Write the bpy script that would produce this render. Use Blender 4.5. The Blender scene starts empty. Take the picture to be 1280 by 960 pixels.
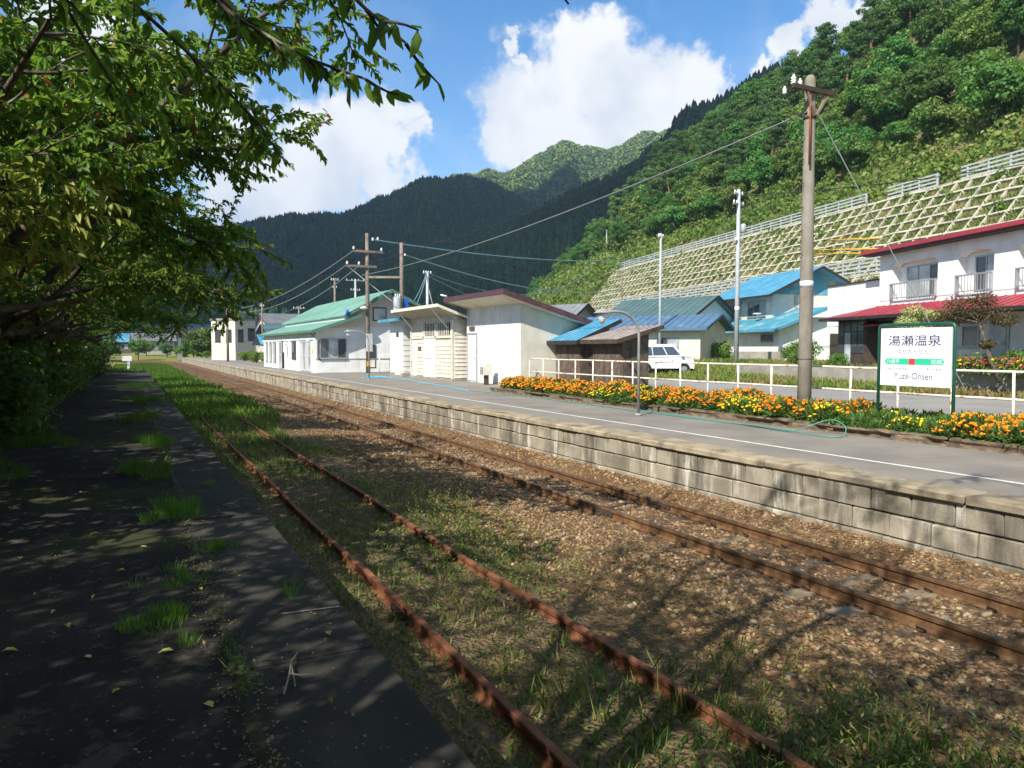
import bpy, math, random
import numpy as np
from mathutils import Vector, Matrix
random.seed(11)
rng = np.random.default_rng(11)
SC = bpy.context.scene
COL = SC.collection
rad = math.radians

# ------------------------------------------------------------------ camera
# axes: +Y runs along the track away from the camera, +X across it to the station side, z = 0 is the main rail head
cam_d = bpy.data.cameras.new('camera')
cam_d.sensor_width = 36.0
cam_d.lens = 26.0
cam_d.clip_start = 0.05
cam_d.clip_end = 12000
cam = bpy.data.objects.new('camera', cam_d)
COL.objects.link(cam)
cam.location = (0, 0, 2.45)
cam.rotation_euler = (rad(90 - 2.79), 0, rad(-27.45))
SC.camera = cam
CAM_FW = Vector((math.sin(rad(27.45)), math.cos(rad(27.45)), -0.0487)).normalized()

# ------------------------------------------------------------------ light
SUN_EL = 43.0
SUN_H = Vector((-0.88, -0.475))
to_sun = Vector((SUN_H.x * math.cos(rad(SUN_EL)), SUN_H.y * math.cos(rad(SUN_EL)), math.sin(rad(SUN_EL))))
sun_d = bpy.data.lights.new('sun', 'SUN')
sun_d.energy = 5.0
sun_d.angle = rad(0.53)
sun_d.color = (1.0, 0.955, 0.88)
sun = bpy.data.objects.new('sun', sun_d)
COL.objects.link(sun)
sun.rotation_euler = to_sun.to_track_quat('Z', 'Y').to_euler()
sun.location = to_sun * 50

SC.view_settings.view_transform = 'Standard'
SC.view_settings.look = 'None'
SC.view_settings.exposure = 0.80
SC.view_settings.gamma = 1.0
SC.view_settings.use_curve_mapping = False
SC.render.engine = 'CYCLES'
SC.cycles.max_bounces = 6
SC.cycles.diffuse_bounces = 3
SC.cycles.transmission_bounces = 3
SC.cycles.transparent_max_bounces = 4
SC.cycles.use_denoising = True
SC.cycles.sample_clamp_indirect = 4.0

# ------------------------------------------------------------------ sky with cumulus
W = bpy.data.worlds.new('World')
SC.world = W
W.use_nodes = True
nt = W.node_tree
nt.nodes.clear()
def wn(t, **k):
    n = nt.nodes.new(t)
    for a_, b_ in k.items():
        setattr(n, a_, b_)
    return n
def wl(a_, b_):
    nt.links.new(a_, b_)
def wmath(op, a_, b_=None, c_=None, clamp=False):
    n = wn('ShaderNodeMath', operation=op, use_clamp=clamp)
    for i_, v_ in enumerate((a_, b_, c_)):
        if v_ is None:
            continue
        if isinstance(v_, (int, float)):
            n.inputs[i_].default_value = v_
        else:
            wl(v_, n.inputs[i_])
    return n.outputs[0]
def wvec(op, a_, b_, scale=None):
    n = wn('ShaderNodeVectorMath', operation=op)
    for i_, v_ in enumerate((a_, b_)):
        if v_ is None:
            continue
        if isinstance(v_, (tuple, list, Vector)):
            n.inputs[i_].default_value = tuple(v_)
        else:
            wl(v_, n.inputs[i_])
    if scale is not None:
        n.inputs['Scale'].default_value = scale
    return n
w_out = wn('ShaderNodeOutputWorld')
w_tc = wn('ShaderNodeTexCoord')
w_dir = w_tc.outputs['Generated']
sky = wn('ShaderNodeTexSky', sky_type='NISHITA')
sky.sun_disc = False
sky.sun_elevation = rad(SUN_EL)
sky.sun_rotation = math.atan2(SUN_H.x, SUN_H.y)
sky.altitude = 200
sky.air_density = 1.0
sky.dust_density = 0.1
sky.ozone_density = 1.6
bg_sky = wn('ShaderNodeBackground')
bg_sky.inputs['Strength'].default_value = 0.122
hs_ = wn('ShaderNodeHueSaturation')
hs_.inputs['Saturation'].default_value = 1.32
hs_.inputs['Value'].default_value = 1.05
wl(sky.outputs[0], hs_.inputs['Color'])
wl(hs_.outputs[0], bg_sky.inputs['Color'])
def wnoise(scale, detail, src=w_dir, rough=0.55):
    n = wn('ShaderNodeTexNoise')
    n.inputs['Scale'].default_value = scale
    n.inputs['Detail'].default_value = detail
    n.inputs['Roughness'].default_value = rough
    wl(src, n.inputs['Vector'])
    return n
n1 = wnoise(9.0, 8.0, rough=0.62)
wob = wvec('SUBTRACT', n1.outputs['Color'], (0.5, 0.5, 0.5)).outputs[0]
wob = wvec('SCALE', wob, None, 0.20).outputs[0]
dirw = wvec('ADD', w_dir, wob).outputs[0]
# cumulus heads: compass bearing (deg right of the track line), height angle (deg), angular radius (deg)
HEADS = [(27.5, 18.0, 3.8), (30.5, 19.3, 3.7), (33.2, 20.8, 3.1), (35.9, 19.4, 3.8), (39.5, 18.6, 3.3), (41.8, 18.5, 2.2),
         (26.2, 14.9, 3.1), (31.1, 15.7, 5.3), (36.5, 16.1, 4.6), (40.6, 15.9, 3.6), (27.5, 20.9, 1.1), (34.2, 22.8, 1.0),
         (50.4, 21.8, 2.1), (52.6, 22.3, 2.4), (48.4, 20.6, 1.7), (46.2, 19.2, 1.3), (14.8, 14.8, 3.5), (17.5, 15.8, 2.9),
         (12.8, 12.8, 4.4), (18.6, 13.3, 2.9), (9.7, 10.9, 4.3), (20.2, 14.5, 1.3), (7.5, 13.8, 3.4), (6.0, 16.8, 3.3),
         (1.4, 18.2, 4.2), (-2.8, 19.9, 4.0)]
field = None
for hb, he, hr in HEADS:
    c_ = (math.sin(rad(hb)) * math.cos(rad(he)), math.cos(rad(hb)) * math.cos(rad(he)), math.sin(rad(he)))
    dn = wvec('DISTANCE', dirw, c_).outputs['Value']
    v_ = wmath('MULTIPLY_ADD', dn, -1.0 / rad(hr), 1.0)
    field = v_ if field is None else wmath('SMOOTH_MAX', field, v_, 0.18)
# the same kind of broken cumulus goes on all round the rest of the sky
sep = wn('ShaderNodeSeparateXYZ')
wl(w_dir, sep.inputs[0])
zz = wmath('ADD', wmath('MAXIMUM', sep.outputs['Z'], 0.0), 0.16)
cmb = wn('ShaderNodeCombineXYZ')
wl(wmath('DIVIDE', sep.outputs['X'], zz), cmb.inputs['X'])
wl(wmath('DIVIDE', sep.outputs['Y'], zz), cmb.inputs['Y'])
n2 = wnoise(0.85, 7.0, cmb.outputs[0], 0.58)
rest = wmath('MULTIPLY_ADD', n2.outputs['Fac'], 5.0, -2.65)
dotn = wvec('DOT_PRODUCT', w_dir, CAM_FW).outputs['Value']
away = wmath('MULTIPLY_ADD', dotn, -6.0, 4.4, clamp=True)
rest = wmath('ADD', rest, wmath('MULTIPLY_ADD', away, 6.0, -6.0))
n3 = wnoise(22.0, 8.0, rough=0.68)
field = wmath('MAXIMUM', field, rest)
field = wmath('ADD', field, wmath('MULTIPLY_ADD', n3.outputs['Fac'], 0.55, -0.275))
mr = wn('ShaderNodeMapRange', interpolation_type='SMOOTHSTEP')
mr.inputs['From Min'].default_value = -0.02
mr.inputs['From Max'].default_value = 0.46
wl(field, mr.inputs['Value'])
up = wmath('MULTIPLY', sep.outputs['Z'], 30.0, clamp=True)
mask = wmath('MULTIPLY', mr.outputs[0], up)
# thin wisps
n5 = wnoise(5.5, 6.0, rough=0.6)
wisp = wmath('MULTIPLY_ADD', n5.outputs['Fac'], 2.2, -1.12, clamp=True)
mask = wmath('MAXIMUM', mask, wmath('MULTIPLY', wisp, 0.5))
n4 = wnoise(7.0, 5.0, rough=0.5)
cr = wn('ShaderNodeValToRGB')
cr.color_ramp.elements[0].position = 0.36
cr.color_ramp.elements[0].color = (0.62, 0.69, 0.80, 1)
cr.color_ramp.elements[1].position = 0.56
cr.color_ramp.elements[1].color = (0.97, 0.97, 0.97, 1)
wl(n4.outputs['Fac'], cr.inputs['Fac'])
bg_cloud = wn('ShaderNodeBackground')
bg_cloud.inputs['Strength'].default_value = 0.72
wl(cr.outputs[0], bg_cloud.inputs['Color'])
mixw = wn('ShaderNodeMixShader')
wl(mask, mixw.inputs[0])
wl(bg_sky.outputs[0], mixw.inputs[1])
wl(bg_cloud.outputs[0], mixw.inputs[2])
wl(mixw.outputs[0], w_out.inputs['Surface'])

# ------------------------------------------------------------------ materials
def srgb(r, g, b):
    f = lambda v: v / 12.92 if v <= 0.04045 else ((v + 0.055) / 1.055) ** 2.4
    return (f(r / 255), f(g / 255), f(b / 255), 1)
class NT:
    def __init__(s, name):
        s.m = bpy.data.materials.new(name)
        s.m.use_nodes = True
        s.t = s.m.node_tree
        s.t.nodes.clear()
        s.out = s.n('ShaderNodeOutputMaterial')
    def n(s, t, **k):
        n = s.t.nodes.new(t)
        for a_, b_ in k.items():
            setattr(n, a_, b_)
        return n
    def l(s, a_, b_):
        s.t.links.new(a_, b_)
    def set(s, sock, v):
        if hasattr(v, 'is_linked') or isinstance(v, bpy.types.NodeSocket):
            s.l(v, sock)
        else:
            if isinstance(v, tuple) and len(v) == 3 and sock.type == 'RGBA':
                v = v + (1,)
            sock.default_value = v
    def math(s, op, a_, b_=None, c_=None, clamp=False):
        n = s.n('ShaderNodeMath', operation=op, use_clamp=clamp)
        for i_, v_ in enumerate((a_, b_, c_)):
            if v_ is not None:
                s.set(n.inputs[i_], v_)
        return n.outputs[0]
    def mix(s, f, a_, b_, blend='MIX'):
        n = s.n('ShaderNodeMix', data_type='RGBA', blend_type=blend)
        s.set(n.inputs[0], f)
        s.set(n.inputs[6], a_)
        s.set(n.inputs[7], b_)
        return n.outputs[2]
    def coord(s, kind, scale=(1, 1, 1), rot=(0, 0, 0)):
        if kind == 'World':
            o = s.n('ShaderNodeNewGeometry').outputs['Position']
        else:
            o = s.n('ShaderNodeTexCoord').outputs[kind]
        mp = s.n('ShaderNodeMapping')
        s.l(o, mp.inputs[0])
        mp.inputs['Scale'].default_value = scale
        mp.inputs['Rotation'].default_value = rot
        return mp.outputs[0]
    def noise(s, vec, scale, detail=4, rough=0.55):
        n = s.n('ShaderNodeTexNoise')
        s.l(vec, n.inputs['Vector'])
        n.inputs['Scale'].default_value = scale
        n.inputs['Detail'].default_value = detail
        n.inputs['Roughness'].default_value = rough
        return n.outputs['Fac']
    def ramp(s, f, stops):
        n = s.n('ShaderNodeValToRGB')
        e = n.color_ramp.elements
        while len(e) < len(stops):
            e.new(0.5)
        for i_, (p_, c_) in enumerate(stops):
            e[i_].position = p_
            e[i_].color = c_ if len(c_) == 4 else tuple(c_) + (1,)
        s.set(n.inputs[0], f)
        return n.outputs[0]
    def step(s, f, lo, hi):
        n = s.n('ShaderNodeMapRange', interpolation_type='SMOOTHSTEP')
        s.set(n.inputs['Value'], f)
        n.inputs['From Min'].default_value = lo
        n.inputs['From Max'].default_value = hi
        return n.outputs[0]
    def bsdf(s, color, rough=0.8, metal=0.0, spec=0.3, bump=None, bstr=0.3, bdist=0.02):
        b = s.n('ShaderNodeBsdfPrincipled')
        s.set(b.inputs['Base Color'], color)
        s.set(b.inputs['Roughness'], rough)
        s.set(b.inputs['Metallic'], metal)
        s.set(b.inputs['Specular IOR Level'], spec)
        if bump is not None:
            bn = s.n('ShaderNodeBump')
            bn.inputs['Strength'].default_value = bstr
            bn.inputs['Distance'].default_value = bdist
            s.l(bump, bn.inputs['Height'])
            s.l(bn.outputs[0], b.inputs['Normal'])
        s.l(b.outputs[0], s.out.inputs[0])
        return b
M = {}
def pm(name, c1, c2=None, scale=3.0, rough=0.8, metal=0.0, spec=0.3, bump=0.0, bscale=60.0, bdist=0.01, orand=0.0,
       stain=None, sscale=1.5, slo=0.55, shi=0.75, sstretch=(1, 1, 1), co='Object', detail=5):
    t = NT(name)
    v = t.coord(co)
    c = c1
    if c2 is not None:
        c = t.mix(t.step(t.noise(v, scale, detail), 0.32, 0.68), c1, c2)
    if stain is not None:
        v2 = t.coord('World', sstretch)
        c = t.mix(t.step(t.noise(v2, sscale, 6, 0.62), slo, shi), c, stain)
    if orand:
        oi = t.n('ShaderNodeObjectInfo').outputs['Random']
        hs = t.n('ShaderNodeHueSaturation')
        t.set(hs.inputs['Color'], c)
        t.l(t.math('MULTIPLY_ADD', oi, 2 * orand, 1 - orand), hs.inputs['Value'])
        c = hs.outputs[0]
    b = t.noise(v, bscale, 4, 0.6) if bump else None
    t.bsdf(c, rough, metal, spec, b, bump, bdist)
    M[name] = t.m
    return t.m
def leafmat(name, stops, trans=0.35, rough=0.55, ohue=0.02, oval=0.25, spec=0.25):
    t = NT(name)
    a_ = t.n('ShaderNodeAttribute', attribute_name='rnd')
    c = t.ramp(a_.outputs['Fac'], stops)
    oi = t.n('ShaderNodeObjectInfo').outputs['Random']
    hs = t.n('ShaderNodeHueSaturation')
    t.l(c, hs.inputs['Color'])
    t.l(t.math('MULTIPLY_ADD', oi, 2 * oval, 1 - oval), hs.inputs['Value'])
    o2 = t.math('FRACT', t.math('MULTIPLY', oi, 7.31))
    t.l(t.math('MULTIPLY_ADD', o2, 2 * ohue, 0.5 - ohue), hs.inputs['Hue'])
    b = t.n('ShaderNodeBsdfPrincipled')
    t.l(hs.outputs[0], b.inputs['Base Color'])
    b.inputs['Roughness'].default_value = rough
    b.inputs['Specular IOR Level'].default_value = spec
    tr = t.n('ShaderNodeBsdfTranslucent')
    tint = t.mix(0.5, hs.outputs[0], (0.24, 0.42, 0.03, 1), 'MIX')
    t.l(tint, tr.inputs['Color'])
    mx = t.n('ShaderNodeMixShader')
    mx.inputs[0].default_value = trans
    t.l(b.outputs[0], mx.inputs[1])
    t.l(tr.outputs[0], mx.inputs[2])
    t.l(mx.outputs[0], t.out.inputs[0])
    M[name] = t.m
    return t.m

pm('white_paint', srgb(236, 236, 232), srgb(222, 221, 214), 1.2, 0.6, bump=0.1, bscale=30, stain=srgb(182, 176, 162), sscale=1.6, slo=0.54, shi=0.82, sstretch=(1, 1, 0.12))
pm('beige_wall', srgb(214, 208, 190), srgb(200, 193, 174), 1.5, 0.85, bump=0.15, bscale=80, stain=srgb(176, 168, 150), sscale=0.9, slo=0.6, shi=0.9, sstretch=(1, 1, 0.2))
pm('cream_board', srgb(220, 214, 198), srgb(198, 191, 174), 4, 0.8, bump=0.3, bscale=40, stain=srgb(150, 136, 110), sscale=3, slo=0.58, shi=0.82)
pm('pinkish_wall', srgb(216, 206, 196), srgb(205, 195, 184), 2, 0.85, bump=0.1)
pm('purple_trim', srgb(92, 66, 72), srgb(80, 56, 62), 4, 0.5)
pm('soffit', srgb(226, 220, 200), srgb(212, 204, 182), 2, 0.8)
pm('green_roof', srgb(146, 182, 166), srgb(130, 168, 152), 0.8, 0.45, spec=0.5, stain=srgb(166, 192, 178), sscale=0.7, slo=0.55, shi=0.8)
pm('green_trim', srgb(92, 128, 114), srgb(80, 116, 102), 2, 0.5)
pm('blue_roof', srgb(88, 148, 174), srgb(74, 136, 164), 1.2, 0.7, spec=0.12, stain=srgb(128, 168, 180), sscale=0.9, slo=0.5, shi=0.8)
pm('teal_roof', srgb(84, 150, 168), srgb(72, 134, 152), 0.8, 0.65, spec=0.15, stain=srgb(150, 172, 168), sscale=0.9, slo=0.48, shi=0.72)
pm('navy_roof', srgb(88, 116, 142), srgb(76, 104, 130), 1.2, 0.6, spec=0.2, stain=srgb(120, 136, 150), sscale=0.9, slo=0.52, shi=0.8)
pm('grey_roof', srgb(84, 108, 106), srgb(74, 96, 96), 0.9, 0.5, spec=0.5)
pm('red_roof', srgb(160, 58, 68), srgb(144, 50, 60), 1.5, 0.45, spec=0.45, stain=srgb(180, 84, 84), sscale=0.8, slo=0.6, shi=0.9)
pm('dark_trim', srgb(58, 52, 52), srgb(48, 42, 42), 4, 0.6)
pm('brown_trim', srgb(84, 70, 62), srgb(70, 58, 52), 4, 0.6)
pm('shed_roof', srgb(170, 158, 150), srgb(150, 138, 132), 2, 0.6, stain=srgb(120, 106, 98), sscale=2, slo=0.55, shi=0.8)
pm('weathered_wood', srgb(112, 98, 84), srgb(84, 72, 62), 6, 0.85, bump=0.4, bscale=25, stain=srgb(58, 50, 44), sscale=4, slo=0.5, shi=0.8, sstretch=(1, 1, 0.1))
pm('timber', srgb(124, 108, 88), srgb(90, 76, 62), 5, 0.9, bump=0.6, bscale=18, bdist=0.03, orand=0.15, stain=srgb(58, 50, 42), sscale=6, slo=0.5, shi=0.75)
pm('pole_concrete', srgb(150, 142, 128), srgb(130, 122, 108), 2, 0.85, bump=0.2, bscale=60, stain=srgb(104, 96, 84), sscale=2.0, slo=0.55, shi=0.85, sstretch=(1, 1, 0.12))
pm('pole_wood', srgb(136, 122, 108), srgb(110, 98, 86), 4, 0.9, bump=0.4, bscale=30)
pm('pole_steel', srgb(180, 184, 184), srgb(162, 166, 166), 3, 0.6, metal=0.1)
pm('galv', srgb(158, 158, 154), srgb(138, 138, 134), 5, 0.6, metal=0.1)
pm('dark_steel', srgb(70, 64, 58), srgb(90, 70, 54), 6, 0.7, metal=0.3)
pm('porcelain', srgb(236, 236, 232), rough=0.25, spec=0.6)
pm('wire', srgb(120, 122, 120), rough=0.6)
pm('wire_dark', srgb(52, 56, 56), rough=0.6)
pm('wire_blue', srgb(120, 150, 164), rough=0.6)
pm('rust_pipe', srgb(150, 82, 48), srgb(122, 64, 40), 8, 0.85, bump=0.3)
pm('sign_green', srgb(20, 78, 62), srgb(28, 88, 72), 4, 0.4, spec=0.5)
pm('sign_white', srgb(240, 240, 240), rough=0.35, spec=0.4)
pm('sign_ink', srgb(44, 38, 92), rough=0.5)
pm('sign_grey', srgb(104, 104, 132), rough=0.5)
pm('sign_band', srgb(48, 190, 142), rough=0.5)
pm('sign_red', srgb(214, 62, 66), rough=0.5)
pm('hose_green', srgb(72, 140, 122), rough=0.35, spec=0.5)
pm('hose_blue', srgb(78, 176, 208), rough=0.35, spec=0.5)
pm('van_white', srgb(238, 238, 238), rough=0.22, spec=0.6)
pm('tyre', srgb(34, 34, 34), rough=0.9)
pm('rim', srgb(170, 172, 174), rough=0.35, metal=0.7)
pm('red_lamp', srgb(170, 30, 30), rough=0.3)
pm('lamp_glass', srgb(220, 226, 230), rough=0.1, spec=0.7)
pm('curtain', srgb(206, 204, 196), srgb(180, 178, 170), 4, 0.9)
pm('alu', srgb(178, 180, 180), srgb(160, 162, 162), 4, 0.4, metal=0.5)
pm('door_grey', srgb(196, 198, 194), srgb(182, 184, 180), 2, 0.6)
pm('transformer', srgb(178, 180, 178), srgb(160, 162, 160), 3, 0.5)
pm('blue_plastic', srgb(36, 96, 190), rough=0.4)
pm('yellow_paint', srgb(222, 176, 40), rough=0.6)
pm('orange_paint', srgb(222, 140, 40), rough=0.6)
pm('village_grey', srgb(120, 122, 126), srgb(104, 106, 110), 1, 0.7, orand=0.2)
pm('village_wall', srgb(196, 190, 180), srgb(180, 172, 160), 1, 0.8, orand=0.2)
pm('village_brown', srgb(122, 104, 92), srgb(106, 90, 80), 1, 0.8, orand=0.2)
pm('asphalt', srgb(136, 129, 119), srgb(120, 114, 106), 0.9, 0.95, bump=0.5, bscale=120, stain=srgb(152, 141, 124), sscale=0.7, slo=0.52, shi=0.8, co='World')
pm('yard_asphalt', srgb(146, 142, 136), srgb(132, 128, 122), 0.5, 0.95, bump=0.3, bscale=100, stain=srgb(148, 142, 128), sscale=0.5, slo=0.55, shi=0.8, co='World')
pm('line_paint', srgb(226, 224, 216), srgb(205, 202, 192), 9, 0.8, stain=srgb(134, 128, 118), sscale=7, slo=0.60, shi=0.78)
pm('old_line', srgb(140, 138, 130), srgb(90, 88, 82), 9, 0.8)
pm('lattice_concrete', srgb(188, 180, 160), srgb(164, 156, 138), 0.6, 0.9, bump=0.3, bscale=10, stain=srgb(112, 106, 88), sscale=0.6, slo=0.55, shi=0.8)
pm('concrete_grey', srgb(158, 152, 142), srgb(136, 130, 120), 1.5, 0.9, bump=0.3, bscale=40, stain=srgb(108, 102, 92), sscale=1.6, slo=0.55, shi=0.8)
pm('sleeper_concrete', srgb(150, 136, 114), srgb(120, 106, 86), 5, 0.9, bump=0.4, bscale=40, orand=0.15)
pm('sleeper_wood', srgb(104, 86, 68), srgb(76, 62, 50), 6, 0.95, bump=0.6, bscale=25, orand=0.2)
pm('soil', srgb(96, 78, 58), srgb(74, 60, 46), 2, 0.95, bump=0.5, bscale=30)
pm('bark', srgb(104, 94, 82), srgb(70, 62, 54), 6, 0.95, bump=0.7, bscale=25, bdist=0.03, stain=srgb(128, 128, 112), sscale=3, slo=0.55, shi=0.75)
pm('pine_bark', srgb(140, 96, 70), srgb(104, 72, 54), 2, 0.95, bump=0.5, bscale=10)
pm('twig', srgb(150, 140, 122), srgb(120, 110, 96), 6, 0.9)
pm('cloud_white', (0.85, 0.85, 0.86, 1), rough=1.0, spec=0.0)
pm('dark_glass_frame', srgb(70, 62, 60), rough=0.5)

# window glass: dark, glossy
t = NT('glass')
v = t.coord('World')
t.bsdf(t.mix(t.noise(v, 0.6, 2), srgb(48, 54, 58), srgb(84, 90, 92)), 0.06, 0.0, 0.8)
M['glass'] = t.m
t = NT('pale_glass')
v = t.coord('World')
t.bsdf(t.mix(t.step(t.noise(v, 0.9, 2), 0.4, 0.6), srgb(196, 200, 200), srgb(150, 156, 158)), 0.15, 0.0, 0.6)
M['pale_glass'] = t.m

# painted pipe with rust breaking through
t = NT('rusty_white_pipe')
v = t.coord('World')
f = t.step(t.noise(v, 7.0, 8, 0.7), 0.54, 0.63)
c = t.mix(t.noise(v, 2.5, 3), srgb(238, 230, 216), srgb(222, 208, 186))
c = t.mix(f, c, t.mix(t.noise(v, 20, 4), srgb(196, 134, 96), srgb(142, 88, 58)))
t.bsdf(c, 0.65, 0, 0.3, t.noise(v, 40, 4), 0.2)
M['rusty_white_pipe'] = t.m

# rails
for nm, ca, cb, cc in (('rail_rust', srgb(124, 78, 52), srgb(106, 66, 46), srgb(146, 96, 62)), ('rail_main', srgb(128, 96, 66), srgb(96, 70, 50), srgb(146, 116, 82))):
    t = NT(nm)
    v = t.coord('World')
    c = t.mix(t.step(t.noise(v, 9, 6, 0.65), 0.35, 0.65), ca, cb)
    c = t.mix(t.step(t.noise(v, 2.2, 4), 0.55, 0.75), c, cc)
    t.bsdf(c, 0.62 if nm == 'rail_main' else 0.85, 0.25 if nm == 'rail_main' else 0.0, 0.35, t.noise(v, 70, 4), 0.15, 0, )
    M[nm] = t.m
t = NT('rail_head_polish')
v = t.coord('World', (1, 0.15, 1))
t.bsdf(t.mix(t.noise(v, 18, 5), srgb(126, 106, 92), srgb(92, 74, 62)), 0.34, 0.75, 0.5)
M['rail_head_polish'] = t.m

# platform edge blocks: grey-beige concrete with lime runs and soot
t = NT('block_concrete')
v = t.coord('World')
vs = t.coord('World', (1, 1, 0.16))
c = t.mix(t.step(t.noise(v, 2.2, 5), 0.35, 0.65), srgb(158, 147, 126), srgb(130, 121, 104))
oi = t.n('ShaderNodeObjectInfo').outputs['Random']
hs = t.n('ShaderNodeHueSaturation')
t.l(c, hs.inputs['Color'])
t.l(t.math('MULTIPLY_ADD', oi, 0.44, 0.78), hs.inputs['Value'])
hs.inputs['Saturation'].default_value = 0.9
c = t.mix(t.math('MULTIPLY', t.step(t.noise(vs, 3.4, 7, 0.68), 0.53, 0.66), 0.85), hs.outputs[0], srgb(206, 200, 186))
c = t.mix(t.math('MULTIPLY', t.step(t.noise(vs, 1.5, 7, 0.66), 0.50, 0.64), 0.7), c, srgb(74, 68, 60))
c = t.mix(t.math('MULTIPLY', t.step(t.noise(v, 0.9, 4), 0.60, 0.75), 0.6), c, srgb(112, 112, 70))
t.bsdf(c, 0.92, 0, 0.2, t.noise(v, 35, 6, 0.7), 0.55, 0.02)
M['block_concrete'] = t.m
t = NT('coping_concrete')
v = t.coord('World')
c = t.mix(t.step(t.noise(v, 2.6, 5), 0.35, 0.65), srgb(164, 150, 126), srgb(136, 124, 104))
hs = t.n('ShaderNodeHueSaturation')
t.l(c, hs.inputs['Color'])
oi = t.n('ShaderNodeObjectInfo').outputs['Random']
t.l(t.math('MULTIPLY_ADD', oi, 0.3, 0.85), hs.inputs['Value'])
c = t.mix(t.math('MULTIPLY', t.step(t.noise(v, 1.3, 6, 0.65), 0.56, 0.68), 0.8), hs.outputs[0], srgb(84, 78, 70))
t.bsdf(c, 0.93, 0, 0.2, t.noise(v, 30, 6, 0.7), 0.6, 0.025)
M['coping_concrete'] = t.m

# old mossy platform asphalt (left)
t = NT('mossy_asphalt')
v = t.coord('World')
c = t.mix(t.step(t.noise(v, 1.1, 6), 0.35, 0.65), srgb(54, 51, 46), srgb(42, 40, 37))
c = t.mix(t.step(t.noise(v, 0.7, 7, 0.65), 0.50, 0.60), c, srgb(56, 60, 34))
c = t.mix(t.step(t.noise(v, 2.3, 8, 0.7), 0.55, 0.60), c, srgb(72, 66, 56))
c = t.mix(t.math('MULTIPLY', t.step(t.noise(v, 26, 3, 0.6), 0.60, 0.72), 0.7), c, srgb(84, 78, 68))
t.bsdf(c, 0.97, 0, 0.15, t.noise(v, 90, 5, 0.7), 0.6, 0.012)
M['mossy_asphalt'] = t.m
pm('moss', srgb(58, 58, 38), srgb(44, 40, 32), 9, 0.98, bump=0.8, bscale=60, co='World')
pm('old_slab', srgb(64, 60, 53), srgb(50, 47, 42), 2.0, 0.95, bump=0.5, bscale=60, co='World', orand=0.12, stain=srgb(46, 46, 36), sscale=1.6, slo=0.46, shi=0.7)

# track bed: rusty brown ballast, dark soil under the weedy siding
t = NT('ballast')
v = t.coord('World')
sp = t.n('ShaderNodeSeparateXYZ')
t.l(v, sp.inputs[0])
vor = t.n('ShaderNodeTexVoronoi')
t.l(v, vor.inputs['Vector'])
vor.inputs['Scale'].default_value = 22
sc_ = t.n('ShaderNodeSeparateColor')
t.l(vor.outputs['Color'], sc_.inputs[0])
c = t.ramp(sc_.outputs[0], [(0.0, srgb(84, 66, 46)), (0.3, srgb(124, 98, 68)), (0.55, srgb(106, 82, 58)), (0.8, srgb(146, 122, 90)), (1.0, srgb(100, 86, 74))])
c = t.mix(t.step(t.noise(v, 0.8, 5), 0.40, 0.65), c, srgb(102, 76, 52))
soil = t.mix(t.noise(v, 6, 5), srgb(84, 70, 52), srgb(116, 98, 72))
xx = t.math('ADD', sp.outputs['X'], t.math('MULTIPLY_ADD', t.noise(v, 0.9, 5), 2.4, -1.2))
c = t.mix(t.step(xx, 3.4, 4.9), soil, c)
t.bsdf(c, 0.95, 0, 0.2, vor.outputs['Distance'], 1.0, 0.04)
M['ballast'] = t.m
pm('stone', srgb(158, 118, 86), srgb(118, 88, 66), 3.0, 0.9, bump=0.3, bscale=50, co='World')
t = NT('stone')
a_ = t.n('ShaderNodeAttribute', attribute_name='rnd')
c = t.ramp(a_.outputs['Fac'], [(0.0, srgb(72, 60, 46)), (0.18, srgb(140, 112, 74)), (0.4, srgb(112, 92, 66)), (0.62, srgb(168, 140, 96)), (0.8, srgb(140, 104, 76)), (0.93, srgb(192, 172, 132)), (1.0, srgb(112, 110, 104))])
v = t.coord('World')
t.bsdf(t.mix(t.math('MULTIPLY', t.noise(v, 30, 3), 0.5), c, srgb(96, 72, 54)), 0.9, 0, 0.25, t.noise(v, 90, 3), 0.3, 0.01)
M['stone'] = t.m

# ground covers
t = NT('meadow')
v = t.coord('World')
c = t.mix(t.step(t.noise(v, 0.25, 6), 0.35, 0.65), srgb(128, 128, 62), srgb(150, 132, 82))
c = t.mix(t.step(t.noise(v, 1.2, 6), 0.40, 0.62), c, srgb(98, 116, 46))
t.bsdf(c, 0.95, 0, 0.1, t.noise(v, 9, 6, 0.7), 0.9, 0.15)
M['meadow'] = t.m
t = NT('hill_ground')
v = t.coord('World')
c = t.mix(t.step(t.noise(v, 0.18, 6), 0.35, 0.65), srgb(110, 112, 66), srgb(134, 122, 86))
c = t.mix(t.step(t.noise(v, 0.6, 6), 0.42, 0.60), c, srgb(76, 92, 44))
t.bsdf(c, 0.95, 0, 0.1, t.noise(v, 3, 6, 0.7), 0.9, 0.3)
M['hill_ground'] = t.m
t = NT('forest_floor')
v = t.coord('World')
c = t.mix(t.step(t.noise(v, 0.02, 6), 0.4, 0.6), srgb(46, 66, 34), srgb(58, 80, 40))
t.bsdf(c, 0.95, 0, 0.1, t.noise(v, 0.2, 6, 0.7), 1.0, 3.0)
M['forest_floor'] = t.m

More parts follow.
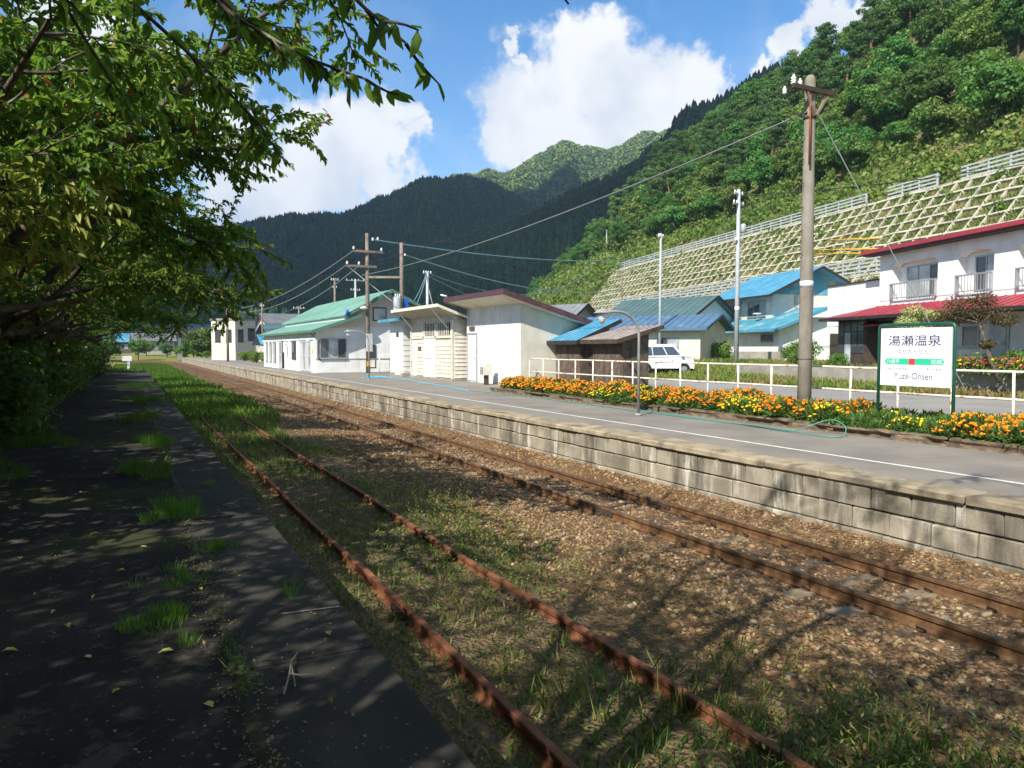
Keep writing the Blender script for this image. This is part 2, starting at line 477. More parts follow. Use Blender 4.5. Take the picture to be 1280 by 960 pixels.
G = lambda r, g, b: srgb(r, g, b)
leafmat('leaf_cherry', [(0, G(60, 84, 34)), (0.35, G(96, 132, 48)), (0.7, G(132, 156, 64)), (0.93, G(158, 158, 72)), (0.965, G(168, 120, 50)), (1, G(170, 74, 52))], 0.5, 0.45, 0.015, 0.15)
leafmat('leaf_autumn', [(0, G(112, 126, 52)), (0.5, G(156, 164, 78)), (0.8, G(188, 184, 100)), (0.93, G(182, 140, 80)), (1, G(170, 84, 64))], 0.42, 0.45, 0.01, 0.1)
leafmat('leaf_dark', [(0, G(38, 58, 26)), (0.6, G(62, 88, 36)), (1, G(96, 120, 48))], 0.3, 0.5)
leafmat('leaf_hill', [(0, G(50, 84, 38)), (0.5, G(78, 114, 52)), (0.9, G(108, 138, 66)), (1, G(146, 146, 96))], 0.36, 0.6, 0.04, 0.32)
leafmat('leaf_pine', [(0, G(48, 78, 42)), (0.6, G(76, 108, 58)), (1, G(100, 130, 72))], 0.25, 0.6, 0.012, 0.2)
leafmat('leaf_scrub', [(0, G(58, 86, 36)), (0.5, G(86, 114, 48)), (0.9, G(116, 138, 62)), (1, G(140, 140, 82))], 0.3, 0.55)
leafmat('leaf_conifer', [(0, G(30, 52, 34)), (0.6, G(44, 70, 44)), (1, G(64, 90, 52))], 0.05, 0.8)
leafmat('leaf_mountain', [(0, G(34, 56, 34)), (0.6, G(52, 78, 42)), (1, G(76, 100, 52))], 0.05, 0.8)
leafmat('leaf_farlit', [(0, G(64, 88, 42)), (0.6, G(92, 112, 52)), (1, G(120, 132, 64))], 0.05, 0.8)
leafmat('leaf_weed', [(0, G(60, 80, 36)), (0.4, G(88, 112, 46)), (0.62, G(120, 136, 60)), (0.8, G(146, 134, 80)), (1, G(138, 108, 76))], 0.3, 0.65)
leafmat('leaf_grass', [(0, G(52, 90, 28)), (0.6, G(80, 124, 40)), (1, G(116, 150, 58))], 0.38, 0.6)
leafmat('leaf_dry', [(0, G(120, 100, 66)), (0.6, G(150, 132, 84)), (1, G(120, 126, 60))], 0.3, 0.7)
leafmat('leaf_garden', [(0, G(52, 84, 36)), (0.6, G(84, 120, 50)), (1, G(120, 150, 66))], 0.3, 0.55)
leafmat('leaf_marigold', [(0, G(56, 86, 44)), (0.6, G(84, 116, 58)), (1, G(112, 142, 70))], 0.3, 0.6)
leafmat('leaf_maple', [(0, G(56, 42, 34)), (0.5, G(84, 56, 42)), (1, G(86, 96, 46))], 0.25, 0.55)
leafmat('leaf_palepine', [(0, G(140, 152, 84)), (0.6, G(178, 184, 116)), (1, G(200, 200, 140))], 0.2, 0.55)
leafmat('bloom_orange', [(0, G(230, 122, 14)), (0.6, G(240, 146, 22)), (1, G(246, 172, 46))], 0.2, 0.6, 0.008, 0.06)
leafmat('bloom_yellow', [(0, G(236, 190, 14)), (0.6, G(244, 210, 30)), (1, G(240, 222, 70))], 0.2, 0.6, 0.008, 0.06)
leafmat('bloom_red', [(0, G(150, 28, 60)), (0.6, G(178, 48, 84)), (1, G(204, 86, 110))], 0.2, 0.6, 0.01, 0.06)
leafmat('fallen_leaf', [(0, G(132, 100, 52)), (0.4, G(170, 150, 76)), (0.8, G(196, 186, 120)), (1, G(176, 70, 50))], 0.1, 0.6)
# ------------------------------------------------------------------ mesh helpers
def npmesh(name, V, F, rnd=None, smooth=False):
    V = np.asarray(V, dtype=np.float32)
    F = np.asarray(F, dtype=np.int32)
    me = bpy.data.meshes.new(name)
    k = F.shape[1]
    me.vertices.add(len(V))
    me.vertices.foreach_set('co', V.ravel())
    me.loops.add(F.size)
    me.loops.foreach_set('vertex_index', F.ravel())
    me.polygons.add(len(F))
    me.polygons.foreach_set('loop_start', np.arange(0, F.size, k, dtype=np.int32))
    if smooth:
        me.polygons.foreach_set('use_smooth', np.ones(len(F), dtype=bool))
    if rnd is not None:
        at = me.attributes.new('rnd', 'FLOAT', 'FACE')
        at.data.foreach_set('value', np.asarray(rnd, dtype=np.float32))
    me.update(calc_edges=True)
    return me
def tag(o, label=None, cat=None, group=None, kind=None):
    if label: o['label'] = label
    if cat: o['category'] = cat
    if group: o['group'] = group
    if kind: o['kind'] = kind
    return o
def link(name, me, mat=None, parent=None, loc=None, rot=None, **k):
    o = bpy.data.objects.new(name, me)
    COL.objects.link(o)
    if mat is not None and me is not None:
        if isinstance(mat, str):
            mat = M[mat]
        if len(me.materials) == 0:
            me.materials.append(mat)
    if parent is not None:
        o.parent = parent
    if loc is not None:
        o.location = loc
    if rot is not None:
        o.rotation_euler = rot if not isinstance(rot, (int, float)) else (0, 0, rot)
    tag(o, **k)
    return o
def empty(name, loc=(0, 0, 0), rz=0.0, **k):
    return link(name, None, None, None, loc, (0, 0, rz), **k)
def kids(o):
    return [c for c in bpy.data.objects if c.parent is o]
def copy_tree(o, loc=None, rz=None, scale=None, label=None, group=None, parent=None, children=None):
    c = o.copy()
    COL.objects.link(c)
    if parent is not None: c.parent = parent
    if loc is not None: c.location = loc
    if rz is not None: c.rotation_euler = (0, 0, rz)
    if scale is not None: c.scale = scale if not isinstance(scale, (int, float)) else (scale,) * 3
    if label: c['label'] = label
    if group: c['group'] = group
    for ch in (children if children is not None else kids(o)):
        d = ch.copy()
        COL.objects.link(d)
        d.parent = c
    return c
class MB:
    def __init__(s):
        s.v = []; s.f = []; s.sm = []
    def add(s, vs, fs, smooth=False):
        b = len(s.v)
        s.v.extend([tuple(p) for p in vs])
        for f in fs:
            s.f.append(tuple(b + i for i in f))
            s.sm.append(smooth)
        return s
    def box(s, x0, x1, y0, y1, z0, z1):
        return s.add([(x0, y0, z0), (x1, y0, z0), (x1, y1, z0), (x0, y1, z0), (x0, y0, z1), (x1, y0, z1), (x1, y1, z1), (x0, y1, z1)],
                     [(0, 3, 2, 1), (4, 5, 6, 7), (0, 1, 5, 4), (1, 2, 6, 5), (2, 3, 7, 6), (3, 0, 4, 7)])
    def hexa(s, p):   # 8 points: bottom 4 then top 4, counter-clockwise from above
        return s.add(p, [(0, 3, 2, 1), (4, 5, 6, 7), (0, 1, 5, 4), (1, 2, 6, 5), (2, 3, 7, 6), (3, 0, 4, 7)])
    def slab(s, quad, th):   # a flat quad given thickness downwards along its normal
        a, b, c, d = [Vector(q) for q in quad]
        n = (b - a).cross(d - a).normalized() * th
        return s.hexa([a - n, b - n, c - n, d - n, a, b, c, d])
    def beam(s, p0, p1, w, h, up=(0, 0, 1)):
        p0 = Vector(p0); p1 = Vector(p1); d = (p1 - p0).normalized(); up = Vector(up)
        r = d.cross(up)
        if r.length < 1e-4: r = d.cross(Vector((1, 0, 0)))
        r = r.normalized() * w / 2; u = r.cross(d).normalized() * h / 2
        return s.hexa([p0 - r - u, p0 + r - u, p1 + r - u, p1 - r - u, p0 - r + u, p0 + r + u, p1 + r + u, p1 - r + u])
    def tube(s, pts, r, n=8, caps=True, smooth=True):
        pts = [Vector(p) for p in pts]
        m = len(pts)
        rs = r if isinstance(r, (list, tuple)) else [r] * m
        base = len(s.v)
        prev = None
        for i, p in enumerate(pts):
            if i == 0: d = pts[1] - p
            elif i == m - 1: d = p - pts[i - 1]
            else: d = pts[i + 1] - pts[i - 1]
            d.normalize()
            if prev is None:
                a = d.orthogonal().normalized()
            else:
                a = (prev - d * prev.dot(d))
                a = a.normalized() if a.length > 1e-5 else d.orthogonal().normalized()
            prev = a
            b = d.cross(a)
            for k in range(n):
                th = 2 * math.pi * k / n
                q = p + (a * math.cos(th) + b * math.sin(th)) * rs[i]
                s.v.append(tuple(q))
        for i in range(m - 1):
            for k in range(n):
                k2 = (k + 1) % n
                s.f.append((base + i * n + k, base + i * n + k2, base + (i + 1) * n + k2, base + (i + 1) * n + k)); s.sm.append(smooth)
        if caps:
            s.f.append(tuple(base + k for k in reversed(range(n)))); s.sm.append(False)
            s.f.append(tuple(base + (m - 1) * n + k for k in range(n))); s.sm.append(False)
        return s
    def lathe(s, c, prof, n=12, smooth=True):   # prof: (radius, z)
        c = Vector(c); base = len(s.v); m = len(prof)
        for r, z in prof:
            for k in range(n):
                th = 2 * math.pi * k / n
                s.v.append((c.x + r * math.cos(th), c.y + r * math.sin(th), c.z + z))
        for i in range(m - 1):
            for k in range(n):
                k2 = (k + 1) % n
                s.f.append((base + i * n + k, base + i * n + k2, base + (i + 1) * n + k2, base + (i + 1) * n + k)); s.sm.append(smooth)
        s.f.append(tuple(base + k for k in reversed(range(n)))); s.sm.append(False)
        s.f.append(tuple(base + (m - 1) * n + k for k in range(n))); s.sm.append(False)
        return s
    def prism(s, poly, axis, a0, a1):
        """poly in the plane perpendicular to axis ('x': (y,z), 'y': (x,z), 'z': (x,y)), extruded a0..a1"""
        def P(p, a):
            return (a, p[0], p[1]) if axis == 'x' else (p[0], a, p[1]) if axis == 'y' else (p[0], p[1], a)
        n = len(poly)
        vs = [P(p, a0) for p in poly] + [P(p, a1) for p in poly]
        fs = [tuple(range(n)), tuple(range(2 * n - 1, n - 1, -1))] + [(i, i + n, (i + 1) % n + n, (i + 1) % n) for i in range(n)]
        return s.add(vs, fs)
    def ngon(s, pts):
        return s.add(pts, [tuple(range(len(pts)))])
    def mesh(s, name, fix=True):
        me = bpy.data.meshes.new(name)
        me.from_pydata(s.v, [], s.f)
        me.polygons.foreach_set('use_smooth', s.sm)
        me.update()
        if fix:
            import bmesh
            bm = bmesh.new(); bm.from_mesh(me)
            bmesh.ops.recalc_face_normals(bm, faces=bm.faces)
            bm.to_mesh(me); bm.free()
        return me
    def build(s, name, mat, parent=None, **k):
        return link(name, s.mesh(name), mat, parent, **k)
def unit(v):
    return v / np.maximum(np.linalg.norm(v, axis=-1, keepdims=True), 1e-9)
def rdir(n):
    return unit(rng.normal(size=(n, 3)))
# value noise on a lattice for relief
_tab = np.random.default_rng(5).random((256, 256))
def vnoise(x, y):
    x = np.asarray(x, float); y = np.asarray(y, float)
    xi = np.floor(x).astype(int); yi = np.floor(y).astype(int)
    fx = x - xi; fy = y - yi
    fx = fx * fx * (3 - 2 * fx); fy = fy * fy * (3 - 2 * fy)
    g = lambda a, b: _tab[a % 256, b % 256]
    return (g(xi, yi) * (1 - fx) + g(xi + 1, yi) * fx) * (1 - fy) + (g(xi, yi + 1) * (1 - fx) + g(xi + 1, yi + 1) * fx) * fy
def fbm(x, y, o=4):
    s = 0; a = 0.5; x = np.asarray(x, float); y = np.asarray(y, float)
    for i in range(o):
        s = s + a * (vnoise(x, y) - 0.5); x = x * 2.03 + 17.1; y = y * 2.03 + 5.7; a *= 0.5
    return s
def leafquads(P, D, N, L, Wd, fold=0.15, kind=4):
    """leaf blades: base points P, directions D, face normals N; two-quad pointed blades (kind 6) or diamonds (kind 4)"""
    P = np.asarray(P, float); D = unit(np.asarray(D, float))
    S = unit(np.cross(D, N)); N = np.cross(S, D)
    n = len(P)
    L = np.broadcast_to(np.asarray(L, float), (n,))[:, None]; Wd = np.broadcast_to(np.asarray(Wd, float), (n,))[:, None]
    if kind == 4:
        V = np.stack([P, P + D * L * 0.45 + S * Wd * 0.5 + N * Wd * fold, P + D * L, P + D * L * 0.45 - S * Wd * 0.5 + N * Wd * fold], 1)
        F = np.arange(n * 4).reshape(n, 4)
        return V.reshape(-1, 3), F, 1
    tip = P + D * L - N * L * 0.12
    V = np.stack([P, P + D * L * 0.28 + S * Wd * 0.46 + N * Wd * fold, P + D * L * 0.68 + S * Wd * 0.36 + N * (Wd * fold - L * 0.03),
                  tip, P + D * L * 0.68 - S * Wd * 0.36 + N * (Wd * fold - L * 0.03), P + D * L * 0.28 - S * Wd * 0.46 + N * Wd * fold], 1)
    b = np.arange(n)[:, None] * 6
    F = np.concatenate([b + np.array([[0, 1, 2, 3]]), b + np.array([[0, 3, 4, 5]])], 1).reshape(-1, 4)
    return V.reshape(-1, 3), F, 2
def leafmesh(name, P, D, N, L, Wd, rnd, fold=0.15, kind=4):
    V, F, rep = leafquads(P, D, N, L, Wd, fold, kind)
    return npmesh(name, V, F, np.repeat(rnd, rep))
def blobs_leaves(C, Rr, per, size, flat=0.75, shell=0.55, droop=0.25, tone=None):
    """leaf faces spread through the outer part of many leaf clumps with centres C and radii Rr"""
    k = len(C)
    idx = np.repeat(np.arange(k), per)
    n = len(idx)
    u = rdir(n)
    r = Rr[idx] * (shell + (1 - shell) * rng.random(n) ** 0.6)
    off = u * r[:, None]; off[:, 2] *= flat
    P = C[idx] + off
    N = unit(u + rdir(n) * 0.75 + np.array([0, 0, 0.35]))
    D = unit(np.cross(N, rdir(n)) + np.array([0, 0, -droop]))
    L = size * (0.65 + 0.7 * rng.random(n))
    rn = np.clip(rng.random(n) * 0.62 + (tone[idx] if tone is not None else 0.2) , 0, 1)
    return P, D, N, L, rn
# ================================================================== THE SETTING
PZ = 0.763      # right platform
LZ = 0.85       # left platform
def smooth(a, b, x):
    t_ = np.clip((np.asarray(x, float) - a) / (b - a), 0, 1)
    return t_ * t_ * (3 - 2 * t_)
def curve_x(y):                     # the track bends left beyond the platforms
    return -np.maximum(np.asarray(y, float) - 120, 0) ** 2 / 520.0
def land_z(x, y):
    x = np.asarray(x, float); y = np.asarray(y, float)
    right = 0.70 + 0.25 * smooth(26.8, 29.5, x) + 0.60 * smooth(29.5, 33, x)
    left = 0.80 - 0.9 * smooth(56, 76, y)
    z = np.where(x > 5, right, left)
    z = z + (-0.14 - z) * smooth(141, 148, y) * (1 - smooth(20, 40, np.abs(x)))
    z = np.where((x > 1.05) & (x < 8.65) & (y < 146), -0.45, z)
    return z + np.maximum(y - 170, 0) * 0.028 * (1 - smooth(260, 600, y) * 0.3)
xs = np.unique(np.concatenate([np.linspace(-3000, -200, 12), np.linspace(-200, -10, 20), [-6, -4, -3, -1.6, 0, 1.0, 1.06, 1.12, 8.58, 8.64, 8.7], np.linspace(10, 60, 36), np.linspace(62, 200, 24), np.linspace(220, 3000, 16)]))
ys = np.unique(np.concatenate([np.linspace(-600, -20, 14), np.linspace(-16, 140, 60), [141, 143, 145.9, 146.1, 148], np.linspace(150, 400, 46), np.linspace(420, 4000, 16)]))
Xg, Yg = np.meshgrid(xs, ys)
Zg = land_z(Xg, Yg)
nx, ny = len(xs), len(ys)
ii = np.arange((ny - 1) * (nx - 1)); r_, c_ = ii // (nx - 1), ii % (nx - 1)
Fg = np.stack([r_ * nx + c_, r_ * nx + c_ + 1, (r_ + 1) * nx + c_ + 1, (r_ + 1) * nx + c_], 1)
link('ground', npmesh('ground', np.stack([Xg, Yg, Zg], -1).reshape(-1, 3), Fg), 'meadow', label='grassy ground of the valley floor round the station', cat='ground', kind='structure')

# ---------------------------------------------------------------- track bed
def bed_z(x, y):
    x = np.asarray(x, float); y = np.asarray(y, float)
    b = 0.045 + (-0.065) * smooth(3.6, 4.4, x) + (-0.06) * smooth(4.8, 5.5, x) + (-0.095) * smooth(5.6, 6.2, x) + 0.15 * smooth(7.9, 8.4, x)
    b = b + fbm(x * 1.3, y * 1.3, 4) * 0.07 * (1 - 0.5 * smooth(5.6, 6.2, x)) + fbm(x * 6, y * 6, 3) * 0.04 + 0.026 * smooth(5.6, 6.2, x)
    return b
bx = np.concatenate([[1.0], np.linspace(1.1, 8.6, 70)])
by = np.concatenate([np.linspace(-6, 30, 280), np.linspace(30.3, 180, 170)])
Xb, Yb = np.meshgrid(bx, by)
Zb = bed_z(Xb, Yb)
Xb = Xb + curve_x(Yb)
nx, ny = len(bx), len(by)
ii = np.arange((ny - 1) * (nx - 1)); r_, c_ = ii // (nx - 1), ii % (nx - 1)
Fb = np.stack([r_ * nx + c_, r_ * nx + c_ + 1, (r_ + 1) * nx + c_ + 1, (r_ + 1) * nx + c_], 1)
link('track_bed', npmesh('track_bed', np.stack([Xb, Yb, Zb], -1).reshape(-1, 3), Fb, smooth=True), 'ballast', label='rusty brown ballast bed under both tracks', cat='track bed', kind='structure')

# ---------------------------------------------------------------- tracks
def rail_profile(h):
    p = [(-.058, -h), (.058, -h), (.058, -h + .012), (.014, -h + .03), (.009, -.046), (.031, -.036), (.031, -.006), (.024, 0)]
    return p + [(-x, z) for x, z in reversed(p[2:])]
def rail_mesh(x0, y0, y1, z, h, wob=0.0):
    n = 2 if y1 < 120 else 10
    if wob: n = 16
    yy = np.linspace(y0, y1, n)
    prof = rail_profile(h)
    k = len(prof)
    V = []
    for y in yy:
        dx = float(curve_x(y)) + (wob * math.sin(y * 0.9 + x0) if wob else 0)
        dz = (wob * 0.7 * math.sin(y * 0.6 + 2 * x0) if wob else 0)
        V += [(x0 + dx + px, y, z + dz + pz) for px, pz in prof]
    F = []
    for i in range(n - 1):
        for j in range(k):
            F.append((i * k + j, i * k + (j + 1) % k, (i + 1) * k + (j + 1) % k, (i + 1) * k + j))
    me = bpy.data.meshes.new('rail')
    me.from_pydata(V, [], F + [tuple(range(k))[::-1], tuple((n - 1) * k + j for j in range(k))])
    return me
main = empty('railway_track', (7.03, 0, 0), label='running track with brown worn rails beside the block-walled platform', cat='railway track')
side = empty('railway_track', (2.70, 0, 0), label='disused siding with orange rusty rails among weeds beside the shaded platform', cat='railway track')
def put(o, parent):                 # parent keeping world place
    o.parent = parent
    o.matrix_parent_inverse = Matrix.Translation(-parent.location)
    return o
bar = MB()
for sx in (-1, 1):
    bar.prism([(sx * .012, -.105), (sx * .042, -.112), (sx * .034, -.085), (sx * .034, -.06), (sx * .03, -.043), (sx * .012, -.05)], 'y', -.28, .28)
    for q in (-.2, -.07, .07, .2):
        bar.tube([(sx * .03, q, -.075), (sx * .06, q, -.075)], .014, 6, smooth=False)
bar_me = bar.mesh('joint_bar')
clip_me = []
for sx in (-1, 1):
    clip = MB()
    clip.box(sx * .035 - .0 if sx > 0 else -.085, .085 if sx > 0 else -.035, -.03, .03, -.142, -.118)
    clip.tube([(sx * .075, -.045, -.125), (sx * .09, -.03, -.095), (sx * .09, .03, -.095), (sx * .06, .045, -.12)], .012, 6)
    clip_me.append(clip.mesh('rail_clip'))
G0, G1 = 6.465, 7.565
for gx, ph in ((G0, 0.0), (G1, 0.35)):
    edges = [-5.0, 9.4 + ph * 0, 34.4, 59.4, 84.4, 109.4, 134.4, 172]
    for k in range(len(edges) - 1):
        o = link('rail', rail_mesh(gx, edges[k] + .004, edges[k + 1] - .004, 0, .145), 'rail_main')
        put(o, main)
        top = MB(); n = 2 if edges[k + 1] < 120 else 10
        yy = np.linspace(edges[k] + .004, edges[k + 1] - .004, n)
        for i in range(n - 1):
            xa, xb = gx + float(curve_x(yy[i])), gx + float(curve_x(yy[i + 1]))
            top.add([(xa - .02, yy[i], .0025), (xa + .02, yy[i], .0025), (xb + .02, yy[i + 1], .0025), (xb - .02, yy[i + 1], .0025)], [(0, 1, 2, 3)])
        t_ = top.build('running_band', 'rail_head_polish')
        t_.parent = o
        if edges[k] > 0:
            put(link('joint_bar', bar_me, 'dark_steel', loc=(gx, edges[k], 0)), main)
slp = {}
for kind, mt in (('wood', 'sleeper_wood'), ('concrete', 'sleeper_concrete')):
    b = MB()
    if kind == 'wood':
        b.box(-1.05, 1.05, -.11, .11, -.30, -.150)
    else:
        b.hexa([(-1.0, -.13, -.30), (1.0, -.13, -.30), (1.0, .13, -.30), (-1.0, .13, -.30), (-1.0, -.10, -.149), (1.0, -.10, -.149), (1.0, .10, -.149), (-1.0, .10, -.149)])
    me = b.mesh('sleeper'); me.materials.append(M[mt])
    slp[kind] = me
far_s = MB()
y = -3.0; k = 0
while y < 140:
    kd = 'concrete' if (k % 7 in (2, 5) and y < 12) or k % 13 == 0 else 'wood'
    if y < 70:
        o = link('sleeper', slp[kd], None, loc=(7.015 + random.uniform(-.03, .03), y, random.uniform(-.006, .012)), rot=random.uniform(-.02, .02))
        put(o, main)
        if y < 18:
            for gx in (G0, G1):
                for cm_ in clip_me: put(link('rail_clip', cm_, 'dark_steel', loc=(gx, y, 0)), main)
    else:
        cx = 7.015 + float(curve_x(y))
        far_s.box(cx - 1.05, cx + 1.05, y - .11, y + .11, -.3, -.142)
    y += 0.66 + random.uniform(-.03, .03); k += 1
put(far_s.build('distant_sleepers', 'sleeper_wood', kind='stuff'), main)
# siding: wandering rusty rails, half buried
for gx in (2.135, 3.265):
    for a_, b_ in ((-4, 6.2), (6.2, 16.2), (16.2, 26.2), (26.2, 36.2), (36.2, 46)):
        o = link('rail', rail_mesh(gx, a_ + .006, b_ - .006, .15, .125, .012), 'rail_rust')
        put(o, side)
        if a_ > 0:
            put(link('joint_bar', bar_me, 'rail_rust', loc=(gx, a_, .15)), side)
y = 1.2
while y < 24:
    o = link('sleeper', slp['wood'], None, loc=(2.70 + random.uniform(-.04, .04), y, .165 + random.uniform(-.02, .012)), rot=random.uniform(-.03, .03))
    put(o, side)
    y += 0.75 + random.uniform(-.08, .08)

# ballast stones
ph_ = (1 + 5 ** .5) / 2
ICO_V = unit(np.array([(-1, ph_, 0), (1, ph_, 0), (-1, -ph_, 0), (1, -ph_, 0), (0, -1, ph_), (0, 1, ph_), (0, -1, -ph_), (0, 1, -ph_), (ph_, 0, -1), (ph_, 0, 1), (-ph_, 0, -1), (-ph_, 0, 1)], float))
ICO_F = np.array([(0, 11, 5), (0, 5, 1), (0, 1, 7), (0, 7, 10), (0, 10, 11), (1, 5, 9), (5, 11, 4), (11, 10, 2), (10, 7, 6), (7, 1, 8), (3, 9, 4), (3, 4, 2), (3, 2, 6), (3, 6, 8), (3, 8, 9), (4, 9, 5), (2, 4, 11), (6, 2, 10), (8, 6, 7), (9, 8, 1)])
OCT_V = np.array([(1, 0, 0), (0, 1, 0), (-1, 0, 0), (0, -1, 0), (0, 0, 1), (0, 0, -1)], float)
OCT_F = np.array([(0, 1, 4), (1, 2, 4), (2, 3, 4), (3, 0, 4), (1, 0, 5), (2, 1, 5), (3, 2, 5), (0, 3, 5)])
def scatter_solid(name, P, size, bv, bf, squash=0.5, jit=0.18):
    n = len(P); k = len(bv)
    sc3 = size[:, None] * (0.7 + 0.6 * rng.random((n, 3))); sc3[:, 2] *= squash
    V = bv[None] * (1 + jit * (rng.random((n, k, 1)) * 2 - 1)) * sc3[:, None, :]
    # random tilt + spin
    q = rng.normal(size=(n, 4)) * np.array([1, .25, .25, 1]); q /= np.linalg.norm(q, axis=1, keepdims=True)
    w, x, y, z = q.T
    Rm = np.stack([1 - 2 * (y * y + z * z), 2 * (x * y - z * w), 2 * (x * z + y * w), 2 * (x * y + z * w), 1 - 2 * (x * x + z * z), 2 * (y * z - x * w), 2 * (x * z - y * w), 2 * (y * z + x * w), 1 - 2 * (x * x + y * y)], -1).reshape(n, 3, 3)
    V = np.einsum('nij,nkj->nki', Rm, V) + P[:, None, :]
    F = (np.arange(n)[:, None, None] * k + bf[None]).reshape(-1, 3)
    return npmesh(name, V.reshape(-1, 3), F, np.repeat(rng.random(n), len(bf)))
def on_bed(n, x0, x1, y0, y1, pw=1.0):
    x = x0 + (x1 - x0) * rng.random(n); y = y0 + (y1 - y0) * rng.random(n) ** pw
    return x, y
x, y = on_bed(24500, 3.5, 8.48, 1.8, 14.0, 1.25)
dens = smooth(3.4, 5.2, x + fbm(x * .8, y * .8) * 2.2)
k_ = rng.random(len(x)) < (0.12 + 0.88 * dens)
k_ &= (np.abs(x - G0) > .075) & (np.abs(x - G1) > .075)
x, y = x[k_], y[k_]
sz = 0.012 + 0.026 * rng.random(len(x)) ** 1.8
big = rng.random(len(x)) < 0.03; sz[big] *= 1.5
intr = (x > 5.9) & (x < 8.1)
P = np.stack([x, y, bed_z(x, y) + sz * 0.15 - 0.008 * intr], 1)
link('gravel', scatter_solid('gravel', P, sz, ICO_V, ICO_F), 'stone', label='loose rusty ballast stones near the camera', cat='gravel', kind='stuff')
x, y = on_bed(15000, 4.0, 8.48, 14.0, 48.0, 1.5)
dens = smooth(3.6, 5.2, x + fbm(x * .8, y * .8) * 2.2)
k_ = (rng.random(len(x)) < (0.08 + 0.92 * dens)) & (np.abs(x - G0) > .08) & (np.abs(x - G1) > .08)
x, y = x[k_], y[k_]
sz = 0.022 + 0.03 * rng.random(len(x)) ** 1.5
P = np.stack([x, y, bed_z(x, y) + sz * 0.1], 1)
link('gravel', scatter_solid('gravel', P, sz, OCT_V, OCT_F), 'stone', label='ballast stones farther along the running track', cat='gravel', kind='stuff')

# ---------------------------------------------------------------- left platform (shaded)
lp = empty('platform', (-0.4, 0, 0), label='disused shaded platform with dark mossy surface and concrete edge slabs', cat='platform', kind='structure')
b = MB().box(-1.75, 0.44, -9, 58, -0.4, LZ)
put(b.build('surface', 'mossy_asphalt'), lp)
b = MB().box(0.443, 1.06, -9, 58, -0.4, LZ - 0.13)
put(b.build('edge_wall', 'concrete_grey'), lp)
slab_me = []
for v_ in range(3):
    b = MB(); e = .012
    b.hexa([(0, 0, -.12), (.70, 0, -.12), (.70, 1.79, -.12), (0, 1.79, -.12), (0, 0, 0), (.70 - e, 0, -.002 * v_), (.70 - e, 1.79, 0), (0, 1.79, 0)])
    slab_me.append(b.mesh('edge_slab'))
k = 0; y = -8.8
while y < 57:
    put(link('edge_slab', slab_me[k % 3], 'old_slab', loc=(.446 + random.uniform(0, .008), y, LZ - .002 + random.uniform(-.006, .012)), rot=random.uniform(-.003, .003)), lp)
    y += 1.8; k += 1
b = MB(); y = -9.0; prev = None      # dirt and moss packed into the seam behind the edge slabs
while y < 57.5:
    w_ = .02 + .10 * float(vnoise(y * 2.7, 3.3)) ** 3; x_ = .443 + float(fbm(y * 1.1, 8.0, 3)) * .05; zt = LZ + .009 + .010 * float(vnoise(y * 5, 1.0))
    cur = [(x_ - w_, y, LZ - .01), (x_ - w_ * .3, y, zt), (x_ + w_ * .3, y, zt), (x_ + w_, y, LZ - .01)]
    if prev: b.add(prev + cur, [(i, i + 1, i + 5, i + 4) for i in range(3)], True)
    prev = cur; y += .07
put(b.build('moss_seam', 'moss', kind='stuff'), lp)
put(MB().add([(.78, 4.48, LZ + .016), (1.12, 4.445, LZ + .016), (1.12, 4.465, LZ + .016), (.78, 4.498, LZ + .016)], [(0, 1, 2, 3)]).build('painted_mark', 'old_line'), lp)

# ---------------------------------------------------------------- right platform
rp = empty('platform', (8.5, 0, 0), label='station platform with concrete block wall, asphalt top and white safety line', cat='platform', kind='structure')
poly = [(8.93, -7), (15.78, -7), (15.78, 27.9), (20.6, 27.9), (20.6, 60), (26, 75), (26, 120), (14, 143), (8.93, 143)]
put(MB().prism(poly, 'z', -.4, PZ).build('asphalt_surface', 'asphalt'), rp)
b = MB()
for k in range(75):
    y0 = -7 + 2 * k; j = lambda: random.uniform(-.006, .006)
    b.add([(9.78 + j(), y0, PZ + .004), (9.86 + j(), y0, PZ + .004), (9.86 + j(), y0 + 2, PZ + .004), (9.78 + j(), y0 + 2, PZ + .004)], [(0, 1, 2, 3)])
put(b.build('white_line', 'line_paint'), rp)
put(MB().box(8.62, 8.927, -7, 143, -.4, PZ - .118).build('wall_core', 'dark_trim'), rp)
def rough_block(L, D_, H, ch=.012, j=.006):
    import bmesh
    bm = bmesh.new()
    bmesh.ops.create_cube(bm, size=1)
    for v_ in bm.verts:
        v_.co = Vector(((v_.co.x + .5) * D_, (v_.co.y + .5) * L, (v_.co.z + .5) * H))
    bmesh.ops.bevel(bm, geom=bm.edges[:], offset=ch, segments=1, affect='EDGES')
    for v_ in bm.verts:
        v_.co += Vector((random.uniform(-j, j), random.uniform(-j, j) * .6, random.uniform(-j, j) * .5))
    me = bpy.data.meshes.new('block'); bm.to_mesh(me); bm.free()
    return me
blk = [rough_block(.54, .2, .280, .016, .009) for _ in range(5)]
cop = [rough_block(1.0, .62, .115, .022, .008) for _ in range(5)]
base_b = [rough_block(.9, .2, .30) for _ in range(3)]
n_blk = 0
for row, (zb, off) in enumerate(((.363, 0), (.068, .27))):
    y = -3.0 + off; k = 0
    while y < 42:
        o = link('block', blk[(k * 3 + row) % 5], 'block_concrete', loc=(8.50 + random.uniform(-.014, .014), y, zb + random.uniform(-.003, .003)))
        o.scale = (1, random.uniform(.985, 1.005), 1)
        put(o, rp); y += .547; k += 1
y = -3.0; k = 0
while y < 42:
    put(link('footing_block', base_b[k % 3], 'block_concrete', loc=(8.47 + random.uniform(-.006, .006), y, -.24)), rp)
    y += .91; k += 1
y = -3.0; k = 0
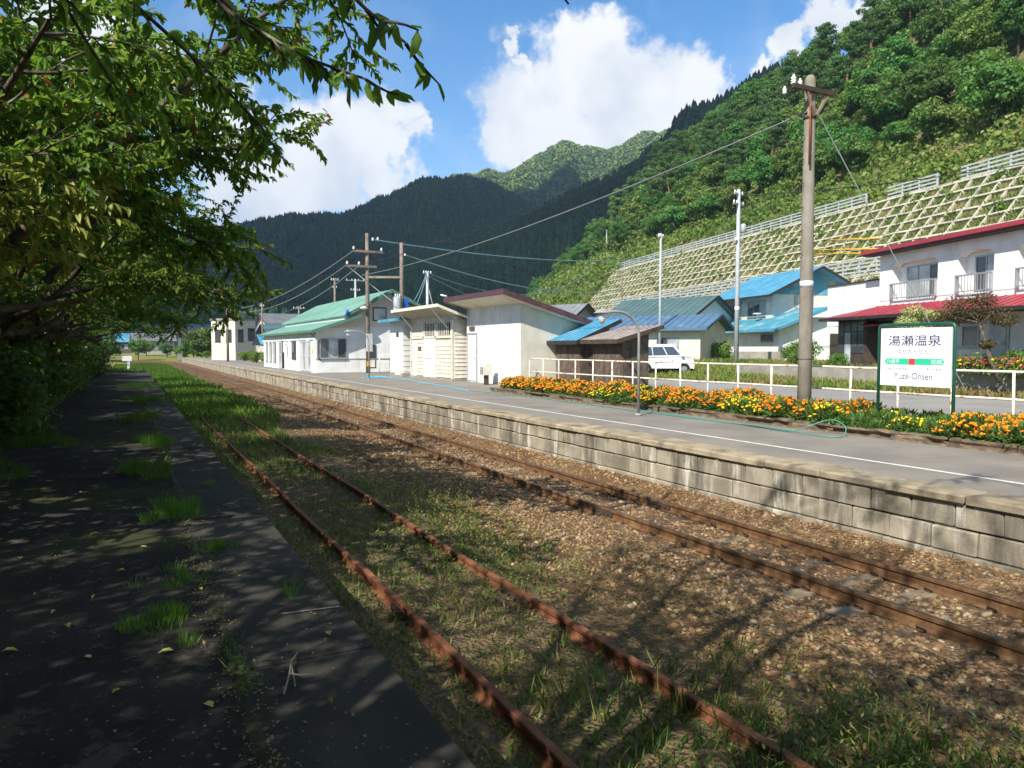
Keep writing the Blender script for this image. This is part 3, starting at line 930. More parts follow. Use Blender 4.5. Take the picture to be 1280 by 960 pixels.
while y < 60:
    o = link('coping_slab', cop[k % 5], 'coping_concrete', loc=(8.455 + random.uniform(-.015, .012), y, PZ - .112 + random.uniform(-.012, .004)), rot=random.uniform(-.006, .006))
    put(o, rp); y += 1.008; k += 1
b = MB()
for zb, off in ((.363, 0), (.068, .27)):
    y = 42 + off
    while y < 142:
        b.box(8.50 + random.uniform(-.012, .012), 8.7, y, y + .535, zb, zb + .285); y += .547
y = 60.6
while y < 142:
    b.box(8.46 + random.uniform(-.02, .01), 9.06, y, y + .99, PZ - .11, PZ + random.uniform(-.006, .004)); y += 1.008
b.box(8.48, 8.7, 42, 142.5, -.3, .06)
put(b.build('distant_blocks', 'block_concrete', kind='stuff'), rp)

# ---------------------------------------------------------------- station yard behind the fence
link('road', MB().prism([(15.80, -12), (26.75, -12), (26.9, 40), (24.5, 62), (20.65, 62), (20.65, 27.8), (15.80, 27.8)], 'z', .3, .716).mesh('road'), 'yard_asphalt', label='pale asphalt yard between the pipe fence and the grass', cat='road', kind='structure')

# ---------------------------------------------------------------- the hill beyond the houses
DH = np.array([.223, .975]); RH = np.array([.975, -.223])
def hp(s, xp):
    s = np.asarray(s, float); xp = np.asarray(xp, float)
    return s * DH[0] + xp * RH[0], s * DH[1] + xp * RH[1]
def hill_z(s, xp):
    s = np.asarray(s, float); xp = np.asarray(xp, float)
    z = np.interp(xp, [40, 45, 52, 54, 62, 64.5, 70, 105, 140, 300, 360, 600], [1.3, 1.5, 9.45, 9.55, 18.85, 19.0, 24.0, 60.0, 56.0, 178.0, 190.0, 60.0])
    m1 = 1 - 0.93 * smooth(185, 320, s); m2 = 1 - smooth(370, 640, s)
    near = np.minimum(z, 60.0); extra = z - near
    z = 1.4 + (near - 1.4) * m1 + extra * m2 * (xp > 110)
    z = z + fbm(s * .035, xp * .035, 4) * 9 * smooth(68, 90, xp)
    return z
ss = np.concatenate([np.linspace(-120, 20, 12), np.linspace(25, 340, 80), np.linspace(350, 900, 30)])
xx = np.array([40, 45, 48.5, 52, 54, 58, 62, 64.5, 67, 70, 75, 80, 86, 92, 98, 105, 112, 122, 140, 160, 185, 215, 245, 275, 300, 330, 360, 450, 600], float)
Sg, Xh = np.meshgrid(ss, xx)
Zh = hill_z(Sg, Xh)
a_, b_ = hp(Sg, Xh)
nx, ny = len(ss), len(xx)
ii = np.arange((ny - 1) * (nx - 1)); r_, c_ = ii // (nx - 1), ii % (nx - 1)
Fh = np.stack([r_ * nx + c_, r_ * nx + c_ + 1, (r_ + 1) * nx + c_ + 1, (r_ + 1) * nx + c_], 1)[:, ::-1]
link('hill', npmesh('hill', np.stack([a_, b_, Zh], -1).reshape(-1, 3), Fh), 'hill_ground', label='steep grassy and wooded hillside behind the houses', cat='hill', kind='structure')

# concrete lattice on the cut slope: every beam and rib is its own part
lat = empty('slope_lattice', (*[float(q) for q in hp(90, 45)], 1.5), label='pale concrete lattice frame holding the grassy cut slope', cat='retaining lattice')
def hpt(s, xp, dz=0.0):
    x_, y_ = hp(s, xp)
    return (float(x_), float(y_), float(np.interp(xp, [45, 52, 54, 62, 64.5], [1.5, 9.45, 9.55, 18.85, 19.0])) + dz)
nrm_lo = Vector((-RH[0] * .75, -RH[1] * .75, .66))
S0, S1 = 26.0, 150.0
for (x0, x1, rows) in ((45, 52, 6), (54, 62, 8)):
    for k in range(rows + 1):
        xp = x0 + (x1 - x0) * k / rows
        b = MB()
        s_ = S0
        pts = []
        while s_ <= S1 + .1:
            p = Vector(hpt(s_, xp)) + nrm_lo * .06 + Vector((0, 0, random.uniform(-.07, .07)))
            pts.append(p); s_ += 1.85
        for i in range(len(pts) - 1):
            b.beam(pts[i], pts[i + 1], .24, .34, nrm_lo)
        put(b.build('lattice_beam', 'lattice_concrete'), lat)
    s_ = S0; k = 0
    while s_ <= S1:
        so = s_ + random.uniform(-.15, .15)
        b = MB().beam(Vector(hpt(so, x0)) + nrm_lo * .05, Vector(hpt(so, x1)) + nrm_lo * .05, .21, .32, nrm_lo)
        put(b.build('lattice_rib', 'lattice_concrete'), lat)
        s_ += 1.85; k += 1
# steel guard fences on the two berms
def guard_fence(s0, s1, xp, label, h=1.9):
    e = empty('guard_fence', hpt(s0, xp), label=label, cat='fence', group='steel guard fences on the slope')
    s_ = s0
    pm_ = MB().box(-.1, .1, -.1, .1, -.3, h).mesh('post')
    while s_ <= s1 + .01:
        put(link('post', pm_, 'pole_steel', loc=hpt(s_, xp)), e); s_ += 2.4
    for k in range(5):
        z_ = .25 + k * (h - .35) / 4
        b = MB(); p0 = Vector(hpt(s0, xp, z_)); p1 = Vector(hpt(s1, xp, z_))
        b.beam(p0 - Vector((.1, 0, 0)), p1 - Vector((.1, 0, 0)), .08, .17)
        put(b.build('rail', 'pole_steel'), e)
    return e
guard_fence(30, 62, 63.2, 'upper galvanised guard fence section nearest the red house, above the lattice')
guard_fence(65, 72, 63.2, 'short galvanised guard fence section above the lattice beside the gap')
guard_fence(75.5, 156, 63.2, 'long galvanised guard fence along the top of the lattice, farther left')
guard_fence(28, 130, 53.0, 'galvanised guard fence on the berm halfway up the lattice')
link('concrete_kerb', MB().beam(Vector(hpt(28, 62.5)) + Vector((0, 0, .1)), Vector(hpt(158, 62.5)) + Vector((0, 0, .1)), .9, .5).mesh('concrete_kerb'), 'lattice_concrete', label='pale concrete kerb along the top of the lattice slope', cat='kerb')
link('concrete_kerb', MB().beam(Vector(hpt(28, 52.2)) + Vector((0, 0, .0)), Vector(hpt(150, 52.2)) + Vector((0, 0, .0)), .8, .6).mesh('concrete_kerb'), 'lattice_concrete', label='pale concrete kerb under the guard fence halfway up the slope', cat='kerb')
for k, (sa, xa, sb, xb) in enumerate(((64, 56.4, 80, 58.0), (62, 55.8, 78, 57.4), (66, 57.6, 76, 58.6))):
    link('yellow_pipe', MB().tube([Vector(hpt(sa, xa)) + nrm_lo * .4, Vector(hpt(sb, xb)) + nrm_lo * .4], .07, 6).mesh('yellow_pipe'), 'yellow_paint',
         label=['longest yellow pipe, middle one lying across the lattice', 'lowest yellow pipe lying across the lattice', 'short top yellow pipe lying across the lattice'][k], cat='pipe', group='yellow pipes on the slope')

# ---------------------------------------------------------------- far mountains
def mountain(name, prof, Rc, Wf, Wb, tree_h, zb, gully, label, seed):
    be = np.array([p[0] for p in prof]); el = np.array([p[1] for p in prof])
    B = np.linspace(be[0], be[-1], 150)
    E_ = np.interp(B, be, el)
    rngr = Rc * (1 + .10 * fbm(B * .12 + seed, B * 0 + seed, 3))
    H = np.tan(np.radians(E_)) * rngr + 2.45 - tree_h
    T = np.concatenate([np.linspace(0, 1, 34), np.linspace(1.05, 1.6, 8)])
    Bm, Tm = np.meshgrid(B, T)
    Rm = rngr[None] - Wf + Wf * np.minimum(Tm, 1) + Wb * np.maximum(Tm - 1, 0)
    up = np.where(Tm <= 1, np.sin(np.minimum(Tm, 1) * math.pi / 2) ** 1.15, 1 - (np.maximum(Tm - 1, 0) / .6) ** 1.3 * .9)
    Zm = zb + (H[None] - zb) * up
    g = fbm(Bm * gully + seed, Tm * 1.6 + seed, 4) * (H[None]) * .26 * np.clip(Tm * (1.0 - np.minimum(Tm, 1)) * 4, 0, 1)
    Zm = Zm + g
    Xm = Rm * np.sin(np.radians(Bm)); Ym = Rm * np.cos(np.radians(Bm))
    nx, ny = len(B), len(T)
    ii = np.arange((ny - 1) * (nx - 1)); r_, c_ = ii // (nx - 1), ii % (nx - 1)
    F = np.stack([r_ * nx + c_, r_ * nx + c_ + 1, (r_ + 1) * nx + c_ + 1, (r_ + 1) * nx + c_], 1)[:, ::-1]
    link(name, npmesh(name, np.stack([Xm, Ym, Zm], -1).reshape(-1, 3), F, smooth=True), 'forest_floor', label=label, cat='mountain', kind='structure')
    def sample(n, tpow=1.0, b0=None, b1=None):
        u = rng.random(n) ** tpow * 33.9 ; v = rng.random(n) * (nx - 1.01)
        if b0 is not None:
            v = (b0 + (b1 - b0) * rng.random(n) - B[0]) / (B[-1] - B[0]) * (nx - 1.01)
        iu = u.astype(int); iv = v.astype(int); fu = (u - iu)[:, None]; fv = (v - iv)[:, None]
        Pm = np.stack([Xm, Ym, Zm], -1)
        return (Pm[iu, iv] * (1 - fu) * (1 - fv) + Pm[iu + 1, iv] * fu * (1 - fv) + Pm[iu, iv + 1] * (1 - fu) * fv + Pm[iu + 1, iv + 1] * fu * fv)
    return sample
FAR = [(17.7, 11.0), (22.6, 12.4), (25.0, 13.0), (27.5, 13.1), (29.0, 14.0), (30.5, 14.6), (32.3, 14.6), (34.7, 14.4), (36.5, 14.7), (40.1, 15.5), (45.7, 16.1), (53.5, 16.7)]
DARK = [(-20, 2.0), (-14.7, 3.4), (-7.1, 5.3), (2.2, 7.5), (8.5, 9.0), (13.0, 9.6), (15.9, 10.2), (18.9, 11.4), (21.7, 12.8), (23.8, 12.9), (26.2, 12.1), (28.7, 11.0), (31.1, 9.8), (33.6, 8.6), (37.2, 6.3), (43.1, 3.3)]
SPUR = [(-11.1, 3.1), (2.1, 4.3), (9.0, 5.1), (13.0, 5.5), (18.9, 6.8), (23.8, 8.5), (27.5, 9.9), (31.1, 11.6), (34.8, 12.9), (38.9, 15.7), (42.9, 18.3), (48.3, 19.9), (55.8, 19.7)]
smp_far = mountain('mountain', FAR, 2300, 1100, 700, 20, 20, .5, 'sunlit far mountain ridge beyond the dark slopes', 3.3)
smp_dark = mountain('mountain', DARK, 1350, 620, 600, 17, 8, .35, 'broad dark wooded mountain across the valley', 8.1)
smp_spur = mountain('mountain', SPUR, 640, 260, 240, 17, 5, .45, 'nearer dark conifer slope below the ridges', 1.7)
def conifers(name, P, h, tiers, sides, mat, label):
    """many firs in one mesh: stacked ragged cones"""
    n = len(P); k = tiers * (sides + 1)
    hh = h * (0.65 + 0.6 * rng.random(n))
    V = np.zeros((n, k, 3)); Fs = []
    for t_ in range(tiers):
        z0 = .08 + .80 * t_ / tiers; z1 = min(1.0, z0 + (1.15 / tiers if tiers > 1 else 1.0)); r0 = .27 * (1 - .74 * t_ / tiers)
        for j in range(sides):
            an = 2 * math.pi * (j / sides) + t_ * .5
            rj = r0 * (0.75 + .5 * rng.random(n))
            V[:, t_ * (sides + 1) + j, 0] = rj * math.cos(an); V[:, t_ * (sides + 1) + j, 1] = rj * math.sin(an)
            V[:, t_ * (sides + 1) + j, 2] = z0 - .03 * rng.random(n)
            Fs.append((t_ * (sides + 1) + j, t_ * (sides + 1) + (j + 1) % sides, t_ * (sides + 1) + sides))
        V[:, t_ * (sides + 1) + sides, 2] = z1
    V = V * hh[:, None, None] + P[:, None, :] - np.array([0, 0, .6])
    F = (np.arange(n)[:, None, None] * k + np.array(Fs)[None]).reshape(-1, 3)
    tone = np.clip(.5 + fbm(P[:, 0] * .02, P[:, 1] * .02 + P[:, 2] * .03, 4) * 1.3 + rng.normal(size=n) * .14, 0, 1)
    link(name, npmesh(name, V.reshape(-1, 3), F, np.repeat(tone, len(Fs))), mat, label=label, cat='forest', kind='stuff')
def crowns(name, P, r, per, size, mat, label, flat=.8, cat='forest'):
    n = len(P); C = P + np.array([0, 0, 1.0]) * r[:, None] * .5
    tone = np.clip(.22 + fbm(P[:, 0] * .05, P[:, 1] * .05 + P[:, 2] * .05, 3) * .9 + rng.normal(size=n) * .12, 0, .6)
    Pq, D_, N_, L_, rn = blobs_leaves(C, r, per, size, flat, .75, .2, tone)
    N_ = unit(Pq - np.repeat(C, per, 0) + rdir(len(Pq)) * r.mean() * .5)
    D_ = unit(np.cross(N_, rdir(len(Pq))))
    return link(name, leafmesh(name, Pq - D_ * L_[:, None] * .5, D_, N_, L_, L_ * .8, rn), mat, label=label, cat=cat, kind='stuff')
P = smp_spur(13000, .85)
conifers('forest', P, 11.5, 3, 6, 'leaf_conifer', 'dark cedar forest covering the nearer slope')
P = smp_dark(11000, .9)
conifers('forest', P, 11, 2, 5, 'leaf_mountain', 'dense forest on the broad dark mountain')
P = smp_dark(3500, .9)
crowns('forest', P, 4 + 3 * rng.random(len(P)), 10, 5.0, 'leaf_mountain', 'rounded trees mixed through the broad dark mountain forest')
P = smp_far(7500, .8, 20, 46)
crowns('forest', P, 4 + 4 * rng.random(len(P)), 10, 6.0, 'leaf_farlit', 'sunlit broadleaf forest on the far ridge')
# broadleaf foot of the near slope
P = smp_spur(700, 1.0); P = P[P[:, 2] < 42]
crowns('forest', P, 4 + 3 * rng.random(len(P)), 45, 2.0, 'leaf_hill', 'greener broadleaf trees along the foot of the dark slope')
# further wooded flank high above the near hill
s_ = 120 + 420 * rng.random(2600); x_ = 120 + 215 * rng.random(2600)
a_, b_ = hp(s_, x_)
crowns('forest', np.stack([a_, b_, hill_z(s_, x_)], 1), 4 + 2.5 * rng.random(2600), 24, 3.0, 'leaf_mountain', 'high wooded flank rising above the near hill at the picture edge')
# cloud that shades the far mountains
def cloud(loc, size, label, seed):
    r0 = np.random.default_rng(seed)
    n = 46
    c_ = r0.normal(size=(n, 3)) * np.array([.42, .42, .10]); c_[:, 2] = np.abs(c_[:, 2])
    rr = .16 + .16 * r0.random(n)
    Vs, Fs = [], []
    sub_v, sub_f = ICO_V, ICO_F
    for k in range(2):   # subdivide
        mids = {}; nv = list(map(tuple, sub_v)); nf = []
        def mid(a, b):
            key = (min(a, b), max(a, b))
            if key not in mids:
                m_ = unit((np.array(nv[a]) + np.array(nv[b]))); mids[key] = len(nv); nv.append(tuple(m_))
            return mids[key]
        for a, b, c in sub_f:
            ab, bc, ca = mid(a, b), mid(b, c), mid(c, a)
            nf += [(a, ab, ca), (b, bc, ab), (c, ca, bc), (ab, bc, ca)]
        sub_v, sub_f = np.array(nv), np.array(nf)
    for k in range(n):
        v_ = sub_v * rr[k] * (1 + .12 * r0.random((len(sub_v), 1))) + c_[k]
        v_[:, 2] = np.maximum(v_[:, 2], -.05)
        Vs.append(v_); Fs.append(sub_f + k * len(sub_v))
    V = np.concatenate(Vs) * np.array(size)
    link('cloud', npmesh('cloud', V, np.concatenate(Fs), smooth=True), 'cloud_white', loc=loc, label=label, cat='cloud', kind='stuff')
# ================================================================== THINGS: BUILDINGS
def fbox(b, face, pos, a0, a1, z0, z1, d0, d1):
    """box on a wall plane: face 'x-' (normal -x, a = y) or 'y-' (normal -y, a = x); d outwards"""
    if face == 'x-': b.box(pos - d1, pos - d0, a0, a1, z0, z1)
    else: b.box(a0, a1, pos - d1, pos - d0, z0, z1)
    return b
def window(parent, face, pos, a0, a1, z0, z1, cols=2, frame='alu', glass='glass', fw=.06, name='window', sill=True, rows=1, proud=.05):
    b = MB()
    fbox(b, face, pos, a0, a0 + fw, z0, z1, .0, proud); fbox(b, face, pos, a1 - fw, a1, z0, z1, .0, proud)
    fbox(b, face, pos, a0 + fw, a1 - fw, z1 - fw, z1, .0, proud); fbox(b, face, pos, a0 + fw, a1 - fw, z0, z0 + fw, .0, proud)
    for k in range(1, cols):
        c = a0 + (a1 - a0) * k / cols
        fbox(b, face, pos, c - fw * .45, c + fw * .45, z0 + fw, z1 - fw, .0, proud - .008)
    for k in range(1, rows):
        c = z0 + (z1 - z0) * k / rows
        fbox(b, face, pos, a0 + fw, a1 - fw, c - fw * .4, c + fw * .4, .0, proud - .012)
    w = b.build(name, frame, parent)
    for k in range(cols):
        c0 = a0 + (a1 - a0) * k / cols + fw * .5; c1 = a0 + (a1 - a0) * (k + 1) / cols - fw * .5
        g = glass if isinstance(glass, str) else glass[k % len(glass)]
        fbox(MB(), face, pos, c0, c1, z0 + fw * .5, z1 - fw * .5, .004, .018).build('pane', g, w)
    if sill:
        fbox(MB(), face, pos, a0 - .05, a1 + .05, z0 - .05, z0 - .003, .0, proud + .05).build('sill', frame, w)
    return w
def seams(parent, quad, n, mat, name='roof_seams', w=.035, h=.03):
    """standing seams from edge a-b up to edge d-c"""
    a, b_, c, d = [Vector(q) for q in quad]
    nrm = (b_ - a).cross(d - a).normalized()
    m = MB()
    for k in range(n + 1):
        t_ = k / n
        m.beam(a.lerp(b_, t_) + nrm * h * .5, d.lerp(c, t_) + nrm * h * .5, w, h, nrm)
    return m.build(name, mat, parent, kind='stuff')

# ---- station building -------------------------------------------------
st = empty('station_building', (11.2, 50.0, PZ), label='long white station building with pale green gabled roof on the platform', cat='station building')
MB().prism([(0, 0), (10, 0), (10, 3.05), (5.1, 5.48), (1.95, 3.80), (1.9, 3.42), (0, 2.78)], 'y', 0, 21.4).build('wall', 'white_paint', st)
MB().prism([(.02, .02), (9.98, .02), (9.98, .9), (.02, .9)], 'y', -.03, 0.02).build('lower_wall_panel', 'white_paint', st)
MB().box(-.02, 10, -.055, -.002, .9, .97).build('wall_moulding', 'alu', st)
MB().prism([(.25, 3.02), (9.6, 3.3), (5.1, 5.4), (2.3, 3.9), (2.2, 3.45)], 'y', -.02, -.003).build('gable_panel', 'pinkish_wall', st)
lo = [(-.35, -.8, 2.86), (-.35, 21.9, 2.86), (2.9, 21.9, 3.94), (2.9, -.8, 3.94)]
hi = [(1.75, -.8, 3.92), (1.75, 21.9, 3.92), (5.1, 21.9, 5.72), (5.1, -.8, 5.72)]
hr = [(5.1, -.8, 5.72), (5.1, 21.9, 5.72), (10.5, 21.9, 3.0), (10.5, -.8, 3.0)]
lo_r = MB().slab([lo[0], lo[3], lo[2], lo[1]], .1).build('canopy_roof', 'green_roof', st)
hi_r = MB().slab([hi[0], hi[3], hi[2], hi[1]], .11).build('roof', 'green_roof', st)
hr_r = MB().slab([hr[0], hr[3], hr[2], hr[1]], .11).build('roof', 'green_roof', st)
seams(lo_r, [lo[1], lo[0], lo[3], lo[2]], 44, 'green_roof'); seams(hi_r, [hi[1], hi[0], hi[3], hi[2]], 44, 'green_roof')
b = MB()
for (p0, p1) in (((-.38, -.84, 2.78), (2.9, -.84, 3.87)), ((1.75, -.84, 3.82), (5.1, -.84, 5.62)), ((5.1, -.84, 5.62), (10.5, -.84, 2.9))):
    b.beam(p0, p1, .06, .2)
b.build('bargeboard', 'green_trim', st)
MB().box(-.42, -.34, -.8, 21.9, 2.72, 2.88).build('gutter', 'green_trim', st)
MB().tube([(-.3, .35, 2.74), (-.1, .3, 2.5), (-.06, .3, 2.3), (-.06, .3, .1)], .04, 8).build('downpipe', 'galv', st)
MB().tube([(.12, -.06, 2.2), (.1, -.1, 1.0), (.3, -.1, .88)], .045, 8).build('conduit', 'dark_steel', st)
window(st, 'y-', -.03, .25, 2.05, .98, 2.35, 3, 'alu', ('glass', 'pale_glass', 'glass'))
MB().box(-.09, -.003, .0, 21.4, 2.25, 2.36).build('lintel_band', 'white_paint', st)
d_ = window(st, 'x-', 0, 1.5, 5.0, .06, 2.2, 4, 'door_grey', ('pale_glass', 'door_grey'), .09, 'sliding_door', False, 2)
window(st, 'x-', 0, 6.6, 8.1, .9, 2.15, 2, 'dark_glass_frame', 'glass')
MB().box(-.03, -.004, 11.0, 12.2, .05, 2.2).build('doorway', 'tyre', st)
window(st, 'x-', 0, 12.3, 13.6, .06, 2.2, 1, 'door_grey', 'pale_glass', .1, 'sliding_door', False, 2)
for a0 in (14.6, 16.6, 18.6):
    window(st, 'x-', 0, a0, a0 + 1.4, .5, 2.15, 2, 'alu', ('glass', 'pale_glass'))
for yc in (.15, 5.6, 8.9, 10.5, 14.1, 16.25, 18.25, 20.4):
    MB().box(-.13, -.004, yc - .13, yc + .13, 0, 2.245).build('pilaster', 'white_paint', st)
bd = MB().box(-.36, -.28, 9.3, 9.9, 1.35, 2.15).build('notice_board', 'sign_white', st)
MB().box(-.28, -.09, 9.5, 9.6, 1.9, 1.98).build('bracket', 'galv', bd)
MB().lathe((-.5, .15, 2.2), [(.05, -.16), (.11, -.1), (.12, 0), (.08, .1), (.03, .13)], 10).build('bell_lamp', 'porcelain', st)
MB().box(-.16, -.09, .2, .45, 1.25, 1.65).build('meter_box', 'yellow_paint', st)
MB().tube([(1.9, -.9, 3.9), (1.9, -.9, 4.25)], .1, 8).build('roof_bracket', 'blue_plastic', st)
MB().box(3.9, 4.9, -.045, -.022, 3.55, 4.5).build('gable_window', 'dark_glass_frame', st)
MB().box(3.98, 4.82, -.06, -.046, 3.63, 4.42).build('gable_pane', 'pale_glass', st)
window(st, 'y-', 0, 3.4, 4.1, .3, 1.9, 1, 'dark_glass_frame', 'glass', sill=False)

# ---- little blue-roofed hut ------------------------------------------
h1 = empty('hut', (14.25, 41.25, PZ), label='narrow white hut with light blue flat roof beside the wooden hut', cat='hut')
MB().box(0, 2.2, 0, 2.35, 0, 3.35).build('wall', 'white_paint', h1)
b = MB()
for k in range(1, 10): b.box(.01, 2.2, -.02, -.002, k * .31 - .012, k * .31 + .012)
b.build('cladding_lines', 'door_grey', h1, kind='stuff')
MB().slab([(-.55, -.5, 3.37), (2.5, -.5, 3.55), (2.5, 2.9, 3.55), (-.55, 2.9, 3.37)], .06).build('roof', 'blue_roof', h1)
b = MB(); b.box(-.6, -.55, -.52, 2.92, 3.23, 3.39); b.hexa([(-.55, -.56, 3.23), (2.5, -.56, 3.41), (2.5, -.51, 3.41), (-.55, -.51, 3.23), (-.55, -.56, 3.39), (2.5, -.56, 3.57), (2.5, -.51, 3.57), (-.55, -.51, 3.39)])
b.build('fascia', 'teal_roof', h1)
dd = MB().box(-.04, -.003, .35, 1.3, .1, 2.2).build('door', 'white_paint', h1)
MB().tube([(-.05, .5, 1.1), (-.09, .5, 1.1)], .03, 8).build('handle', 'galv', dd)
MB().box(-.03, -.003, .7, 1.1, 2.35, 2.6).build('vent', 'dark_steel', h1)
MB().box(-.03, 2.23, -.03, 2.38, 0, .22).build('plinth', 'concrete_grey', h1)

# ---- old wooden hut ---------------------------------------------------
h2 = empty('hut', (14.6, 34.55, PZ), label='old cream boarded wooden hut with barred window between two white huts', cat='hut')
MB().prism([(0, .12), (2.6, .12), (2.6, 2.5), (0, 3.42)], 'y', 0, 6.2).build('frame', 'cream_board', h2)
b = MB()
for k in range(12):
    z = .16 + k * .2
    for (y0, y1) in ((.25, 2.2), (4.15, 5.95)):
        if z + .19 > 2.1 and y0 < 2: continue
        b.hexa([(-.045, y0, z), (-.004, y0, z), (-.004, y1, z), (-.045, y1, z), (-.018, y0, z + .195), (-.004, y0, z + .195), (-.004, y1, z + .195), (-.018, y1, z + .195)])
for k in range(15):
    z = .16 + k * .2
    xm = min(2.6, (3.42 - z - .2) / .354)
    b.hexa([(.06, -.05, z), (xm, -.05, z), (xm, -.004, z), (.06, -.004, z), (.06, -.018, z + .19), (xm, -.018, z + .19), (xm, -.004, z + .19), (.06, -.004, z + .19)])
b.build('clapboards', 'cream_board', h2, kind='stuff')
for yc in (0.05, 2.28, 4.08, 6.1):
    MB().box(-.075, -.003, yc - .07, yc + .07, .1, 3.1).build('post', 'cream_board', h2)
MB().box(-.075, -.003, .12, 6.1, 2.2, 2.32).build('lintel', 'cream_board', h2)
dr = MB().box(-.06, -.003, 2.4, 4.0, .1, 2.18).build('door', 'white_paint', h2)
MB().box(-.075, -.061, 3.17, 3.23, .1, 2.18).build('door_seam', 'door_grey', dr); MB().box(-.075, -.061, 2.42, 3.98, 1.1, 1.14).build('door_rail', 'door_grey', dr)
for y0 in (.4, 2.35):
    w_ = fbox(MB(), 'x-', 0, y0, y0 + 1.6, 2.36, 3.0, .003, .02).build('window', 'tyre', h2)
    for k in range(7):
        MB().box(-.06, -.03, y0 + .1 + k * .23, y0 + .16 + k * .23, 2.36, 3.0).build('bar', 'cream_board', w_)
nd = MB().box(-.05, -.003, 5.2, 5.75, .1, 1.95).build('narrow_door', 'white_paint', h2)
MB().box(-.06, -.03, 4.5, 4.95, 1.55, 1.75).build('name_plate', 'weathered_wood', h2)
rf = [(-1.05, -.6, 3.82), (2.9, -.6, 2.42), (2.9, 6.6, 2.42), (-1.05, 6.6, 3.82)]
r2 = MB().slab(rf, .06).build('roof', 'brown_trim', h2)
b = MB()
for k in range(20):
    y_ = -.5 + k * .36
    b.beam((-1.0, y_, 3.70), (-.02, y_, 3.353), .07, .08)
b.build('rafters', 'soffit', r2, kind='stuff')
b = MB().box(-1.09, -1.05, -.62, 6.62, 3.70, 3.86); b.beam((-1.06, -.63, 3.77), (2.9, -.63, 2.37), .04, .13)
b.build('fascia', 'soffit', h2)
for y_ in (0.6, 5.7):
    MB().beam((-.05, y_, 2.7), (-.9, y_, 3.65), .07, .07).build('bracket', 'soffit', h2)
MB().box(-.1, 2.6, -.08, 6.28, 0, .12).build('footing', 'concrete_grey', h2)

# ---- white hut with purple roof ---------------------------------------
h3 = empty('hut', (15.2, 28.5, PZ), label='white boxy hut with maroon sloping roof and deep front eave', cat='hut')
MB().prism([(0, 0), (3.9, 0), (3.9, 2.5), (0, 3.62)], 'y', 0, 5.7).build('wall', 'white_paint', h3)
MB().prism([(.02, .02), (3.88, .02), (3.88, 2.49), (.02, 3.6)], 'y', -.022, -.003).build('side_render', 'beige_wall', h3)
b = MB()
for k in range(26):
    b.box(-.018, -.003, .04 + k * .215, .075 + k * .215, .02, 3.58)
b.build('ribbed_cladding', 'white_paint', h3, kind='stuff')
rq = [(-1.05, -.55, 4.15), (4.3, -.55, 2.62), (4.3, 6.0, 2.62), (-1.05, 6.0, 4.15)]
MB().slab([(x_, y_, z_ - .02) for x_, y_, z_ in rq], .2).build('soffit', 'soffit', h3)
MB().slab([(x_ - .02, y_, z_ + .02) for x_, y_, z_ in rq], .035).build('roof', 'purple_trim', h3)
b = MB().hexa([(-1.12, -.6, 3.95), (-1.06, -.6, 3.95), (-1.06, 6.05, 3.95), (-1.12, 6.05, 3.95), (-1.12, -.6, 4.19), (-1.06, -.6, 4.19), (-1.06, 6.05, 4.19), (-1.12, 6.05, 4.19)])
b.beam((-1.12, -.585, 4.07), (4.3, -.585, 2.535), .06, .22)
b.build('fascia', 'purple_trim', h3)
dr = MB().box(-.05, -.019, 4.45, 5.45, .08, 2.35).build('door', 'white_paint', h3)
MB().tube([(-.05, 4.6, 1.2), (-.1, 4.6, 1.2)], .035, 8).build('handle', 'galv', dr)
b = MB(); fbox(b, 'x-', 0, 4.38, 4.45, 0, 2.42, .019, .07); fbox(b, 'x-', 0, 5.45, 5.52, 0, 2.42, .019, .07); fbox(b, 'x-', 0, 4.45, 5.45, 2.35, 2.42, .019, .07)
b.build('door_frame', 'alu', h3)
MB().box(-.06, -.019, 4.7, 5.3, 2.55, 2.75).build('name_plate', 'weathered_wood', h3)
b = MB().tube([(-1.0, 5.9, 4.25), (-1.15, 6.3, 4.35)], .05, 6); b.tube([(-1.15, 5.9, 4.3), (-.9, 6.4, 4.3)], .04, 6)
b.build('insulator', 'porcelain', h3)

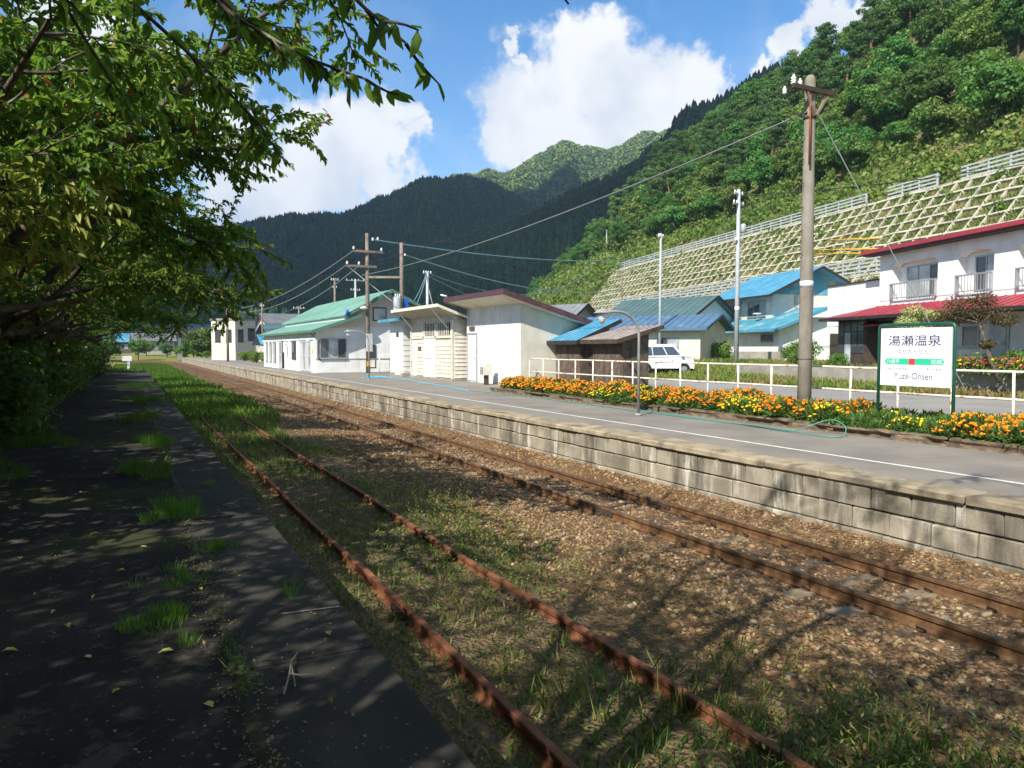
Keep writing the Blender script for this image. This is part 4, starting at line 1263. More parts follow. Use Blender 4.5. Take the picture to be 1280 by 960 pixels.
# ---- two plank sheds ---------------------------------------------------
def shed(loc, w, dp, hf, hb, roofm, trimm, label, over):
    e = empty('shed', loc, label=label, cat='shed', group='plank sheds behind the fence')
    MB().prism([(0, .25), (dp, .25), (dp, hb), (0, hf)], 'y', 0, w).build('wall', 'dark_trim', e)
    b = MB(); k = 0; y_ = 0
    while y_ < w - .02:
        pw = min(random.uniform(.11, .15), w - y_); j = random.uniform(0, .012)
        b.box(-.03 - j, -.003, y_ + .004, y_ + pw - .004, .22 + random.uniform(-.04, .03), hf - .02); y_ += pw
    x_ = 0
    while x_ < dp - .02:
        pw = min(random.uniform(.11, .15), dp - x_); j = random.uniform(0, .012)
        b.box(x_ + .004, x_ + pw - .004, -.03 - j, -.003, .22 + random.uniform(-.04, .03), hf - .02 + (hb - hf) * x_ / dp); x_ += pw
    b.build('planks', 'weathered_wood', e, kind='stuff')
    for (a_, c_) in ((.05, .05), (dp - .1, .05), (.05, w - .1), (dp - .1, w - .1)):
        MB().box(a_, a_ + .09, c_, c_ + .09, -.06, .26).build('foot_post', 'weathered_wood', e)
    sl = (hb - hf) / dp
    q = [(-over, -over * .8, hf + .08 - over * sl), (dp + .5, -over * .8, hb + .08 + .5 * sl), (dp + .5, w + over * .8, hb + .08 + .5 * sl), (-over, w + over * .8, hf + .08 - over * sl)]
    r_ = MB().slab(q, .05).build('roof', roofm, e)
    seams(r_, [q[3], q[0], q[1], q[2]], 7, roofm)
    b = MB().box(-over - .03, -over, -over * .8 - .03, w + over * .8 + .03, q[0][2] - .16, q[0][2] + .01)
    b.beam((-over, -over * .8 - .02, q[0][2] - .07), (dp + .5, -over * .8 - .02, q[1][2] - .07), .035, .16)
    b.build('fascia', trimm, e)
    MB().beam((.35, -.06, 1.1), (dp - .1, -.06, .3), .05, .05).build('brace', 'dark_trim', e)
    return e
shed((16.95, 26.35, .72), 1.95, 1.35, 2.12, 2.68, 'blue_roof', 'dark_trim', 'plank shed with bright blue sloping roof beside the white hut', .4)
shed((16.9, 23.4, .72), 1.9, 1.3, 2.08, 2.42, 'shed_roof', 'brown_trim', 'grey plank shed with brown weathered roof, nearer the van', .4)

# ---- red-roofed house ---------------------------------------------------
rh = empty('house', (33.3, 24.4, 1.55), rad(-108), label='two-storey white house with red metal roofs and balconies', cat='house')
XW = 15.0
MB().box(0, XW, .45, 8, 0, 5.6).build('wall', 'white_paint', rh)
MB().box(0, XW, 0, .45, 2.75, 3.22).build('balcony_band', 'white_paint', rh)
MB().box(0, XW, 0, .45, 5.0, 5.6).build('lintel_band', 'white_paint', rh)
bays = [(.95, 3.95), (5.15, 7.05), (8.25, 11.0), (12.2, 14.2)]
px_ = 0
for (a0, a1) in bays + [(XW, XW)]:
    MB().hexa([(px_, -.02, 3.22), (a0 - .12 if a0 < XW else XW, -.02, 3.22), (a0 - .12 if a0 < XW else XW, .45, 3.22), (px_, .45, 3.22), (px_, -.0, 5.0), (a0, -.0, 5.0), (a0, .45, 5.0), (px_, .45, 5.0)]).build('pier', 'white_paint', rh)
    px_ = a1
for (a0, a1) in bays:
    w_ = window(rh, 'y-', .45, a0 + .45, a1 - .25, 3.24, 4.78, 3 if a1 - a0 > 2.5 else 2, 'alu', ('pale_glass', 'pale_glass', 'glass') if a1 - a0 > 2.5 else ('glass', 'pale_glass'), .07)
    for s_, c_ in ((a0, 1), (a1, -1)):
        MB().prism([(s_, 5.0), (s_ + c_ * .55, 5.0), (s_ + c_ * .25, 4.95), (s_, 4.8)], 'y', .0, .4).build('arch_corner', 'white_paint', rh)
    rl = empty('balcony_railing', (0, 0, 0)); rl.parent = rh
    MB().box(a0 - .02, a1 + .05, -.16, -.10, 3.93, 4.0).build('handrail', 'alu', rl)
    MB().box(a0 - .02, a1 + .05, -.15, -.11, 3.26, 3.31).build('bottom_rail', 'alu', rl)
    n = int((a1 - a0) / .16)
    b = MB()
    for k in range(n + 1):
        x_ = a0 + (a1 - a0) * k / n
        b.box(x_ - .012, x_ + .012, -.142, -.118, 3.31, 3.93)
    b.build('balusters', 'alu', rl, kind='stuff')
    for x_ in (a0 + .02, a1 - .02):
        MB().box(x_ - .025, x_ + .025, -.16, -.0, 3.2, 3.95).build('post', 'alu', rl)
q = [(-.6, -.6, 5.62), (XW + .5, -.6, 5.62), (XW + .5, 8.5, 7.0), (-.75, 8.5, 7.0)]
r_ = MB().slab(q, .10).build('roof', 'red_roof', rh)
seams(r_, q, 34, 'red_roof')
MB().box(-.63, XW + .5, -.65, -.602, 5.56, 5.74).build('fascia', 'red_roof', rh)
MB().box(-.55, XW + .45, -.58, .0, 5.46, 5.515).build('eave_soffit', 'dark_trim', rh)
q = [(-2.3, -1.75, 2.42), (XW + .5, -1.75, 2.42), (XW + .5, -.03, 2.98), (-.0, -.03, 2.98)]
r_ = MB().slab(q, .07).build('skirt_roof', 'red_roof', rh)
seams(r_, [(-.0, -1.75, 2.42), (XW + .5, -1.75, 2.42), (XW + .5, -.03, 2.98), (0, -.03, 2.98)], 34, 'red_roof')
MB().slab([(-2.3, -1.75, 2.42), (-.0, -.03, 2.98), (-.3, 1.6, 2.98), (-2.3, 1.6, 2.42)], .07).build('skirt_roof', 'red_roof', rh)
b = MB().box(-2.36, XW + .5, -1.82, -1.752, 2.28, 2.43); b.box(-2.37, -2.302, -1.75, 1.6, 2.28, 2.43)
b.build('gutter', 'dark_trim', rh)
MB().box(-.9, XW, -.25, .2, 0, 2.3).build('ground_floor_front', 'white_paint', rh)
pc = MB().box(-2.0, .3, -.9, .44, 0, 2.27).build('porch', 'brown_trim', rh)
for k in range(4):
    x0 = -1.92 + k * .54
    MB().box(x0, x0 + .46, -.93, -.903, 1.75, 2.2).build('pane', 'glass', pc)
    MB().box(x0, x0 + .46, -.93, -.903, .65 if k != 1 else .08, 1.68).build('pane', 'pale_glass' if k in (1,) else 'glass', pc)
MB().slab([(.2, -1.35, 2.0), (3.6, -1.35, 2.0), (3.6, -.26, 2.22), (.2, -.26, 2.22)], .05).build('small_red_canopy', 'red_roof', rh)
MB().box(4.4, 6.9, -.5, -.255, 2.0, 2.2).build('shutter_box', 'brown_trim', rh)
window(rh, 'y-', -.25, 4.9, 6.7, .95, 1.85, 2, 'alu', ('pale_glass', 'glass'))
d_ = MB().box(7.2, 8.2, -.31, -.253, .05, 2.0).build('door', 'alu', rh)
MB().box(7.32, 8.08, -.33, -.311, 1.0, 1.88).build('door_pane', 'pale_glass', d_)
MB().box(7.32, 8.08, -.325, -.311, .15, .9).build('door_panel', 'door_grey', d_)
window(rh, 'y-', -.25, 9.2, 11.0, .3, 1.9, 2, 'alu', ('pale_glass', 'glass'))
an = MB().box(-5.2, -.02, .5, 6.5, 2.1, 4.35).build('annex_upper', 'white_paint', rh)
b = MB()
for k in range(24): b.box(-5.15 + k * .215, -5.11 + k * .215, .482, .497, 2.12, 4.33)
b.build('cladding_ribs', 'white_paint', an, kind='stuff')
MB().box(-5.25, .0, .42, 6.55, 4.352, 4.42).build('annex_coping', 'brown_trim', an)
MB().box(-4.4, -2.02, .9, 6, 0, 2.09).build('annex_lower', 'white_paint', rh)
MB().box(-4.25, -4.0, .8, .897, 1.3, 1.6).build('meter_box', 'door_grey', rh)

# ---- blue-roofed house ----------------------------------------------------
bh = empty('house', (44.3, 41.6, 1.5), rad(-12.9), label='two-storey house with bright blue gabled roof behind the concrete pole', cat='house')
MB().prism([(0, 0), (7.4, 0), (7.4, 5.35), (3.7, 7.1), (0, 5.35)], 'y', 0, 7.5).build('wall', 'pinkish_wall', bh)
MB().prism([(.05, 5.1), (7.35, 5.1), (7.35, 5.33), (3.7, 7.05), (.05, 5.33)], 'y', -.03, -.003).build('gable_panel', 'teal_roof', bh)
q1 = [(-1.0, -1.0, 4.98), (-1.0, 8.3, 4.98), (3.7, 8.3, 7.25), (3.7, -1.0, 7.25)]
q2 = [(3.7, -1.0, 7.25), (3.7, 8.3, 7.25), (8.4, 8.3, 4.98), (8.4, -1.0, 4.98)]
r1 = MB().slab([q1[0], q1[3], q1[2], q1[1]], .12).build('roof', 'blue_roof', bh); r2 = MB().slab([q2[0], q2[3], q2[2], q2[1]], .12).build('roof', 'blue_roof', bh)
seams(r1, [q1[1], q1[0], q1[3], q1[2]], 20, 'blue_roof')
b = MB().beam((-1.0, -1.03, 4.9), (3.7, -1.03, 7.17), .06, .2); b.beam((3.7, -1.03, 7.17), (8.4, -1.03, 4.9), .06, .2); b.box(-1.06, -1.0, -1.0, 8.3, 4.82, 4.99)
b.build('bargeboard', 'dark_trim', bh)
for a0, a1 in ((.9, 3.4), (4.4, 6.4)):
    window(bh, 'x-', 0, a0, a1, 3.45, 4.65, 3, 'alu', ('pale_glass', 'glass', 'glass'), .06)
window(bh, 'y-', 0, 1.9, 3.6, 4.0, 5.0, 2, 'alu', 'pale_glass')
MB().prism([(-1.9, 0), (6.5, 0), (6.5, 3.2), (1.2, 3.2), (-1.9, 2.35)], 'y', -3.6, -.01).build('lower_wall', 'white_paint', bh)
MB().box(-1.9, -.01, 0, 6.6, 0, 2.35).build('lower_wall', 'white_paint', bh)
q = [(-2.7, -4.3, 2.3), (1.9, -4.3, 3.95), (1.9, -.02, 3.95), (-2.7, -.02, 2.3)]
r3 = MB().slab(q, .1).build('lower_roof', 'teal_roof', bh)
seams(r3, [q[3], q[0], q[1], q[2]], 10, 'teal_roof')
q = [(-2.7, 0, 2.3), (-.02, 0, 3.25), (-.02, 7.3, 3.25), (-2.7, 7.3, 2.3)]
r4 = MB().slab(q, .1).build('lower_roof', 'teal_roof', bh)
seams(r4, [q[3], q[0], q[1], q[2]], 16, 'teal_roof')
b = MB().box(-2.76, -2.7, -4.3, 7.3, 2.12, 2.32); b.beam((-2.7, -4.33, 2.22), (1.9, -4.33, 3.87), .05, .18)
b.build('lower_fascia', 'blue_roof', bh)
window(bh, 'x-', -1.9, -3.0, -1.4, 1.4, 2.0, 2, 'alu', 'glass')
MB().box(2.4, 3.5, -3.66, -3.603, .1, 2.0).build('door', 'dark_glass_frame', bh)
MB().lathe((-.7, 1.0, 3.55), [(.05, -.3), (.06, 0), (.33, .05), (.36, .1), (.3, .12)], 12).build('satellite_dish', 'porcelain', bh)
for k, yy_ in enumerate((4.6, 5.6)):
    MB().box(-2.1, -1.95, yy_, yy_ + .6, .1, 1.9).build('garden_shutter', 'orange_paint' if k == 0 else 'dark_trim', bh)

# ---- houses half hidden behind the sheds ---------------------------------
def gable_house(loc, rz, L, Wd, hw, hr_, wall, roof, trim, label, name='house', cat='house', wins=2, group=None, over=.6, axis_front=True):
    """ridge along local x (length L); long eave side faces local -y"""
    e = empty(name, loc, rz, label=label, cat=cat, group=group)
    MB().prism([(0, 0), (Wd, 0), (Wd, hw), (Wd / 2, hr_), (0, hw)], 'x', 0, L).build('wall', wall, e)
    k_ = (hr_ - hw) / (Wd / 2); o = over
    qa = [(-o, -o, hw - o * k_ + .1), (L + o, -o, hw - o * k_ + .1), (L + o, Wd / 2, hr_ + .1), (-o, Wd / 2, hr_ + .1)]
    qb = [(-o, Wd / 2, hr_ + .1), (L + o, Wd / 2, hr_ + .1), (L + o, Wd + o, hw - o * k_ + .1), (-o, Wd + o, hw - o * k_ + .1)]
    ra = MB().slab(qa, .1).build('roof', roof, e); MB().slab(qb, .1).build('roof', roof, e)
    seams(ra, qa, max(6, int(L / .5)), roof)
    b = MB()
    for xx_ in (-o - .03, L + o + .03):
        b.beam((xx_, -o, qa[0][2] - .08), (xx_, Wd / 2, hr_ + .02), .05, .18); b.beam((xx_, Wd / 2, hr_ + .02), (xx_, Wd + o, qa[0][2] - .08), .05, .18)
    b.box(-o, L + o, -o - .04, -o, qa[0][2] - .16, qa[0][2])
    b.build('bargeboard', trim, e)
    for k in range(wins):
        c = L * (k + .5) / wins
        window(e, 'y-', 0, c - min(.8, L / wins * .35), c + min(.8, L / wins * .35), hw * .35, hw * .75, 2, 'alu', ('glass', 'pale_glass'))
    return e
# eave side faces the station: local x runs toward the camera
gable_house((36.0, 52.5, 1.5), rad(-72), 8.0, 8.0, 3.2, 5.1, 'white_paint', 'grey_roof', 'dark_trim', 'house with a grey-green metal roof in front of the lattice slope')
gable_house((29.2, 45.6, 1.1), rad(-60), 9.0, 5.5, 2.75, 3.6, 'beige_wall', 'navy_roof', 'navy_roof', 'low house with deep blue metal roof behind the plank sheds')
gable_house((29.0, 58.5, 1.2), rad(-70), 7.0, 6.0, 3.0, 4.9, 'village_wall', 'village_grey', 'dark_trim', 'dark grey roofed house peeping over the blue roof')
g_ = empty('garage', (35.6, 40.6, 1.5), rad(-40), label='small white garage with dark flat roof beside the white van', cat='garage')
MB().box(-2.6, .2, 0, 3, 0, 2.05).build('wall', 'white_paint', g_)
MB().box(-2.9, .8, -.35, 3.2, 2.06, 2.28).build('roof', 'grey_roof', g_)
MB().box(-2.2, -.2, -.05, -.003, .05, 1.8).build('shutter', 'door_grey', g_)
MB().tube([(.25, -.1, 2.05), (.25, -.1, 0)], .04, 6).build('downpipe', 'galv', g_)

# ---- village beyond the platforms -----------------------------------------
bb = empty('building', (13.2, 108, .7), rad(34), label='beige flat-roofed concrete building beyond the station, left of it', cat='building')
MB().box(0, 3.6, 0, 4.8, 0, 5.6).build('wall', 'beige_wall', bb)
MB().box(-.12, 3.72, -.12, 4.92, 5.6, 5.85).build('parapet', 'concrete_grey', bb)
window(bb, 'y-', 0, .5, 1.4, 2.6, 4.3, 1, 'dark_glass_frame', 'glass'); window(bb, 'y-', 0, 2.2, 3.4, 2.8, 4.5, 2, 'dark_glass_frame', 'glass')
window(bb, 'x-', 0, .7, 1.8, 2.6, 4.3, 1, 'dark_glass_frame', 'glass'); window(bb, 'x-', 0, 2.9, 4.0, 2.6, 4.3, 1, 'dark_glass_frame', 'glass')
gable_house((17.2, 104, .7), rad(0), 8, 9, 3.8, 5.0, 'village_grey', 'grey_roof', 'dark_trim', 'grey clad house right of the beige building')
gable_house((14.6, 92, .7), rad(0), 7, 5, 2.3, 3.3, 'village_wall', 'blue_roof', 'dark_trim', 'low shed with light blue roof beyond the station end', cat='shed', name='shed')
gable_house((20, 122, .8), rad(5), 12, 8, 5.6, 7.2, 'village_wall', 'village_grey', 'dark_trim', 'tall pale house behind the beige building')
VL = [((1.5, 205, 1.0), 9, 7, 3.6, 5.4, 'village_wall', 'village_grey', 'grey-roofed village house nearest the bend of the track'),
      ((-9, 214, 1.4), 10, 7, 3.2, 5.2, 'village_brown', 'blue_roof', 'village house with turquoise roof at the edge of the trees'),
      ((11, 226, 1.8), 9, 7, 5.2, 7.0, 'village_brown', 'village_brown', 'tall brown village house above the track bend'),
      ((20, 210, 1.4), 11, 8, 4.4, 6.6, 'village_wall', 'navy_roof', 'village house with deep blue roof above the small tree'),
      ((-2, 246, 2.6), 10, 8, 5.4, 7.4, 'village_wall', 'village_grey', 'pale two-storey village house higher up the valley'),
      ((24, 240, 2.4), 12, 8, 5.2, 7.6, 'village_grey', 'village_grey', 'all-grey village house behind the blue-roofed one'),
      ((34, 196, 1.2), 10, 8, 4.6, 6.8, 'village_wall', 'teal_roof', 'village house with faded teal roof right of the others'),
      ((-16, 240, 2.4), 9, 7, 5, 6.8, 'village_wall', 'village_brown', 'brown-roofed village house half hidden by the trees'),
      ((12, 262, 3.2), 12, 8, 5.4, 7.8, 'village_brown', 'navy_roof', 'farthest blue-roofed house of the village')]
for (lc, L_, W_, hw, hr_, wl_, rf_, lb) in VL:
    gable_house((lc[0], lc[1], float(land_z(lc[0], lc[1])) - .1), rad(random.uniform(-15, 15)), L_, W_, hw, hr_, wl_, rf_, 'dark_trim', lb, wins=3, group='village houses')

# ================================================================== FENCE, SIGN, LAMPS, POLES
fe = empty('pipe_fence', (15.5, 28.2, .75), label='white pipe fence flaking with rust behind the flower bed', cat='fence')
ys_f = [28.2 - 1.24 * k for k in range(22)]
pst = MB().tube([(0, 0, -.1), (0, 0, 1.235)], .027, 8).mesh('post')
for y_ in ys_f:
    o = link('post', pst, 'rusty_white_pipe', loc=(0, y_ - 28.2 + random.uniform(-.01, .01), 0)); o.parent = fe
    o.rotation_euler = (random.uniform(-.012, .012), random.uniform(-.015, .015), 0)
for z_ in (1.23, .68):
    for k in range(0, 21, 7):
        a_, b_ = ys_f[k] - 28.2, ys_f[min(k + 7, 21)] - 28.2
        n = 8
        MB().tube([(random.uniform(-.006, .006), a_ + (b_ - a_) * i / n, z_ + random.uniform(-.008, .008) * (0 < i < n)) for i in range(n + 1)], .026, 8).build('rail', 'rusty_white_pipe', fe)

# ---- station name sign ------------------------------------------------
sg = empty('station_sign', (13.4, 9.03, .8), label='white station name sign in green pipe frame reading Yuze-Onsen', cat='sign')
W2 = .765
fr = MB().tube([(0, W2, -.2), (0, W2, 2.03), (0, W2 - .03, 2.085), (0, W2 - .08, 2.10), (0, -W2 + .08, 2.10), (0, -W2 + .03, 2.085), (0, -W2, 2.03), (0, -W2, -.2)], .031, 10)
fr.build('frame', 'sign_green', sg)
BW, BH, BZ = 1.43, 1.12, 1.475
bo = MB().box(-.018, .018, -BW / 2, BW / 2, BZ - BH / 2, BZ + BH / 2).build('board', 'sign_white', sg)
for y_ in (-1, 1):
    for z_ in (-.5, .5):
        MB().tube([(-.026, y_ * (BW / 2 - .025), BZ + z_ * (BH - .08)), (-.018, y_ * (BW / 2 - .025), BZ + z_ * (BH - .08))], .009, 8).build('bolt', 'galv', bo)
def sign_text(body, u0, u1, vc, h, mat, parent, d=.0215, name='lettering', bold=0.0):
    """letters across the board from u0 to u1 (0..1 left to right), centred at height vc (0..1)"""
    cu = bpy.data.curves.new('lettering', 'FONT')
    cu.body = body
    cu.align_x = 'CENTER'
    cu.fill_mode = 'FRONT'
    cu.offset = bold
    ob = bpy.data.objects.new('lettering_source', cu)
    COL.objects.link(ob)
    dg = bpy.context.evaluated_depsgraph_get()
    me = bpy.data.meshes.new_from_object(ob.evaluated_get(dg))
    COL.objects.unlink(ob); bpy.data.objects.remove(ob)
    n = len(me.vertices)
    co = np.zeros(n * 3, np.float32); me.vertices.foreach_get('co', co); co = co.reshape(-1, 3)
    lo_, hi_ = co[:, :2].min(0), co[:, :2].max(0)
    uw = (u1 - u0) * BW
    X_ = (co[:, 0] - lo_[0]) / (hi_[0] - lo_[0]) * uw + u0 * BW - BW / 2
    Z_ = ((co[:, 1] - lo_[1]) / (hi_[1] - lo_[1]) - .5) * h * BH + BZ + (vc - .5) * BH
    out = np.stack([np.full(n, -d), -X_, Z_], 1).astype(np.float32)
    me.vertices.foreach_set('co', out.ravel())
    me.materials.clear()
    me.update()
    return link(name, me, mat, parent)
sign_text('湯瀬温泉', .115, .865, .785, .185, 'sign_ink', bo, bold=.005)
sign_text('ゆせおんせん', .25, .70, .595, .085, 'sign_grey', bo)
def band(u0, u1, v0, v1, mat, d, arrow=0.0, name='arrow_band'):
    y0, y1 = BW / 2 - u0 * BW, BW / 2 - u1 * BW
    z0, z1 = BZ - BH / 2 + v0 * BH, BZ - BH / 2 + v1 * BH; zm = (z0 + z1) / 2; ar = arrow * BW
    pts = [(-d, y0 - ar, z0), (-d, y1 + ar, z0), (-d, y1, zm), (-d, y1 + ar, z1), (-d, y0 - ar, z1), (-d, y0, zm)] if arrow else [(-d, y0, z0), (-d, y1, z0), (-d, y1, z1), (-d, y0, z1)]
    return MB().ngon(pts).build(name, mat, bo)
band(.06, .915, .368, .475, 'sign_band', .020, .035)
band(.42, .51, .368, .475, 'sign_red', .0215, 0, 'red_square')
sign_text('八幡平', .095, .285, .421, .075, 'sign_white', bo, .0225)
sign_text('兄畑', .73, .875, .421, .075, 'sign_white', bo, .0225)
sign_text('Hachimantai', .09, .40, .30, .050, 'sign_grey', bo)
sign_text('Anihata', .665, .875, .30, .040, 'sign_grey', bo)
sign_text('Yuze-Onsen', .205, .755, .175, .115, 'sign_grey', bo, bold=.006)

# ---- gooseneck platform lamps ---------------------------------------------
def lamp(loc, label):
    e = empty('platform_lamp', loc, label=label, cat='street lamp', group='gooseneck lamps on the platform')
    pts = [(0, 0, 0), (0, 0, 1.95)] + [(-.62 * (1 - math.cos(t_)), 0, 1.95 + .62 * math.sin(t_)) for t_ in np.linspace(.15, math.pi / 2, 8)] + [(-1.08, 0, 2.575)]
    MB().tube(pts, .035, 10).build('post', 'galv', e)
    MB().lathe((-1.1, 0, 2.575), [(.03, .07), (.07, .05), (.2, -.03), (.21, -.05), (.19, -.055)], 16).build('shade', 'galv', e)
    MB().lathe((-1.1, 0, 2.52), [(.03, -.26), (.09, -.16), (.13, -.06), (.14, 0)], 12).build('lamp_glass', 'lamp_glass', e)
    MB().lathe((0, 0, 0), [(.09, 0), (.09, .03), (.05, .06)], 10).build('base_collar', 'galv', e)
    return e
lamp((11.3, 14.9, PZ), 'gooseneck platform lamp standing beside the flower bed timbers')
lamp((11.35, 38.3, PZ), 'gooseneck platform lamp standing in front of the wooden double pole')

# ---- poles and wires -----------------------------------------------------
def insul(e, p, n=3, r=.07, dz=.06):
    prof = [(.02, -.04)]
    for k in range(n): prof += [(r, k * dz), (r * .45, k * dz + dz * .55)]
    prof += [(.02, n * dz + .02)]
    MB().lathe(p, prof, 10).build('insulator', 'porcelain', e)
def wire(p0, p1, sag, r, label, mat='wire', n=18, group='overhead wires'):
    p0, p1 = Vector(p0), Vector(p1)
    pts = [p0.lerp(p1, i / n) - Vector((0, 0, 4 * sag * (i / n) * (1 - i / n))) for i in range(n + 1)]
    o = MB().tube(pts, r, 5, False).mesh('overhead_wire', fix=False)
    return link('overhead_wire', o, mat, label=label, cat='cable', group=group)
cp = empty('utility_pole', (14.35, 12.45, PZ), label='tall concrete utility pole standing in the marigold bed beside the sign', cat='utility pole')
MB().tube([(0, 0, -.3), (0, 0, 2), (0, 0, 5), (0, 0, 7.9), (0, 0, 8.0), (0, 0, 8.06)], [.165, .155, .138, .120, .108, .07], 20).build('shaft', 'pole_concrete', cp)
MB().lathe((0, 0, 1.42), [(.160, -.01), (.163, 0), (.160, .01)], 20).build('band', 'dark_steel', cp)
MB().lathe((0, 0, 3.2), [(.150, -.07), (.154, -.07), (.153, .07), (.149, .07)], 20).build('number_plate', 'porcelain', cp)
ca = MB().box(-.75, .62, -.21, -.13, 7.62, 7.72); ca.build('crossarm', 'dark_steel', cp)
b = MB().beam((.42, -.165, 7.62), (.02, -.165, 7.1), .05, .05); b.beam((-.30, -.165, 7.62), (-.02, -.165, 7.1), .05, .05)
b.build('arm_brace', 'pole_wood', cp)
MB().lathe((0, 0, 7.08), [(.14, -.03), (.148, -.03), (.148, .03), (.14, .03)], 16).build('clamp', 'dark_steel', cp)
b = MB().tube([(-.17, -.16, 7.6), (-.17, -.16, 5.95)], .025, 6); b.build('rusty_conduit', 'rust_pipe', cp)
insul(cp, (-.66, -.1, 7.75)); insul(cp, (-.45, -.1, 7.75), 2, .06); insul(cp, (-.70, .12, 7.60), 2, .06)
for k in range(6):
    MB().tube([(-.16, 0, 3.9 + k * .55), (-.23, 0, 3.9 + k * .55)], .01, 5).build('step_bolt', 'dark_steel', cp)
wire((14.45, 12.35, 8.02), (27.18, 16.22, .72), .0, .014, 'pale guy wire slanting from the concrete pole behind the station sign', 'porcelain', 6, 'guy wires')
PT = (14.4, 48.8)
wp = empty('utility_pole', (PT[0], PT[1], PZ), label='old wooden utility pole with two crossarms at the station gable', cat='utility pole')
MB().tube([(0, 0, -.3), (0, 0, 5), (0, 0, 9.35)], [.15, .13, .11], 12).build('shaft', 'pole_wood', wp)
MB().box(-1.0, 1.05, -.2, -.12, 8.05, 8.2).build('crossarm', 'pole_wood', wp)
MB().box(-1.45, .6, -.2, -.12, 7.05, 7.2).build('crossarm', 'pole_wood', wp)
for p in ((-.95, -.16, 8.25), (.35, -.16, 8.9), (.7, -.16, 8.95), (-1.4, -.16, 7.25), (-.6, -.16, 7.25), (.95, -.16, 8.25)): insul(wp, p, 2, .09, .08)
MB().lathe((-.35, -.3, 4.35), [(.05, -.1), (.22, -.06), (.26, .02), (.12, .1), (.05, .14)], 10).build('lamp_head', 'porcelain', wp)
MB().beam((0, -.15, 4.45), (-.3, -.3, 4.42), .05, .05).build('lamp_arm', 'galv', wp)
MB().box(-.16, .22, -.34, -.14, 1.45, 2.65).build('meter_box', 'door_grey', wp)
MB().box(-.13, .13, -.18, -.14, .45, .8).build('warning_plate', 'yellow_paint', wp)
wq = empty('utility_pole', (16.5, 47.9, PZ), label='second wooden pole with grey transformer behind the blue-roofed hut', cat='utility pole')
MB().tube([(0, 0, -.3), (0, 0, 5), (0, 0, 8.75)], [.15, .135, .12], 12).build('shaft', 'pole_wood', wq)
MB().lathe((-.36, -.15, 4.05), [(.10, 0), (.26, .02), (.27, .1), (.27, .95), (.25, 1.02), (.1, 1.08)], 14).build('transformer', 'transformer', wq)
for k in range(3): insul(wq, (-.5 + k * .15, -.15, 5.15), 2, .06, .07)
MB().box(.15, .4, -.15, .1, 4.4, 5.0).build('junction_box', 'blue_plastic', wq)
insul(wq, (.2, -.15, 7.9), 2, .08)
MB().beam((-2.0, .85, 7.2 - PZ), (-.1, .0, 7.2 - PZ), .14, .14).build('tie_beam', 'pole_concrete', wq)
def plain_pole(loc, h, r, mat, label, arms=(), steps=False, name='utility_pole'):
    e = empty(name, loc, label=label, cat='utility pole')
    MB().tube([(0, 0, -.5), (0, 0, h * .5), (0, 0, h)], [r, r * .85, r * .7], 12).build('shaft', mat, e)
    for (z_, w_, an) in arms:
        c, s_ = math.cos(an) * w_ / 2, math.sin(an) * w_ / 2
        MB().beam((-c, -s_, z_), (c, s_, z_), .1, .1).build('crossarm', 'galv', e)
        for t_ in (-.9, -.35, .35, .9): insul(e, (c * t_, s_ * t_, z_ + .06), 2, .06, .07)
    return e
p3 = plain_pole((21.6, 56.4, .7), 7.9, .15, 'pole_steel', 'pale slim pole rising behind the wooden hut roof', ((7.75, .8, .3),))
MB().tube([(.0, 0, 7.0), (.9, -.3, 3.0)], .035, 5).build('stay', 'galv', p3)
p4 = plain_pole((32.0, 39.9, 1.3), 8.85, .10, 'pole_steel', 'thin white steel pole standing behind the white van', ((8.6, .5, .2),))
p5 = plain_pole((32.9, 33.7, 1.5), 10.5, .15, 'pole_steel', 'pale utility pole with crossarms in front of the blue house', ((10.2, 1.0, .3), (9.6, 1.2, .3), (7.4, .6, .3)))
MB().lathe((.32, -.1, 7.9), [(.08, 0), (.16, .02), (.16, .5), (.06, .56)], 10).build('cable_case', 'transformer', p5)
MB().lathe((0, 0, 3.2), [(.14, 0), (.141, 0), (.141, .25), (.14, .25)], 10).build('number_plate', 'porcelain', p5)
plain_pole((11.45, 101.3, .7), 7.1, .17, 'pole_wood', 'distant wooden pole in front of the beige building', ((6.9, 1.6, 0),))
plain_pole((16.3, 104.8, .7), 7.8, .14, 'pole_wood', 'distant pole just left of the station roof', ((7.4, .5, 0),))
plain_pole((22.0, 88, .7), 10.0, .16, 'pole_wood', 'distant pole with transformer above the green station roof', ((9.8, .9, 0), (8.9, .5, 0)))
plain_pole((25.6, 92, .7), 10.4, .16, 'pole_steel', 'distant pale pole with broad crossarm above the station roof ridge', ((10.2, 2.4, 0), (9.0, 1.2, 0)))
plain_pole((19.2, 95, .7), 7.0, .15, 'pole_wood', 'short distant pole behind the green station roof', ((6.7, 1.4, 0),))
for (s_, xp, h_, lb) in ((48, 58, 6.5, 'pole standing on the lattice slope beside the red house roof'), (125, 53, 7.0, 'dark pole at the foot of the lattice slope behind the grey-green roof'), (106, 48, 6.0, 'pale pole on the lower lattice slope behind the thin white pole'), (165, 46, 7.5, 'pale pole at the left end of the lattice slope'), (215, 44, 10, 'road lamp pole at the foot of the wooded spur'), (175, 70, 8, 'pale pole among the scrub above the lattice')):
    x_, y_ = hp(s_, xp)
    plain_pole((float(x_), float(y_), float(hill_z(s_, xp))), h_, .14, 'pole_wood' if 'dark' in lb else 'pole_steel', lb, ((h_ - .3, 1.6, .9),))
